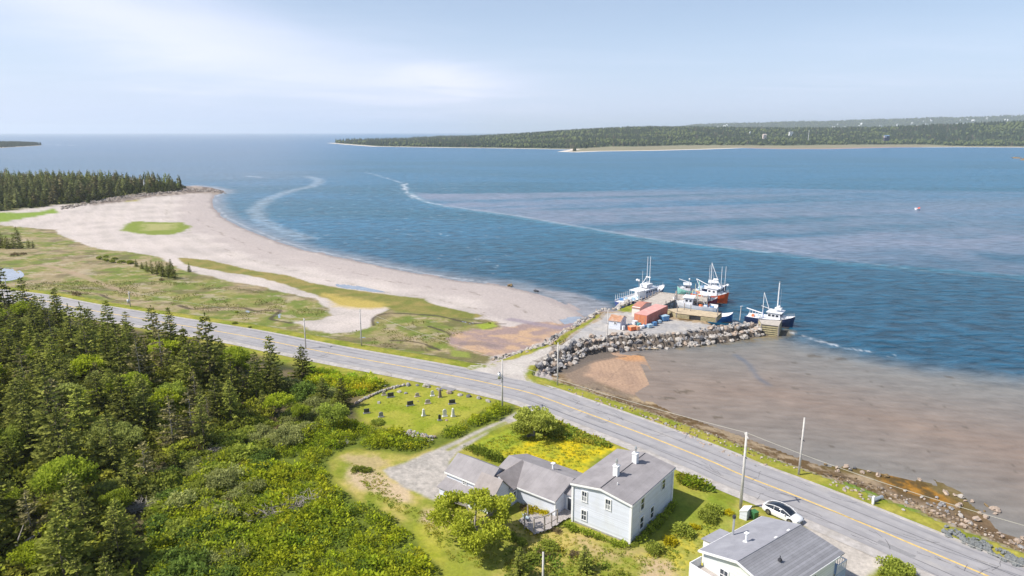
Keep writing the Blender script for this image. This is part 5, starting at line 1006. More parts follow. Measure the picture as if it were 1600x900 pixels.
# ------------------------------------------------------------------ car
def car():
    gr = g(1204, 797, 2.7); gf = g(1243, 815, 2.7); c = Vector(((gr[0] + gf[0]) / 2 + .2, (gr[1] + gf[1]) / 2 + .55, 2.24)); rz = math.atan2(gf[1] - gr[1], gf[0] - gr[0])
    o = empty('parked_car', c, rz, 'white sedan with dark glass roof parked on the gravel beside the road', 'car')
    cw = paint('white_car_paint', (0.78, 0.78, 0.79), .25, .02, spec=.7); gl = paint('car_glass', (0.015, 0.02, 0.03), .08, .2, spec=.9); ty = paint('tyre_rubber', (.02, .02, .02), .8); al = paint('alloy', (.3, .3, .32), .3, metal=.8)
    def loft(secs, name, mat, parent, smooth=True, cap=True):
        n = len(secs[0]); V = [v for s in secs for v in s]; F = []
        for i in range(len(secs) - 1):
            for j in range(n - 1): F.append((i * n + j, i * n + j + 1, (i + 1) * n + j + 1, (i + 1) * n + j))
        if cap: F += [tuple(range(n))[::-1], tuple((len(secs) - 1) * n + j for j in range(n))]
        m = MB(); m.add(V, F); b_ = m.build(name, mat, parent, smooth); return b_
    def body(x, w, z0, zb, zt):   # lower body ring half to half
        return [(x, -w * .93, z0), (x, -w, (z0 + zb) / 2), (x, -w * .97, zb), (x, -w * .86, zt - .02), (x, -w * .4, zt + .02), (x, 0, zt + .035), (x, w * .4, zt + .02), (x, w * .86, zt - .02), (x, w * .97, zb), (x, w, (z0 + zb) / 2), (x, w * .93, z0), (x, -w * .93, z0)]
    L = [(-2.42, .70, .38, .62, .78), (-2.34, .82, .26, .72, .98), (-2.0, .90, .22, .82, 1.04), (-1.2, .93, .2, .84, .98), (0, .94, .2, .82, .95), (.9, .93, .2, .80, .93), (1.4, .92, .2, .76, .88), (2.0, .88, .22, .68, .78), (2.32, .78, .24, .58, .68), (2.44, .62, .32, .5, .56)]
    bd = loft([body(*s) for s in L], 'body', cw, o)
    def cab(x, w, z, zt): return [(x, -w, z), (x, -w * .90, (z + zt) / 2), (x, -w * .74, zt - .04), (x, -w * .4, zt), (x, 0, zt + .02), (x, w * .4, zt), (x, w * .74, zt - .04), (x, w * .90, (z + zt) / 2), (x, w, z)]
    secs = [cab(-2.1, .80, .98, 1.05), cab(-1.5, .84, .93, 1.28), (cab(-.9, .86, .92, 1.43)), cab(-.2, .87, .92, 1.47), cab(.4, .87, .92, 1.42), cab(.95, .86, .9, 1.17), cab(1.35, .82, .86, .92)]
    loft(secs, 'cabin_glass', gl, o, True)
    for s in (-1, 1):
        pts = [(x_, s * w_ * .80, z_ + .01) for x_, w_, z_ in ((-2.05, .82, 1.06), (-1.5, .84, 1.25), (-.9, .86, 1.40), (-.2, .87, 1.44), (.4, .87, 1.38), (.95, .86, 1.15), (1.38, .84, .91))]
        MB().path(pts, .045, 5).build('roof_rail', cw, o)
        for x_ in (-.75, .15): MB().tube((x_, s * .87, .92), (x_ - .05, s * .70, 1.42), .03, n=4).build('pillar', cw, o)
        MB().box((.75, s * 1.02, .98), (.16, .2, .12)).build('mirror', cw, o)
        MB().box((2.30, s * .58, .60), (.16, .34, .09)).build('headlight', M['glass'], o); MB().box((-2.38, s * .58, .80), (.08, .34, .09)).build('tail_light', paint('red_lamp', (.4, .02, .02), .3), o)
        for x_ in (-1.42, 1.42):
            w_ = MB().tube((x_, s * .74, .34), (x_, s * .96, .34), .34, .34, 18).build('wheel', ty, o, True); MB().tube((x_, s * .95, .34), (x_, s * .98, .34), .22, .22, 10).build('rim', al, w_)
            MB().tube((x_, s * .90, .36), (x_, s * .945, .36), .39, .39, 18).build('wheel_arch', M['dark'], o)
    MB().box((2.41, 0, .42), (.06, .9, .12)).build('grille', M['dark'], o)
car()
# bins by the pole
x, y, z = P3(1164, 808)
b = empty('bin_box', (x, y, z), .9, 'white slope lidded bin box at the foot of the utility pole', 'bin box'); MB().extr([(-.45, 0), (.45, 0), (.45, 1.0), (-.45, 1.35)], 'x', -.75, .75).build('box', M['siding'], b); MB().slab([(-.82, -.52, 1.42), (.82, -.52, 1.42), (.82, .52, 1.02), (-.82, .52, 1.02)], .05).build('lid', M['white'], b)
x, y, z = P3(1178, 811); gb = paint('green_plastic', (.05, .17, .06), .5, .1); b = empty('wheelie_bin', (x, y, z), .4, 'green wheeled bin beside the white bin box', 'bin')
m = MB(); m.add([(-.28, -.3, .08), (.28, -.3, .08), (.28, .3, .08), (-.28, .3, .08), (-.34, -.38, 1.05), (.34, -.38, 1.05), (.34, .38, 1.05), (-.34, .38, 1.05)], [(0, 3, 2, 1), (4, 5, 6, 7), (0, 1, 5, 4), (1, 2, 6, 5), (2, 3, 7, 6), (3, 0, 4, 7)]); m.build('body', gb, b); MB().box((0, 0, 1.08), (.74, .84, .07), tilt=.05).build('lid', gb, b)
for s in (-1, 1): MB().tube((s * .25, .34, .12), (s * .33, .34, .12), .12, n=10).build('wheel', M['dark'], b)
# ------------------------------------------------------------------ utility poles and wires
M['pole'] = paint('weathered_pole_wood', (.56, .53, .50), .9, .2, 2)
TOP = {}
def pole(key, u, v, vt, label, xf=False, arm=True, lean=0, r=.16, name='utility_pole'):
    x, y, z = P3(u, v); yy = (450 - vt) / FPX; h = HCAM + (-SP + yy * CP) / (CP + yy * SP) * y - z
    o = empty(name, (x, y, z - .05), 0, label, 'utility pole'); MB().tube((0, 0, -.3), (lean, 0, h), r, r * .68, 9).build('shaft', M['pole'], o, True)
    if arm: a_ = MB().box((lean, 0, h - .5), (.12, 1.3, .1)).build('crossarm', M['pole'], o); MB().tube((lean, .55, h - .45), (lean, .55, h - .25), .05, n=6).build('insulator', M['white'], a_)
    MB().box((lean, 0, h - 3.3), (.1, .9, .09), .3).build('bracket', M['dark'], o)
    if xf: t_ = MB().tube((-.5, 0, h - 3.4), (-.5, 0, h - 2.3), .28, .28, 10).build('transformer', M['metal'], o, True); MB().tube((-.5, 0, h - 2.3), (-.5, 0, h - 2.1), .06, n=5).build('bushing', M['dark'], t_)
    TOP[key] = Vector((x + lean, y, z + h - .1)); return o
pole('a', 16, 487, 430, 'wooden utility pole nearest the pale marsh pool'); pole('b', 204, 480, 455, 'wooden utility pole seen just over the dark spruces', xf=True); pole('c', 478, 545, 497, 'wooden utility pole on the seaward verge near the two lone spruces')
pole('d', 565, 541, 482, 'wooden utility pole on the verge beside the marsh creek'); pole('e', 785, 641, 562, 'wooden utility pole with grey transformer between graveyard and drive', xf=True); pole('f', 871, 602, 535, 'wooden utility pole in front of the boulder bank')
pole('h', 1157, 795, 675, 'tall wooden utility pole behind the white bin box', r=.2); pole('i', 1248, 742, 652, 'bare pale utility pole on the shore side of the road', arm=False); pole('g', 948, 548, 483, 'slim pale light pole on the wharf gravel behind the boulder bank', arm=False, r=.11)
pole('j', 848, 935, 862, 'weathered grey post in the bottom of the yard', arm=False, r=.14)
M['wire'] = paint('wire', (.55, .52, .45), .5, .05, metal=.3)
def wire(a, b, sag=.6, r=.022, name='power_line', label=None):
    pts = [a.lerp(b, k / 14) - Vector((0, 0, sag * 4 * (k / 14) * (1 - k / 14))) for k in range(15)]; tag(MB().path(pts, r, 4).build(name, M['wire']), label, 'power line')
V_ = Vector
for a, b, lab in (('b', 'c', 'overhead wire above the marsh verge'), ('c', 'd', 'short overhead wire between the two poles beside the marsh creek'), ('d', 'e', 'overhead wire from the marsh verge to the transformer pole'), ('e', 'h', 'long pale overhead wire along the shore edge of the bay'), ('a', 'b', 'overhead wire between poles behind the near wood'), ('f', 'g', 'thin wire above the boulder bank')): wire(TOP[a], TOP[b], .5, .03 if a == 'e' else .02, label=lab)
wire(TOP['h'], V_((g(1640, 862, 9)[0], g(1640, 862, 9)[1], 11)), .6, .03, label='overhead wire crossing the rocky shore beyond the road'); wire(V_((g(1300, 768, 3)[0], g(1300, 768, 3)[1], 3.2)), V_((*g(1640, 905, 3), 3.4)), .1, .02, label='thin wire running low along the roadside verge')
# ------------------------------------------------------------------ boulders
def rockmesh(seed, mat, n=6, m=4):
    st = rnd.getstate(); rnd.seed(seed); q = MB().ball((0, 0, 0), .5, (rnd.uniform(.9, 1.25), rnd.uniform(.75, 1), rnd.uniform(.55, .85)), n, m, .2); V = [(x + rnd.uniform(-.09, .09), y + rnd.uniform(-.09, .09), z + rnd.uniform(-.09, .09)) for x, y, z in q.V]; q.V = V; rnd.setstate(st)
    return q.mesh('boulder', mat)
RM = {'pale': paint('pale_granite', (.42, .385, .35), .9, .3, 1.6, bump=.5, bscale=6), 'grey': paint('grey_granite', (.29, .28, .28), .9, .3, 1.6, bump=.5, bscale=6), 'dark': paint('dark_slate', (.10, .10, .11), .85, .4, 1.8, bump=.5, bscale=6), 'pink': paint('rusty_granite', (.38, .30, .24), .9, .3, 1.6, bump=.5, bscale=6), 'weedy': paint('weed_covered_stone', (.20, .14, .07), .9, .5, 2, bump=.5, bscale=6)}
ROCKS = {k: [rockmesh(i * 7 + len(k), m) for i in range(8)] for k, m in RM.items()}
def rock(parent, p, s, kind, name='boulder'):
    o = link(name, ROCKS[kind][rnd.randrange(8)], parent); o.location = p; o.rotation_euler = (rnd.uniform(-.5, .5), rnd.uniform(-.5, .5), rnd.uniform(0, 6.28)); o.scale = (s * rnd.uniform(.85, 1.3), s * rnd.uniform(.8, 1.15), s * rnd.uniform(.75, 1.1)); return o
def bank_rocks(name, label, top, bot, ztop, zbot, step, rows, size, kinds, lim=300, out=None):
    T_, B_ = spline(gp(top, ztop), 12), spline(gp(bot, zbot), 12)
    L = np.concatenate([[0], np.cumsum(np.linalg.norm(np.diff(T_, axis=0), axis=1))]); n = int(L[-1] / step)
    o = empty(name, (T_[0][0], T_[0][1], 0), 0, label, 'stone bank'); c = 0
    tt = np.linspace(0, 1, n); tx = [np.interp(tt, L / L[-1], T_[:, k]) for k in (0, 1)]; Lb = np.concatenate([[0], np.cumsum(np.linalg.norm(np.diff(B_, axis=0), axis=1))]); bx = [np.interp(tt, Lb / Lb[-1], B_[:, k]) for k in (0, 1)]
    items = []
    for i in range(n):
        for j in range(rows):
            s = (j + .5 + rnd.uniform(-.35, .35)) / rows; q = rnd.uniform(-.3, .3) * step
            if out:
                i2 = min(i + 1, n - 1); i1 = max(i - 1, 0); tx_, ty_ = tx[0][i2] - tx[0][i1], tx[1][i2] - tx[1][i1]; ln_ = math.hypot(tx_, ty_); o_ = -.5 + s * out(i / n); x = tx[0][i] + ty_ / ln_ * o_ + q; y = tx[1][i] - tx_ / ln_ * o_ + rnd.uniform(-.2, .2); items.append((x, y, max(gz(x, y), -.1) + rnd.uniform(.12, .42), i / n)); continue
            x = tx[0][i] * (1 - s) + bx[0][i] * s + q; y = tx[1][i] * (1 - s) + bx[1][i] * s + rnd.uniform(-.2, .2); z = max(ztop * (1 - s) + zbot * s, gz(x, y) + .05) + rnd.uniform(-.1, .22); items.append((x, y, z, i / n))
    rnd.shuffle(items)
    for x, y, z, t in items:
        kind = rnd.choices(list(kinds(t).keys()), list(kinds(t).values()))[0]
        rock(o, (x - T_[0][0], y - T_[0][1], z), size * rnd.choice([.55, .7, .85, 1.0, 1.0, 1.2, 1.55]), 'weedy' if (z < .55 and ztop > 2.45 and zbot < .5 and rnd.random() < .6) else kind) if c < lim else None
        c += 1
    print(name, c); return o
bank_rocks('boulder_bank', 'long bank of large pale and dark boulders holding the wharf road above the mud flat', [(838, 571), (850, 560), (872, 549), (905, 533), (940, 527), (990, 524), (1050, 521), (1120, 513), (1160, 506), (1188, 504), (1194, 507)], [(848, 590), (862, 588), (885, 573), (915, 556), (955, 544), (1005, 540), (1055, 539), (1110, 535), (1158, 528), (1192, 521), (1206, 517)], 2.35, .1, 1.42, 5, 1.14,
           lambda t: {'pale': .35 + .3 * t, 'grey': .25 - .1 * t, 'dark': .22 * (1 - t), 'pink': .12 + .1 * t}, out=lambda t: 4.8)
# smaller stones wedged between: too many to pick apart
def stones(name, polypx, z, d, s0, s1, seed, cols, lift=0.0, raw=False, thin=None):
    P = polypx if raw else gp(polypx, z); r = np.random.RandomState(seed); X, Y = scatter_pts(P, d, r, 1.0)
    if thin is not None: k = r.rand(len(X)) < thin; X, Y = X[k], Y[k]
    pr = []
    for i in range(5):
        rnd.seed(seed + i); q = MB().ball((0, 0, 0), .5, (1.1, .85, .6), 6, 4, .2); V = np.array(q.V); F = [f[:3] for f in q.F] + [(f[0], f[2], f[3]) for f in q.F if len(f) == 4]; c = np.tile(np.asarray(cols[i % len(cols)]), (len(V), 1)); pr.append((V, np.array(F), c))
    tint = np.repeat(r.uniform(.65, 1.25, (len(X), 1)), 3, 1); o = merged(name, pr, X, Y, ground(X, Y) + lift, r.uniform(s0, s1, len(X)), r, tint, STM)
    tag(o, kind='stuff'); return o
STM, n, l = newmat('stones'); a = n.new('ShaderNodeAttribute'); a.attribute_name = 'Col'; l.new(a.outputs['Color'], n['Principled BSDF'].inputs['Base Color']); n['Principled BSDF'].inputs['Roughness'].default_value = .9
SC = [(.52, .48, .44), (.34, .33, .33), (.45, .36, .29), (.16, .16, .17), (.55, .52, .48)]
stones('bank_stones', np.vstack([gp([(832, 574), (850, 561), (905, 535), (940, 529), (1050, 522), (1120, 514), (1188, 505), (1197, 509)], 2.4), gp([(1206, 518), (1158, 529), (1110, 536), (1055, 540), (1005, 541), (955, 545), (915, 557), (885, 574), (862, 588), (846, 590)], .2)]), 1.3, .7, .35, .8, 3, SC, .0, raw=True)
bank_rocks('stone_kerb_bank', 'row of pale boulders along the marsh side of the wharf road', [(772, 562), (800, 556), (838, 545), (870, 530), (905, 510), (930, 496), (937, 487)], [(768, 559), (797, 553), (833, 541), (864, 526), (898, 506), (924, 492), (933, 484)], 2.35, 1.7, 1.05, 2, .95, lambda t: {'pale': .6, 'grey': .25, 'dark': .1, 'pink': .1})
bank_rocks('stone_landing_bank', 'small bank of pale boulders behind the red roofed sheds at the wharf root', [(938, 487), (952, 486), (965, 484), (975, 477), (990, 473), (1000, 473)], [(940, 484), (952, 483), (962, 480), (972, 474), (988, 470), (998, 470)], 2.5, 1.2, 1.2, 2, 1.1, lambda t: {'pale': .7, 'grey': .2, 'pink': .2})
# foreshore: loose rocks that can be told apart, and shingle
rr = np.random.RandomState(12)
def shore_rock(u, v, s, kind, lab, grp): 
    x, y, z = P3(u, v); o = rock(None, (x, y, max(z, 0) + s * .12), s, kind, 'shore_rock'); tag(o, lab, 'rock', grp)
for u, v, s, k in [(1308, 731, 1.0, 'pink'), (1322, 730, 1.2, 'pink'), (1328, 734, 1.1, 'grey'), (1335, 732, .8, 'dark'), (1347, 738, 1.1, 'pink'), (1357, 737, .7, 'pink'), (1372, 743, 1.3, 'pink'), (1385, 744, 1.1, 'weedy'), (1437, 750, .9, 'pink'), (1478, 771, 1.2, 'pink'), (1492, 774, .8, 'pink'), (1501, 777, 1.1, 'pale'), (1519, 784, .9, 'pink'), (1500, 788, .8, 'pink'), (1508, 783, .7, 'pink'), (1472, 788, 1.2, 'grey'), (1497, 792, 1.3, 'pink'), (1501, 806, 1.1, 'pale'), (1531, 802, 1.0, 'pink'), (1540, 808, 1.2, 'pink'), (1554, 797, 1.6, 'pink'), (1560, 800, 1.2, 'pink'), (1525, 812, 1.3, 'pink'), (1512, 816, 1.2, 'pink'), (1505, 822, 1.3, 'pink'), (1516, 818, 1.0, 'pale'), (1486, 795, .9, 'grey'), (1480, 800, 1.0, 'grey'), (1465, 803, .8, 'pink'), (1455, 790, .6, 'pale'), (1590, 845, 1.3, 'pink'), (1598, 842, 1.2, 'pink'), (1583, 850, 1.0, 'pink'), (1594, 855, 1.1, 'grey'), (1541, 790, .7, 'weedy'), (1250, 716, .6, 'weedy'), (1290, 726, .7, 'weedy')]:
    shore_rock(u, v, s * .72, k, 'weathered boulder lying among weed on the rocky foreshore beyond the road', 'loose boulders on the rocky foreshore')
for i in range(45):
    u = rr.uniform(1300, 1575); t = (u - 1300) / 275; v = 742 + 78 * t + rr.uniform(-12, 26); shore_rock(u, v, rr.uniform(.3, .6), ['pink', 'pale', 'grey', 'weedy'][rr.randint(4)], 'small weathered stone on the rocky foreshore beyond the road', 'small stones on the rocky foreshore')
SH = [(.34, .26, .19), (.24, .19, .15), (.42, .36, .30), (.12, .08, .04), (.20, .14, .08)]
stones('shingle', [(1290, 752), (1340, 770), (1400, 795), (1470, 825), (1520, 850), (1600, 885), (1640, 900), (1640, 870), (1560, 820), (1520, 800), (1450, 780), (1380, 750), (1300, 735)], 1, .62, .18, .55, 5, SH, .02)
stones('shingle', [(880, 600), (920, 625), (980, 655), (1060, 690), (1160, 725), (1240, 752), (1290, 765), (1290, 745), (1200, 712), (1100, 675), (1020, 648), (960, 620), (900, 598)], 1, .62, .15, .48, 6, SH, .02, thin=.6)
o = empty('riprap', (0, 0, 0), 0, 'blue grey angular rock facing below the road at the corner of the rocky cove', 'stone bank'); slate = [rockmesh(300 + i, paint('blue_grey_slate', (.19, .20, .20), .8, .3, 2, bump=.4)) for i in range(4)]
for i in range(130):
    t = rr.rand(); u = 1475 + 150 * t; v = 828 + 66 * t + rr.uniform(-7, 9); x, y, z = P3(u, v); q = link('boulder', slate[i % 4], o); q.location = (x, y, z + .15); q.rotation_euler = tuple(rr.uniform(-.6, .6, 3)); s = rr.uniform(.35, .85); q.scale = (s, s, s)
o = empty('roadside_stone_row', (0, 0, 0), 0, 'broken row of pale stones along the shore side of the road verge', 'stone bank')
for u, v in [(894, 609), (905, 617), (935, 626), (945, 630), (958, 636), (968, 640), (1010, 651), (1022, 656), (1045, 664), (1052, 668), (1065, 676), (1080, 682), (1095, 690), (1105, 697), (1128, 705), (1140, 710), (1155, 715), (1188, 726), (1345, 768), (1352, 775), (1365, 780), (1300, 757), (1318, 764), (1330, 768)]:
    for k in range(3): x, y, z = P3(u + rr.uniform(-8, 8), v + rr.uniform(-2, 3)); rock(o, (x, y, z + .05), rr.uniform(.3, .65), 'pink' if rr.rand() < .6 else 'grey')
stones('headland_stones', [(95, 330), (140, 320), (190, 312), (240, 305), (290, 298), (345, 300), (352, 297), (300, 294), (270, 297), (200, 305), (140, 314), (90, 324)], 1, 1.5, .6, 2.2, 8, [(.30, .26, .23), (.20, .16, .13), (.40, .35, .31)], .1, thin=.55)
for (u, v, s, k) in [(300, 293, 6, 'weedy'), (310, 296, 4, 'weedy'), (325, 299, 5, 'weedy'), (340, 300, 4, 'weedy'), (285, 297, 5, 'dark'), (292, 291, 4, 'weedy'), (270, 301, 4, 'grey'), (352, 301, 2, 'weedy')]: x, y = g(u, v, .5); q = rock(None, (x, y, .1), s, k, 'shore_rock'); q.scale[2] = .9; q.rotation_euler = (0, 0, .2); tag(q, 'low dark weedy ledge at the tip of the headland', 'rock', 'ledges at the tip of the headland')
for u, v in [(1590, 247), (1598, 250), (1604, 246)]: x, y = g(u, v, .5); q = rock(None, (x, y, .5), 20, 'weedy', 'shore_rock'); q.scale[2] = 4; tag(q, 'dark ledge awash in the far bay', 'rock', 'ledges awash in the far bay')
x, y, z = P3(797, 447); tag(rock(None, (x, y, .3), 2.2, 'weedy', 'shore_rock'), 'small dark ledge at the waterline of the beach tip', 'rock')
x, y, z = P3(838, 455); tag(rock(None, (x, y, z), 2.0, 'dark', 'shore_rock'), 'dark flat stone on the grey sand at the beach tip', 'rock')
# --- graveyard
M['gwhite'] = paint('white_marble', (.66, .65, .60), .7, .12, 4); M['gdark'] = paint('black_granite', (.05, .05, .06), .35, .3, 6); M['gtan'] = paint('tan_granite', (.44, .38, .31), .8, .2, 5); M['gbrown'] = paint('brown_sandstone', (.22, .17, .15), .8, .2, 5); M['ggrey'] = paint('grey_granite_slab', (.27, .27, .27), .7, .2, 5)
def grave(u, v, kind, w, h, mat, label, base=True):
    x, y, z = P3(u, v); o = empty('headstone', (x, y, z), .35 + rnd.uniform(-.1, .1), label, 'headstone')
    b = .16 if base else 0
    if base: MB().box((0, 0, .08), (w + .28, .5, .2)).build('base', M['ggrey' if mat in ('gdark', 'ggrey') else 'gtan' if mat != 'gwhite' else 'gwhite'], o, bevel=.02)
    m = MB()
    if kind == 'slab': m.box((0, 0, b + h / 2), (w, .2, h))
    elif kind == 'tablet':
        pr_ = [(-w / 2, b), (w / 2, b), (w / 2, b + h * .8), (w * .3, b + h * .95), (0, b + h), (-w * .3, b + h * .95), (-w / 2, b + h * .8)]; m.extr(pr_, 'y', -.08, .08)
    elif kind == 'obelisk':
        q = [(-.5, -.5), (.5, -.5), (.5, .5), (-.5, .5)]; m.add([(a * w, c * w, b) for a, c in q] + [(a * w * .62, c * w * .62, b + h * .88) for a, c in q] + [(0, 0, b + h)], [(0, 1, 5, 4), (1, 2, 6, 5), (2, 3, 7, 6), (3, 0, 4, 7), (4, 5, 8), (5, 6, 8), (6, 7, 8), (7, 4, 8), (3, 2, 1, 0)])
    m.build('stone', M[mat], o, bevel=.015 if kind == 'slab' else 0)
for a in [(610.5, 621, 'slab', 1.1, .75, 'gdark', 'wide black headstone near the low stone wall of the graveyard'), (573, 646, 'slab', .9, .7, 'gdark', 'black headstone in the shade of the round green tree'), (595.5, 652, 'tablet', .7, .8, 'ggrey', 'grey headstone at the edge of the tree shade'), (600, 618, 'tablet', .6, .6, 'gtan', 'small tan headstone beside the stone wall'),
          (641, 634, 'slab', 1.1, .7, 'gdark', 'black headstone in the centre of the graveyard'), (652, 620, 'tablet', .7, .6, 'gtan', 'small tan headstone behind the central black one'), (668.5, 631, 'tablet', .85, .7, 'gtan', 'tan stepped headstone right of the central black one'), (675.7, 619, 'tablet', .55, .9, 'gwhite', 'white headstone nearest the road boulders'),
          (687.7, 621, 'obelisk', .5, 1.5, 'gbrown', 'tall dark brown obelisk by the road boulders'), (706.5, 631.5, 'slab', 1.1, .7, 'gdark', 'wide black headstone on a pale base near the road'), (662, 650, 'obelisk', .48, 1.2, 'gwhite', 'white pillar headstone at the left of the front row'), (687, 657, 'tablet', .45, .9, 'gdark', 'narrow dark headstone in the front row'),
          (695, 651, 'tablet', .65, 1.2, 'gwhite', 'wide white rounded headstone in the front row'), (708, 651, 'obelisk', .48, 1.45, 'gwhite', 'tall slender white obelisk at the end of the front row')]: grave(*a)
for u, v, s, k, lab in [(592, 630, .9, 'pale', 'flat pale rock in the grass near the stone wall'), (624, 613, .9, 'pale', 'pale rock near the upper graveyard corner'), (634, 615, .7, 'grey', 'small grey rock near the upper graveyard corner'), (653.5, 627.5, .4, 'pink', 'tiny reddish marker stone in the graveyard'), (697.5, 657.5, .6, 'pink', 'low pinkish stone in front of the white headstones'),
                        (638, 602.5, 1.1, 'grey', 'dark boulder at the corner of the graveyard'), (630, 603, 1.0, 'pale', 'pale boulder beside the dark corner boulder'), (652, 603, .7, 'grey', 'small boulder between two large ones on the road edge'), (667, 605, 1.5, 'pale', 'largest flat pale boulder on the road edge of the graveyard'), (686, 610, 1.3, 'grey', 'upright boulder behind the brown obelisk'),
                        (702, 614.5, 1.5, 'pink', 'long low pinkish boulder on the road edge'), (719, 618, 1.1, 'pale', 'rounded pale boulder right of the long low one'), (733, 620, 1.1, 'dark', 'dark boulder on the road edge of the graveyard'), (748, 623, 1.0, 'grey', 'grey boulder second from the pole on the graveyard edge'), (763, 628, 1.1, 'pale', 'pale boulder nearest the pole on the graveyard edge'), (592, 602, 1.0, 'pale', 'pale rock in the long grass above the stone wall'), (601, 604, .7, 'pale', 'smaller pale rock in the long grass above the wall')]:
    x, y, z = P3(u, v); tag(rock(None, (x, y, z + s * .12), s * .95, k, 'boulder'), lab, 'boulder')
o = empty('stone_wall', (0, 0, 0), 0, 'low dry stone wall along the wooded side of the graveyard', 'stone wall')
for i in range(44):
    t = i / 43; u = 556 + 70 * t; v = 631 - 27 * t - 3 * math.sin(t * 3.1); x, y, z = P3(u, v); rock(o, (x, y, z + .18), rnd.uniform(.5, .75), rnd.choice(['pale', 'grey', 'pink', 'pale']), 'stone')
o = empty('rubble_heap', (0, 0, 0), 0, 'heap of reddish and pale rubble in the bracken', 'rubble')
for i in range(16): x, y, z = P3(538 + rnd.uniform(-7, 7), 689 + rnd.uniform(-5, 5)); rock(o, (x, y, z + .3), rnd.uniform(.3, .8), rnd.choice(['pink', 'pink', 'pale']), 'stone')
o = empty('rubble_strip', (0, 0, 0), 0, 'strip of pale field stones below the graveyard by the drive', 'rubble')
for i in range(50): t = rnd.random(); x, y, z = P3(632 + 48 * t, 678 + 10 * t + rnd.uniform(-4, 4)); rock(o, (x, y, z + .3), rnd.uniform(.3, .75), rnd.choice(['pink', 'grey', 'pale']), 'stone')
q = tag(rock(None, (*P3(826, 683)[:2], 2.5), .9, 'dark', 'boulder'), 'dark boulder at the foot of the apple tree on the lawn', 'boulder')
# ------------------------------------------------------------------ wharves
M['plank'] = paint('pale_wharf_planks', (.47, .42, .37), .9, .2, 1.5, bump=.3); M['tan'] = paint('tan_wharf_planks', (.50, .40, .27), .9, .2, 1.5); M['crib'] = paint('crib_timber', (.46, .40, .24), .9, .25, 2); M['pile'] = paint('wet_pile', (.16, .14, .12), .9, .4, 2); M['shade'] = paint('shade_and_stripe_black', (.035, .035, .04), .8, .3, 1)
def wharf(label, px, z, nplank, zb, top, pilestep=2.6, posts=True):
    P = gp(px, z); c = P.mean(0); o = empty('wharf', (c[0], c[1], 0), 0, label, 'wharf'); Q = [(a - c[0], b - c[1]) for a, b in P]
    if sum(Q[i][0] * Q[(i + 1) % len(Q)][1] - Q[(i + 1) % len(Q)][0] * Q[i][1] for i in range(len(Q))) < 0: Q = Q[::-1]
    MB().prism(Q, z - .5, z - .12).build('deck_frame', M['pile'], o)
    d = np.array(Q[1]) - np.array(Q[0]); d = d / np.linalg.norm(d); ys_ = [(-d[1] * a + d[0] * b) for a, b in Q]; y0, y1 = min(ys_), max(ys_)
    for k in range(nplank):
        ym = y0 + (y1 - y0) * (k + .5) / nplank; X_ = []
        for i in range(len(Q)):
            a, b = Q[i], Q[(i + 1) % len(Q)]; fa = -d[1] * a[0] + d[0] * a[1] - ym; fb_ = -d[1] * b[0] + d[0] * b[1] - ym
            if fa * fb_ < 0: t = fa / (fa - fb_); X_.append((a[0] + (b[0] - a[0]) * t) * d[0] + (a[1] + (b[1] - a[1]) * t) * d[1])
        X_.sort()
        for a, b in zip(X_[::2], X_[1::2]): xm = (a + b) / 2; MB().box((xm * d[0] - ym * d[1], xm * d[1] + ym * d[0], z - .05 + rnd.uniform(-.01, .01)), (b - a, (y1 - y0) / nplank * .94, .1), math.atan2(d[1], d[0])).build('plank', M[top], o)
    for i in range(len(Q)):
        a, b = Q[i], Q[(i + 1) % len(Q)]; L = math.hypot(b[0] - a[0], b[1] - a[1]); n_ = max(1, int(L / pilestep))
        for k in range(n_): t = k / n_; x, y = a[0] + (b[0] - a[0]) * t, a[1] + (b[1] - a[1]) * t; MB().tube((x, y, zb), (x, y, z + (rnd.uniform(.5, 1.3) if posts else -.1)), .17, .15, 7).build('pile', M['post' if posts else 'pile'], o)
        MB().tube((a[0], a[1], z + .12), (b[0], b[1], z + .12), .12, n=4).build('kerb_timber', M['plank'], o)
    return o
wharf('long pale plank wharf on piles running out to the moored boats', [(997, 474), (1030, 457), (1056, 460), (1054, 469), (1033, 479), (1012, 481)], 2.9, 22, -1.4, 'plank')
wharf('cross arm of the wharf beside the teal and red boats', [(1057, 460.5), (1106, 465), (1105, 472), (1057, 468)], 2.9, 12, -1.4, 'plank')
def crib(label, px, z, zb, rows, gaps=()):
    P = gp(px, z); c = P.mean(0); o = empty('timber_crib', (c[0], c[1], 0), 0, label, 'crib'); Q = [(a - c[0], b - c[1]) for a, b in P]
    area = sum(Q[i][0] * Q[(i + 1) % len(Q)][1] - Q[(i + 1) % len(Q)][0] * Q[i][1] for i in range(len(Q)))
    if area < 0: Q = Q[::-1]
    MB().prism(Q, z - .16, z).build('deck', M['tan' if zb > 0 else 'plank'], o); MB().prism([(a * .97, b * .94) for a, b in Q], zb, z - .17).build('shade_core', M['shade'], o)  # near-black block inside stands in for the shade behind the timbers
    for i in range(len(Q)):
        a, b = Q[i], Q[(i + 1) % len(Q)]; L = math.hypot(b[0] - a[0], b[1] - a[1])
        if L < .3: continue
        rz = math.atan2(b[1] - a[1], b[0] - a[0])
        for k in range(rows):
            zz_ = zb + (z - .3 - zb) * (k + .5) / rows
            segs = [(0, 1)] if i not in gaps else [(0, gaps[i][0]), (gaps[i][1], 1)]
            for s0, s1 in segs: sm = (s0 + s1) / 2; MB().box((a[0] + (b[0] - a[0]) * sm, a[1] + (b[1] - a[1]) * sm, zz_), (L * (s1 - s0), .2, (z - zb) / rows * .52), rz).build('timber', M['crib'], o)
    for i in range(len(Q)): MB().box((Q[i][0], Q[i][1], (z + zb) / 2), (.3, .3, z - zb)).build('corner_post', M['post'], o)
    return o, Q
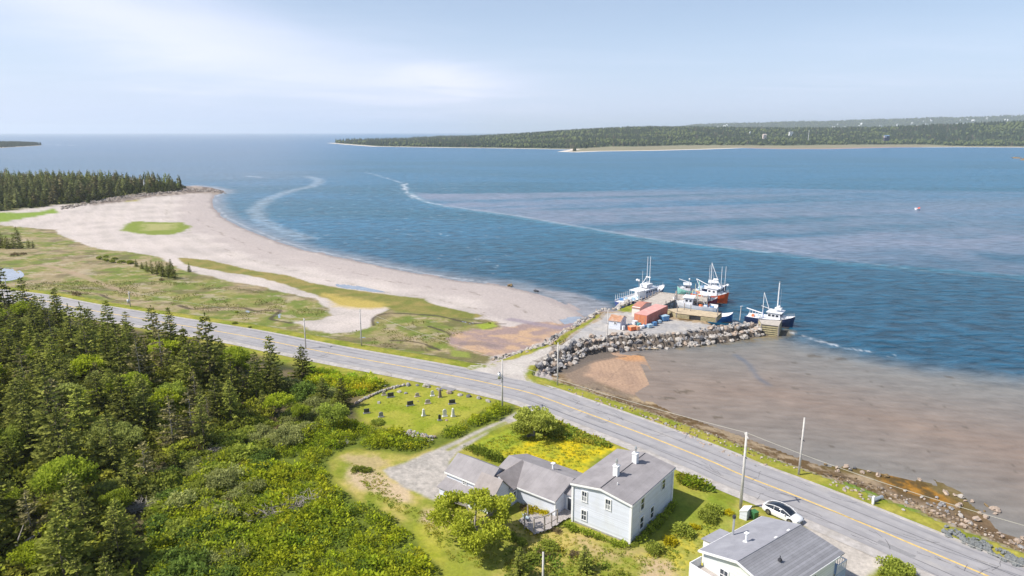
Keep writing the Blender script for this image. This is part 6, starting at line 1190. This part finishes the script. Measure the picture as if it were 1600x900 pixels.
crib('tan decked timber crib with a dark opening, between the red container and the blue boat', [(1057, 489), (1119, 496), (1127, 489), (1065, 481), (1043, 483)], 3.75, 2.45, 4, {0: (.33, .62), 1: (.33, .62)} if False else {0: (.33, .62)})
crib('small timber crib wharf beside the navy boat at the tip of the boulder bank', [(1190, 506), (1217, 509), (1221, 501), (1186, 499)], 2.7, -.8, 6, {})
for u, v in [(1058, 487), (1069, 484), (1121, 493), (1079, 486)]: x, y = g(u, v, 3.75); tag(MB().tube((0, 0, 0), (0, 0, 2.0), .13, .1, 7).build('mooring_post', M['post'], loc=(x, y, 3.6)), 'tall mooring post standing on the tan timber crib', 'post', 'mooring posts on the tan crib')
# lamp post at the wharf
x, y = g(1156, 500, 2.5); o = empty('lamp_post', (x, y, 2.4), .3, 'pale lamp post with a short arm by the navy boat', 'lamp post'); MB().tube((0, 0, 0), (.1, 0, 3.6), .12, .09).build('shaft', M['pole'], o); MB().box((.25, 0, 3.65), (.7, .2, .14)).build('lamp_head', M['white'], o)
x, y = g(1076, 462, 2.9); o = empty('lamp_post', (x, y, 2.9), .3, 'thin lamp post with a white globe on the wharf arm', 'lamp post'); MB().tube((0, 0, 0), (0, 0, 4.7), .08, .06).build('shaft', M['metal'], o); MB().ball((0, 0, 4.9), .26).build('globe', M['white'], o, True)
x, y = g(997, 480, 2.6); o = empty('lamp_post', (x, y, 2.6), .3, 'thin lamp post with a round lamp in front of the white wheelhouse', 'lamp post'); MB().tube((0, 0, 0), (0, 0, 7.2), .09, .06).build('shaft', M['metal'], o); MB().ball((0, 0, 7.4), .28).build('globe', M['white'], o, True)
# ------------------------------------------------------------------ sheds, container, gear
def shed(label, a, b, c, zb, hw_, rh, wall, roof, name='shed', win=True):
    """a,b = base of the long front wall, c = base of the far end corner (pixels)"""
    A_, B_, C_ = (np.array(g(*p, zb)) for p in (a, b, c)); L = np.linalg.norm(B_ - A_); D = np.linalg.norm(C_ - B_); rz = math.atan2(*(B_ - A_)[::-1]); o = empty(name, (A_[0], A_[1], zb), rz, label, 'shed')
    MB().extr([(0, 0), (D, 0), (D, hw_), (D / 2, hw_ + rh), (0, hw_)], 'x', 0, L).build('wall', wall, o)
    for q in ([(-.15, -.2, hw_ - .05), (L + .15, -.2, hw_ - .05), (L + .15, D / 2, hw_ + rh + .08), (-.15, D / 2, hw_ + rh + .08)], [(-.15, D / 2, hw_ + rh + .08), (L + .15, D / 2, hw_ + rh + .08), (L + .15, D + .2, hw_ - .05), (-.15, D + .2, hw_ - .05)]): MB().slab(q, .1).build('roof', roof, o)
    if win: window(o, (L * .55, -.01, hw_ * .72), '-y', .5, .4, 1, 1); window(o, (L + .01, D * .5, hw_ * .8), '+x', .4, .5, 1, 1)
    return o
rust = paint('rust_brown_roofing', (.42, .22, .13), .85, .25, 1.5, dirt=((.55, .45, .38), .6, 1.2)); redroof = paint('dull_red_roofing', (.45, .20, .15), .85, .2, 1.5)
shed('small white shed with a rusty brown roof beside the wharf road', (951, 513), (969, 515.5), (980, 509), 2.5, 2.15, .8, M['siding'], rust)
shed('small cream shed with a dull red roof behind the container', (987, 494), (999, 496), (1012, 486), 2.5, 2.5, .6, paint('cream_paint', (.72, .66, .60), .7, .1), redroof, win=False)
RC = paint('faded_red_container_paint', (.55, .20, .16), .6, .12, .8, stripes=(0, .35, .12), dirt=((.62, .34, .28), .5, .5)); RCT = paint('faded_pink_container_roof', (.66, .33, .29), .6, .1, .8, dirt=((.6, .45, .4), .5, .8)); OR = paint('orange_steel', (.60, .22, .11), .6, .15, 1)
A_, B_, C_ = np.array(g(997, 506.5, 2.5)), np.array(g(1010, 510, 2.5)), np.array(g(1042, 494, 2.5)); rz = math.atan2(*(C_ - B_)[::-1]); Lc = np.linalg.norm(C_ - B_); Wc = 3.3
o = empty('shipping_container', (B_[0], B_[1], 2.5), rz, 'faded red shipping container on the wharf gravel', 'container')
MB().b2((0, 0, .12), (Lc, Wc, 2.7)).build('body', RC, o); MB().b2((-.03, -.03, 2.7), (Lc + .03, Wc + .03, 2.78)).build('roof', RCT, o)
for i, y in enumerate((.04, Wc / 2 + .02)): d_ = MB().b2((-.07, y, .2), (-.003, y + Wc / 2 - .06, 2.6)).build('door', OR, o); MB().tube((-.1, y + .5, .25), (-.1, y + .5, 2.1), .025, n=5).build('lock_bar', M['metal'], d_)
for x in (0, Lc):
    for y in (0, Wc): MB().box((x, y, 1.37), (.16, .16, 2.8)).build('corner_post', RC, o)
for k in range(int(Lc / .45)): MB().box((.3 + k * .45, -.03, 1.4), (.18, .06, 2.4)).build('rib', RC, o)
def tote(u, v, w, d, h, mat, label, grp=None, lid=None, rz_=.5):
    x, y = g(u, v, 2.5); o = empty('fish_tote', (x, y, gz(x, y)), rz_, label, 'tote', grp); m = MB(); q = [(-.5, -.5), (.5, -.5), (.5, .5), (-.5, .5)]
    m.add([(a * w * .92, b * d * .92, .1) for a, b in q] + [(a * w, b * d, h) for a, b in q], [(0, 3, 2, 1), (4, 5, 6, 7), (0, 1, 5, 4), (1, 2, 6, 5), (2, 3, 7, 6), (3, 0, 4, 7)]); m.build('box', mat, o)
    MB().box((0, 0, h + .03), (w + .1, d + .1, .1)).build('lid', lid or mat, o)
    for s in (-1, 1): MB().box((s * w * .32, 0, .06), (.14, d * .85, .12)).build('runner', M['dark'], o)
BL = paint('blue_plastic', (.10, .26, .50), .5, .15, 1); BLP = paint('pale_blue_plastic', (.40, .55, .66), .5, .1, 1); ORP = paint('orange_plastic', (.80, .20, .07), .5, .1, 1); ORL = paint('light_orange_plastic', (.85, .42, .25), .5, .1, 1); WP = paint('white_plastic', (.75, .76, .78), .5, .05, 1)
tote(988, 516, 1.9, 1.3, 1.0, ORP, 'large orange fish tote in front of the white shed', lid=ORL); tote(996, 516, .9, .9, .9, ORL, 'small pale orange tote beside the large orange one'); tote(1038, 501, 2.0, 1.4, 1.3, BL, 'large blue tote with a pale lid at the far corner of the red container', lid=BLP)
tote(1015, 512, 1.2, .9, .8, BLP, 'pale blue tote near the container door'); tote(1022, 509, 1.1, .9, .9, BL, 'blue tote against the long side of the container'); tote(1003, 513, 1.0, .8, .6, WP, 'white tote between the orange totes and the container'); tote(1030, 505, .8, .8, .7, BLP, 'small pale blue tote along the container side'); tote(992, 509, 1.0, 1.0, 1.2, WP, 'tall white tote behind the orange totes'); tote(998, 510, .8, .8, .8, paint('teal_plastic', (.15, .42, .45), .5), 'teal tote among the white gear')
tote(974, 516, .6, .5, 1.0, WP, 'white drum like tote at the corner of the white shed'); tote(1008, 511.5, .6, .6, .5, BL, 'little blue tote by the container corner post')
for i in range(16):
    u = rnd.uniform(982, 1012); x, y = g(u, 511 - (u - 982) * .12 + rnd.uniform(-3.5, 2.5), 2.5); k = rnd.choice(['w', 'o', 'b'])
    q = MB().ball((0, 0, .3), .33, (1, 1, .9), 8, 5).build('float', {'w': WP, 'o': ORP, 'b': BLP}[k], loc=(x, y, gz(x, y)), smooth=True); tag(q, {'w': 'white net float in the heap of gear beside the container', 'o': 'orange net float in the heap of gear beside the container', 'b': 'pale blue net float in the heap of gear beside the container'}[k], 'float', {'w': 'white floats', 'o': 'orange floats', 'b': 'pale blue floats'}[k] + ' in the gear heap')
# ------------------------------------------------------------------ boats
def hullmesh(L, B, D, sheer, name, mat, parent, stripe=None):
    st = [(-.5, .80, 0), (-.42, .90, 0), (-.2, 1.0, .02), (0, 1.0, .08), (.2, .92, .22), (.34, .70, .45), (.44, .38, .72), (.50, .06, 1.0)]; secs = []
    for s, b, q in st:
        zt = D + sheer * q; w = B / 2 * b; x = s * L; fl = .80 - .25 * max(0, s) * 2
        secs.append([(x - (.04 * L * q), -w * fl * .35, -.7), (x - .02 * L * q, -w * fl, .0), (x, -w * .95, zt * .6), (x + .015 * L * q, -w, zt), (x + .015 * L * q, -w + .12 * min(1, b * 2), zt), (x, -max(w - .14, 0), zt - .42), (x, max(w - .14, 0), zt - .42), (x + .015 * L * q, w - .12 * min(1, b * 2), zt), (x + .015 * L * q, w, zt), (x, w * .95, zt * .6), (x - .02 * L * q, w * fl, .0), (x - .04 * L * q, w * fl * .35, -.7)])
    n = 12; out, deck = MB(), MB()
    V = [v for s in secs for v in s]; F1, F2 = [], []
    for i in range(len(secs) - 1):
        for j in range(n):
            f = (i * n + j, i * n + (j + 1) % n, (i + 1) * n + (j + 1) % n, (i + 1) * n + j); (F2 if j in (3, 4, 5, 6, 7) else F1).append(f)
    F1 += [tuple(range(n)), tuple((len(secs) - 1) * n + j for j in range(n))]
    out.add(V, F1); deck.add(V, F2); h = out.build(name, mat, parent); return h, deck, lambda x: D + sheer * np.interp(x / L, [s[0] for s in st], [s[2] for s in st])
def boat(label, s, b, B, D, sheer, hull, top, house, masts=(), bars=(), name='fishing_boat', cat='boat', extra=None):
    S_, E_ = np.array(g(*s, .3)), np.array(g(*b, .3)); L = np.linalg.norm(E_ - S_); c = (S_ + E_) / 2; o = empty(name, (c[0], c[1], 0), math.atan2(*(E_ - S_)[::-1]), label, cat)
    h, dk_, zt = hullmesh(L, B, D, sheer, 'hull', hull, o); dk_.build('deck', top, o)
    MB().box((0, 0, .05), (L * .86, B * .80, .16)).build('boot_stripe', M['shade'], o)
    if house:
        x0, x1, w, hh = house[:4]; zb = D - .45; m = MB(); x0 *= L; x1 *= L; w *= B
        m.add([(x0, -w / 2, zb), (x1, -w / 2, zb), (x1, w / 2, zb), (x0, w / 2, zb), (x0, -w / 2 * .95, zb + hh), (x1 - .35, -w / 2 * .95, zb + hh), (x1 - .35, w / 2 * .95, zb + hh), (x0, w / 2 * .95, zb + hh)], [(0, 3, 2, 1), (4, 5, 6, 7), (0, 1, 5, 4), (1, 2, 6, 5), (2, 3, 7, 6), (3, 0, 4, 7)]); wh = m.build('wheelhouse', top, o); MB().box(((x0 + x1) / 2 - .1, 0, zb + hh + .06), (x1 - x0 + .5, w + .3, .14)).build('roof', top, wh)
        k = max(2, int((x1 - x0) / 1.1))
        for i in range(k):
            for sd in (-1, 1): MB().box((x0 + (x1 - x0 - .5) * (i + .5) / k, sd * w * .489, zb + hh * .70), (.62, .06, .5)).build('window', M['glass'], wh)
        for i in range(3): MB().box((x1 - .22, (i - 1) * w * .3, zb + hh * .72), (.06, w * .24, .55)).build('window', M['glass'], wh)
        # forward trunk cabin
        MB().add([(x1, -w * .42, zb), (x1 + L * .13, -w * .25, zb + .3), (x1 + L * .13, w * .25, zb + .3), (x1, w * .42, zb), (x1, -w * .4, zb + hh * .55), (x1 + L * .12, -w * .22, zb + hh * .5), (x1 + L * .12, w * .22, zb + hh * .5), (x1, w * .4, zb + hh * .55)], [(0, 3, 2, 1), (4, 5, 6, 7), (0, 1, 5, 4), (1, 2, 6, 5), (2, 3, 7, 6), (3, 0, 4, 7)]).build('cuddy', top, o)
        q = MB(); 
    for x, y, z0, z1, r in masts: mm = MB().tube((x * L, y * B, z0), (x * L, y * B, z1), r, r * .7, 7).build('mast', M['white'], o)
    for a, b_, r, mt in bars: MB().tube((a[0] * L, a[1] * B, a[2]), (b_[0] * L, b_[1] * B, b_[2]), r, r, 5).build('boom', mt, o)
    rl = MB(); 
    for i in range(7): t = .30 + .19 * i / 6; hw__ = np.interp(t, [-.5, .2, .34, .44, .5], [.8, .92, .70, .38, .06]) * B / 2 - .1; rl.tube((t * L, hw__, zt(t * L)), (t * L, hw__, zt(t * L) + .8), .035, n=4).tube((t * L, -hw__, zt(t * L)), (t * L, -hw__, zt(t * L) + .8), .035, n=4)
    if house: rl.build('bow_rail', M['metal'], o)
    for k in range(5):  # deck gear
        MB().box((rnd.uniform(-.42, -.12) * L, rnd.uniform(-.28, .28) * B, D - .1), (rnd.uniform(.6, 1.2), rnd.uniform(.5, 1), rnd.uniform(.4, .8)), rnd.uniform(0, 3)).build('fish_box', rnd.choice([WP, BLP, BL, ORP, WP]), o)
    if extra: extra(o, L, B)
    return o
Bo = {k: paint(k, c, .35, .08, .6, spec=.6) for k, c in {'white_gelcoat': (.80, .80, .82), 'navy_hull': (.02, .035, .10), 'orange_hull': (.78, .11, .02), 'maroon_hull': (.30, .03, .05), 'blue_hull': (.03, .14, .38), 'indigo_hull': (.05, .08, .25), 'teal_paint': (.30, .62, .52), 'cream_paint_gear': (.68, .66, .48)}.items()}
mw, mt_ = M['white'], M['metal']
def gantryA(o, L, B):
    for sd in (-1, 1):
        MB().tube((.02 * L, sd * .30 * B, 3.2), (.12 * L, sd * .1 * B, 6.6), .1, n=5).build('gantry_leg', mw, o)
    MB().box((.12 * L, 0, 6.5), (.3, 1.6, .25)).build('gantry_top', mw, o); MB().ball((-.05 * L, 1.3, 6.0), .45, (1, 1, .8)).build('radar_dome', mw, o, True); MB().box((.1 * L, 0, 5.0), (1.4, .2, .2)).build('radar', mw, o)
    MB().box((.08 * L, 0, 4.2), (3.2, 2.4, .9)).build('flybridge', mw, o); MB().box((-.13 * L, 0, 3.4), (.14 * L, 3.6, .1)).build('awning', mw, o)
    for x_ in (-.19, -.08):
        for y_ in (-1.7, 1.7): MB().tube((x_ * L, y_, 1), (x_ * L, y_, 3.4), .06, n=5).build('awning_post', mw, o)
    for i in range(9): MB().tube((-.47 * L + i * .045 * L, .42 * B, 1.2), (-.47 * L + i * .045 * L, .42 * B, 3.0), .06, n=5).build('stanchion', mw, o)
boat('white and dark blue fishing boat with twin antennas on the sea side of the wharf', (969, 477), (1036, 457), 5.2, 1.5, 1.3, Bo['indigo_hull'], Bo['white_gelcoat'], (-.05, .24, .74, 2.2), masts=[(.12, -.09, 5, 12.8, .10), (.12, .09, 5, 12.6, .10), (.05, .2, 4, 8.5, .06)], extra=gantryA)
def gB(o, L, B):
    MB().ball((.12 * L, 0, 6.6), .75, (1.3, .9, .45)).build('radar_dome', mw, o, True)
boat('bright orange hulled trawler with a triangular mast at the far corner of the wharf', (1084, 464), (1137, 473), 5.4, 1.9, 1.6, Bo['orange_hull'], Bo['white_gelcoat'], (-.02, .28, .8, 2.8), masts=[(-.02, .0, 4, 11.5, .13), (.30, -.1, 3.6, 10.8, .1), (.36, .12, 3.6, 10.8, .1), (-.12, .2, 3.5, 10.5, .07)], bars=[((-.02, 0, 11.3), (.28, 0, 4.2), .09, mw), ((-.02, 0, 11.3), (.04, .25, 4.2), .07, mw), ((-.45, 0, 6), (-.05, 0, 4.5), .12, mw), ((-.45, 0, 6), (-.3, 0, 3.0), .1, mw)], extra=gB)
boat('maroon hulled boat moored between the orange trawler and the wharf arm', (1078, 474), (1120, 478), 4.6, 1.6, 1.3, Bo['maroon_hull'], Bo['white_gelcoat'], (.0, .28, .78, 2.3), masts=[(-.1, .1, 2, 6.5, .07)], bars=[((-.4, -.2, 1.5), (-.4, -.2, 4.6), .12, Bo['cream_paint_gear']), ((-.3, -.25, 1.5), (-.3, -.25, 4.6), .12, Bo['cream_paint_gear']), ((-.2, -.2, 1.5), (-.2, -.2, 4.6), .12, Bo['cream_paint_gear']), ((-.4, -.2, 4.6), (-.2, -.2, 4.6), .12, Bo['cream_paint_gear'])])
boat('dark navy boat with a white deck moored behind the orange trawler', (1090, 455), (1134, 458), 4.8, 1.7, 1.3, Bo['navy_hull'], Bo['white_gelcoat'], (-.1, .2, .78, 2.4), masts=[(-.05, .0, 3, 7, .07)])
boat('pale teal trimmed boat with deck gantries, moored behind the wharf arm', (1098, 459), (1058, 457), 4.4, 1.4, 1.0, Bo['teal_paint'], Bo['white_gelcoat'], (.0, .26, .75, 2.2), bars=[((-.35, .3, 1.2), (-.35, .3, 3.8), .1, Bo['teal_paint']), ((-.35, -.3, 1.2), (-.35, -.3, 3.8), .1, Bo['teal_paint']), ((-.35, -.3, 3.8), (-.35, .3, 3.8), .1, Bo['teal_paint']), ((.45, 0, 4.6), (0, 0, 3.6), .12, mw), ((-.2, .3, 1.2), (-.2, .3, 3.6), .09, Bo['cream_paint_gear'])])
def gF(o, L, B):
    for i in range(3): MB().tube((.34 * L - i * 1.1, -B * .40, 1.75 + .12 * (2 - i)), (.34 * L - i * 1.1, -B * .5, 1.75 + .12 * (2 - i)), .17, n=8).build('porthole', M['glass'], o)
boat('white fishing boat with a tall bow moored inside the wharf behind the tan crib', (1120, 488), (1052, 481), 4.8, 2.0, 1.6, Bo['white_gelcoat'], Bo['white_gelcoat'], (.04, .26, .8, 2.4), masts=[(-.06, .1, 2, 4.6, .05)], bars=[((-.12, -.3, 1.2), (-.12, -.3, 4.6), .12, Bo['cream_paint_gear']), ((-.02, -.3, 1.2), (-.02, -.3, 4.4), .12, Bo['cream_paint_gear']), ((-.12, -.3, 4.5), (-.02, -.3, 4.4), .1, Bo['cream_paint_gear']), ((-.28, .2, 1.2), (-.2, .2, 3.2), .08, mw)], extra=gF)
boat('small blue hulled open boat with a white deck just beyond the tan crib', (1108, 499), (1144, 501), 3.8, 1.6, 1.0, Bo['blue_hull'], Bo['white_gelcoat'], None)
def gH(o, L, B):
    MB().ball((.16 * L, .3, 4.9), .5, (1, 1, .8)).build('radar_dome', mw, o, True); MB().box((.16 * L, 0, 4.4), (1.6, 1.4, .5)).build('flybridge', mw, o); MB().tube((.14 * L, 0, 11.2), (.14 * L, 0, 11.6), .12, .12, 5).build('mast_light', mt_, o)
    for i in range(4): MB().tube((-.48 * L + i * .06 * L, .44 * B, 1.2), (-.48 * L + i * .06 * L, .44 * B, 2.4), .06, n=4).build('stanchion', mw, o)
boat('navy hulled fishing boat with one tall white mast beyond the boulder bank', (1166, 499), (1240, 510), 5.0, 1.7, 1.3, Bo['navy_hull'], Bo['white_gelcoat'], (-.02, .26, .8, 2.3), masts=[(.14, 0, 4, 11.2, .2), (.18, .1, 4, 9.5, .05), (-.16, .0, 1.5, 8.2, .1)], bars=[((-.16, 0, 8.2), (-.03, .1, 3.6), .07, mw), ((-.16, 0, 8.2), (-.01, -.1, 3.6), .07, mw), ((-.2, 0, 4.6), (.08, 0, 3.8), .07, mw), ((-.52, .1, 3.3), (-.18, .1, 2.5), .16, Bo['white_gelcoat']), ((-.16, .1, 1.2), (-.16, .1, 3.4), .18, Bo['blue_hull'])], extra=gH)
boat('tiny white motor boat anchored alone far out on the sand bars of the bay', (1430.5, 327), (1437, 327), 2.8, .9, .8, Bo['white_gelcoat'], Bo['orange_hull'], None, name='motor_boat')
for u, v, lab in [(1137, 447, 'white mooring buoy beyond the orange trawler')]: x, y = g(u, v, 0); tag(MB().ball((0, 0, .1), .55).build('mooring_buoy', mw, loc=(x, y, .1), smooth=True), lab, 'buoy')
x, y = g(1017, 545, .2); tag(MB().tube((-1.6, 0, 0), (1.6, -.5, .05), .16, .1, 6).build('driftwood_log', M['tan'], loc=(x, y, .3)), 'pale drift log at the foot of the boulder bank', 'log')
# guard posts by the cove
x, y, z = P3(1364, 788); o = empty('culvert_marker', (x, y, z), .5, 'short white marker posts and pale pipe on the verge above the rocky cove', 'marker post')
MB().box((0, 0, .5), (.25, .25, 1.3)).build('post', M['white'], o); MB().tube((.3, .3, .35), (2.3, .3, .3), .22, n=8).build('pipe', M['metal'], o)
# ------------------------------------------------------------------ far buildings
def farhouse(u, v, Y, w, d, h, wallm, roofm, label, grp=None, rz_=.2, name='far_house'):
    w, d, h = w * .62, d * .62, h * .45
    X = (u - 800) / FPX * (Y * CP + 0 * SP) ; z = gz(X, Y) - .5; yy = (450 - v) / FPX; zz_ = HCAM + (-SP + yy * CP) / (CP + yy * SP) * Y - h * .6; z = max(z, zz_)
    o = empty(name, (X, Y, z), rz_, label, 'house', grp); MB().extr([(-d / 2, -12), (d / 2, -12), (d / 2, h), (0, h + d * .28), (-d / 2, h)], 'x', -w / 2, w / 2).build('wall', wallm, o)
    for s in (-1, 1): MB().slab([(-w / 2 - .5, s * (d / 2 + .5), h), (w / 2 + .5, s * (d / 2 + .5), h), (w / 2 + .5, 0, h + d * .3), (-w / 2 - .5, 0, h + d * .3)], .4).build('roof', roofm, o)
    return o
bluer = paint('blue_metal_roof', (.20, .32, .48), .5, .1, .2); darkw = paint('dark_stained_wall', (.08, .07, .08), .8, .1, .3); pinkw = paint('pale_pink_wall', (.66, .55, .50), .7, .05)
o = farhouse(1386, 213, 2150, 26, 11, 7, darkw, bluer, 'large dark house with a blue roof in the woods of the far shore'); 
for k in range(3): MB().box((-7 + 6 * k, -4.2, 2), (2.4, .3, 2)).build('window', M['glass'], o)
MB().b2((-13, -7, -2), (-5, -4.2, 3.5)).build('porch', pinkw, o)
farhouse(1195, 211, 2500, 20, 12, 9, pinkw, pinkw, 'pale pinkish house in a clearing of the far shore'); farhouse(1236, 207, 2900, 26, 12, 7, M['white'], M['metal'], 'long white building in the far woods'); farhouse(1172, 206.5, 2900, 7, 6, 8, M['white'], M['white'], 'tiny white building above the far woods'); farhouse(1375, 197, 4300, 24, 12, 10, M['white'], M['metal'], 'white building on the far ridge above the blue roofed house'); farhouse(1401, 194, 4600, 14, 10, 8, M['white'], M['metal'], 'small white building on the far ridge')
r9 = np.random.RandomState(3)
for i in range(34):
    u = [1120, 1128, 1310, 1322, 1350, 1428, 1440, 1452, 1490, 1500, 1512, 1540, 1575][i % 13] + r9.uniform(-9, 9); Y = 8300 + r9.uniform(-500, 600); X = (u - 800) / FPX * Y * CP; z = gz(X, Y) + 6
    o = empty('far_house', (X, Y, z), r9.uniform(0, 3), 'white house of the town scattered over the blue hills on the horizon', 'house', 'white houses on the far hills'); w = r9.uniform(18, 42)
    MB().extr([(-7, -10), (7, -10), (7, 14), (0, 20), (-7, 14)], 'x', -w / 2, w / 2).build('wall', M['white'], o)
X = (1264 - 800) / FPX * 2600 * CP; tag(MB().tube((0, 0, 0), (0, 0, 46), .9, .5, 5).build('radio_mast', M['white'], loc=(X, 2600, gz(X, 2600))), 'thin white radio mast rising above the far woods', 'mast')
x, y = g(226, 293, 3); o = empty('light_tower', (x, y, 2.6), .3, 'small white tower among the spruces of the headland', 'tower'); MB().tube((0, 0, 0), (0, 0, 5.6), .8, .6, 8).build('wall', M['white'], o); MB().tube((0, 0, 5.6), (0, 0, 6.4), .45, .45, 8).build('lantern', M['glass'], o); MB().tube((0, 0, 6.4), (0, 0, 6.9), .6, .1, 8).build('roof', M['white'], o)
# mailbox-like utility box near the forest
x, y, z = P3(75, 490); o = empty('utility_box', (x, y, z), .3, 'small grey utility box beside the road in front of the spruces', 'utility box'); MB().box((0, 0, .6), (1.4, 1.0, 1.2)).build('cabinet', M['metal'], o); MB().box((0, 0, 1.25), (1.6, 1.2, .1)).build('lid', M['dark'], o)
# ------------------------------------------------------------------ sea air
hm, n, l = newmat('sea_haze'); n.remove(n['Principled BSDF']); pv = n.new('ShaderNodeVolumePrincipled')
pv.inputs['Color'].default_value = (0.88, 0.94, 1.0, 1); pv.inputs['Density'].default_value = 7.5e-5; pv.inputs['Anisotropy'].default_value = 0.2
l.new(pv.outputs[0], n['Material Output'].inputs['Volume'])
hb = MB().box((0, 0, 146), (54000, 54000, 300)).build('haze', hm); tag(hb, kind='stuff')
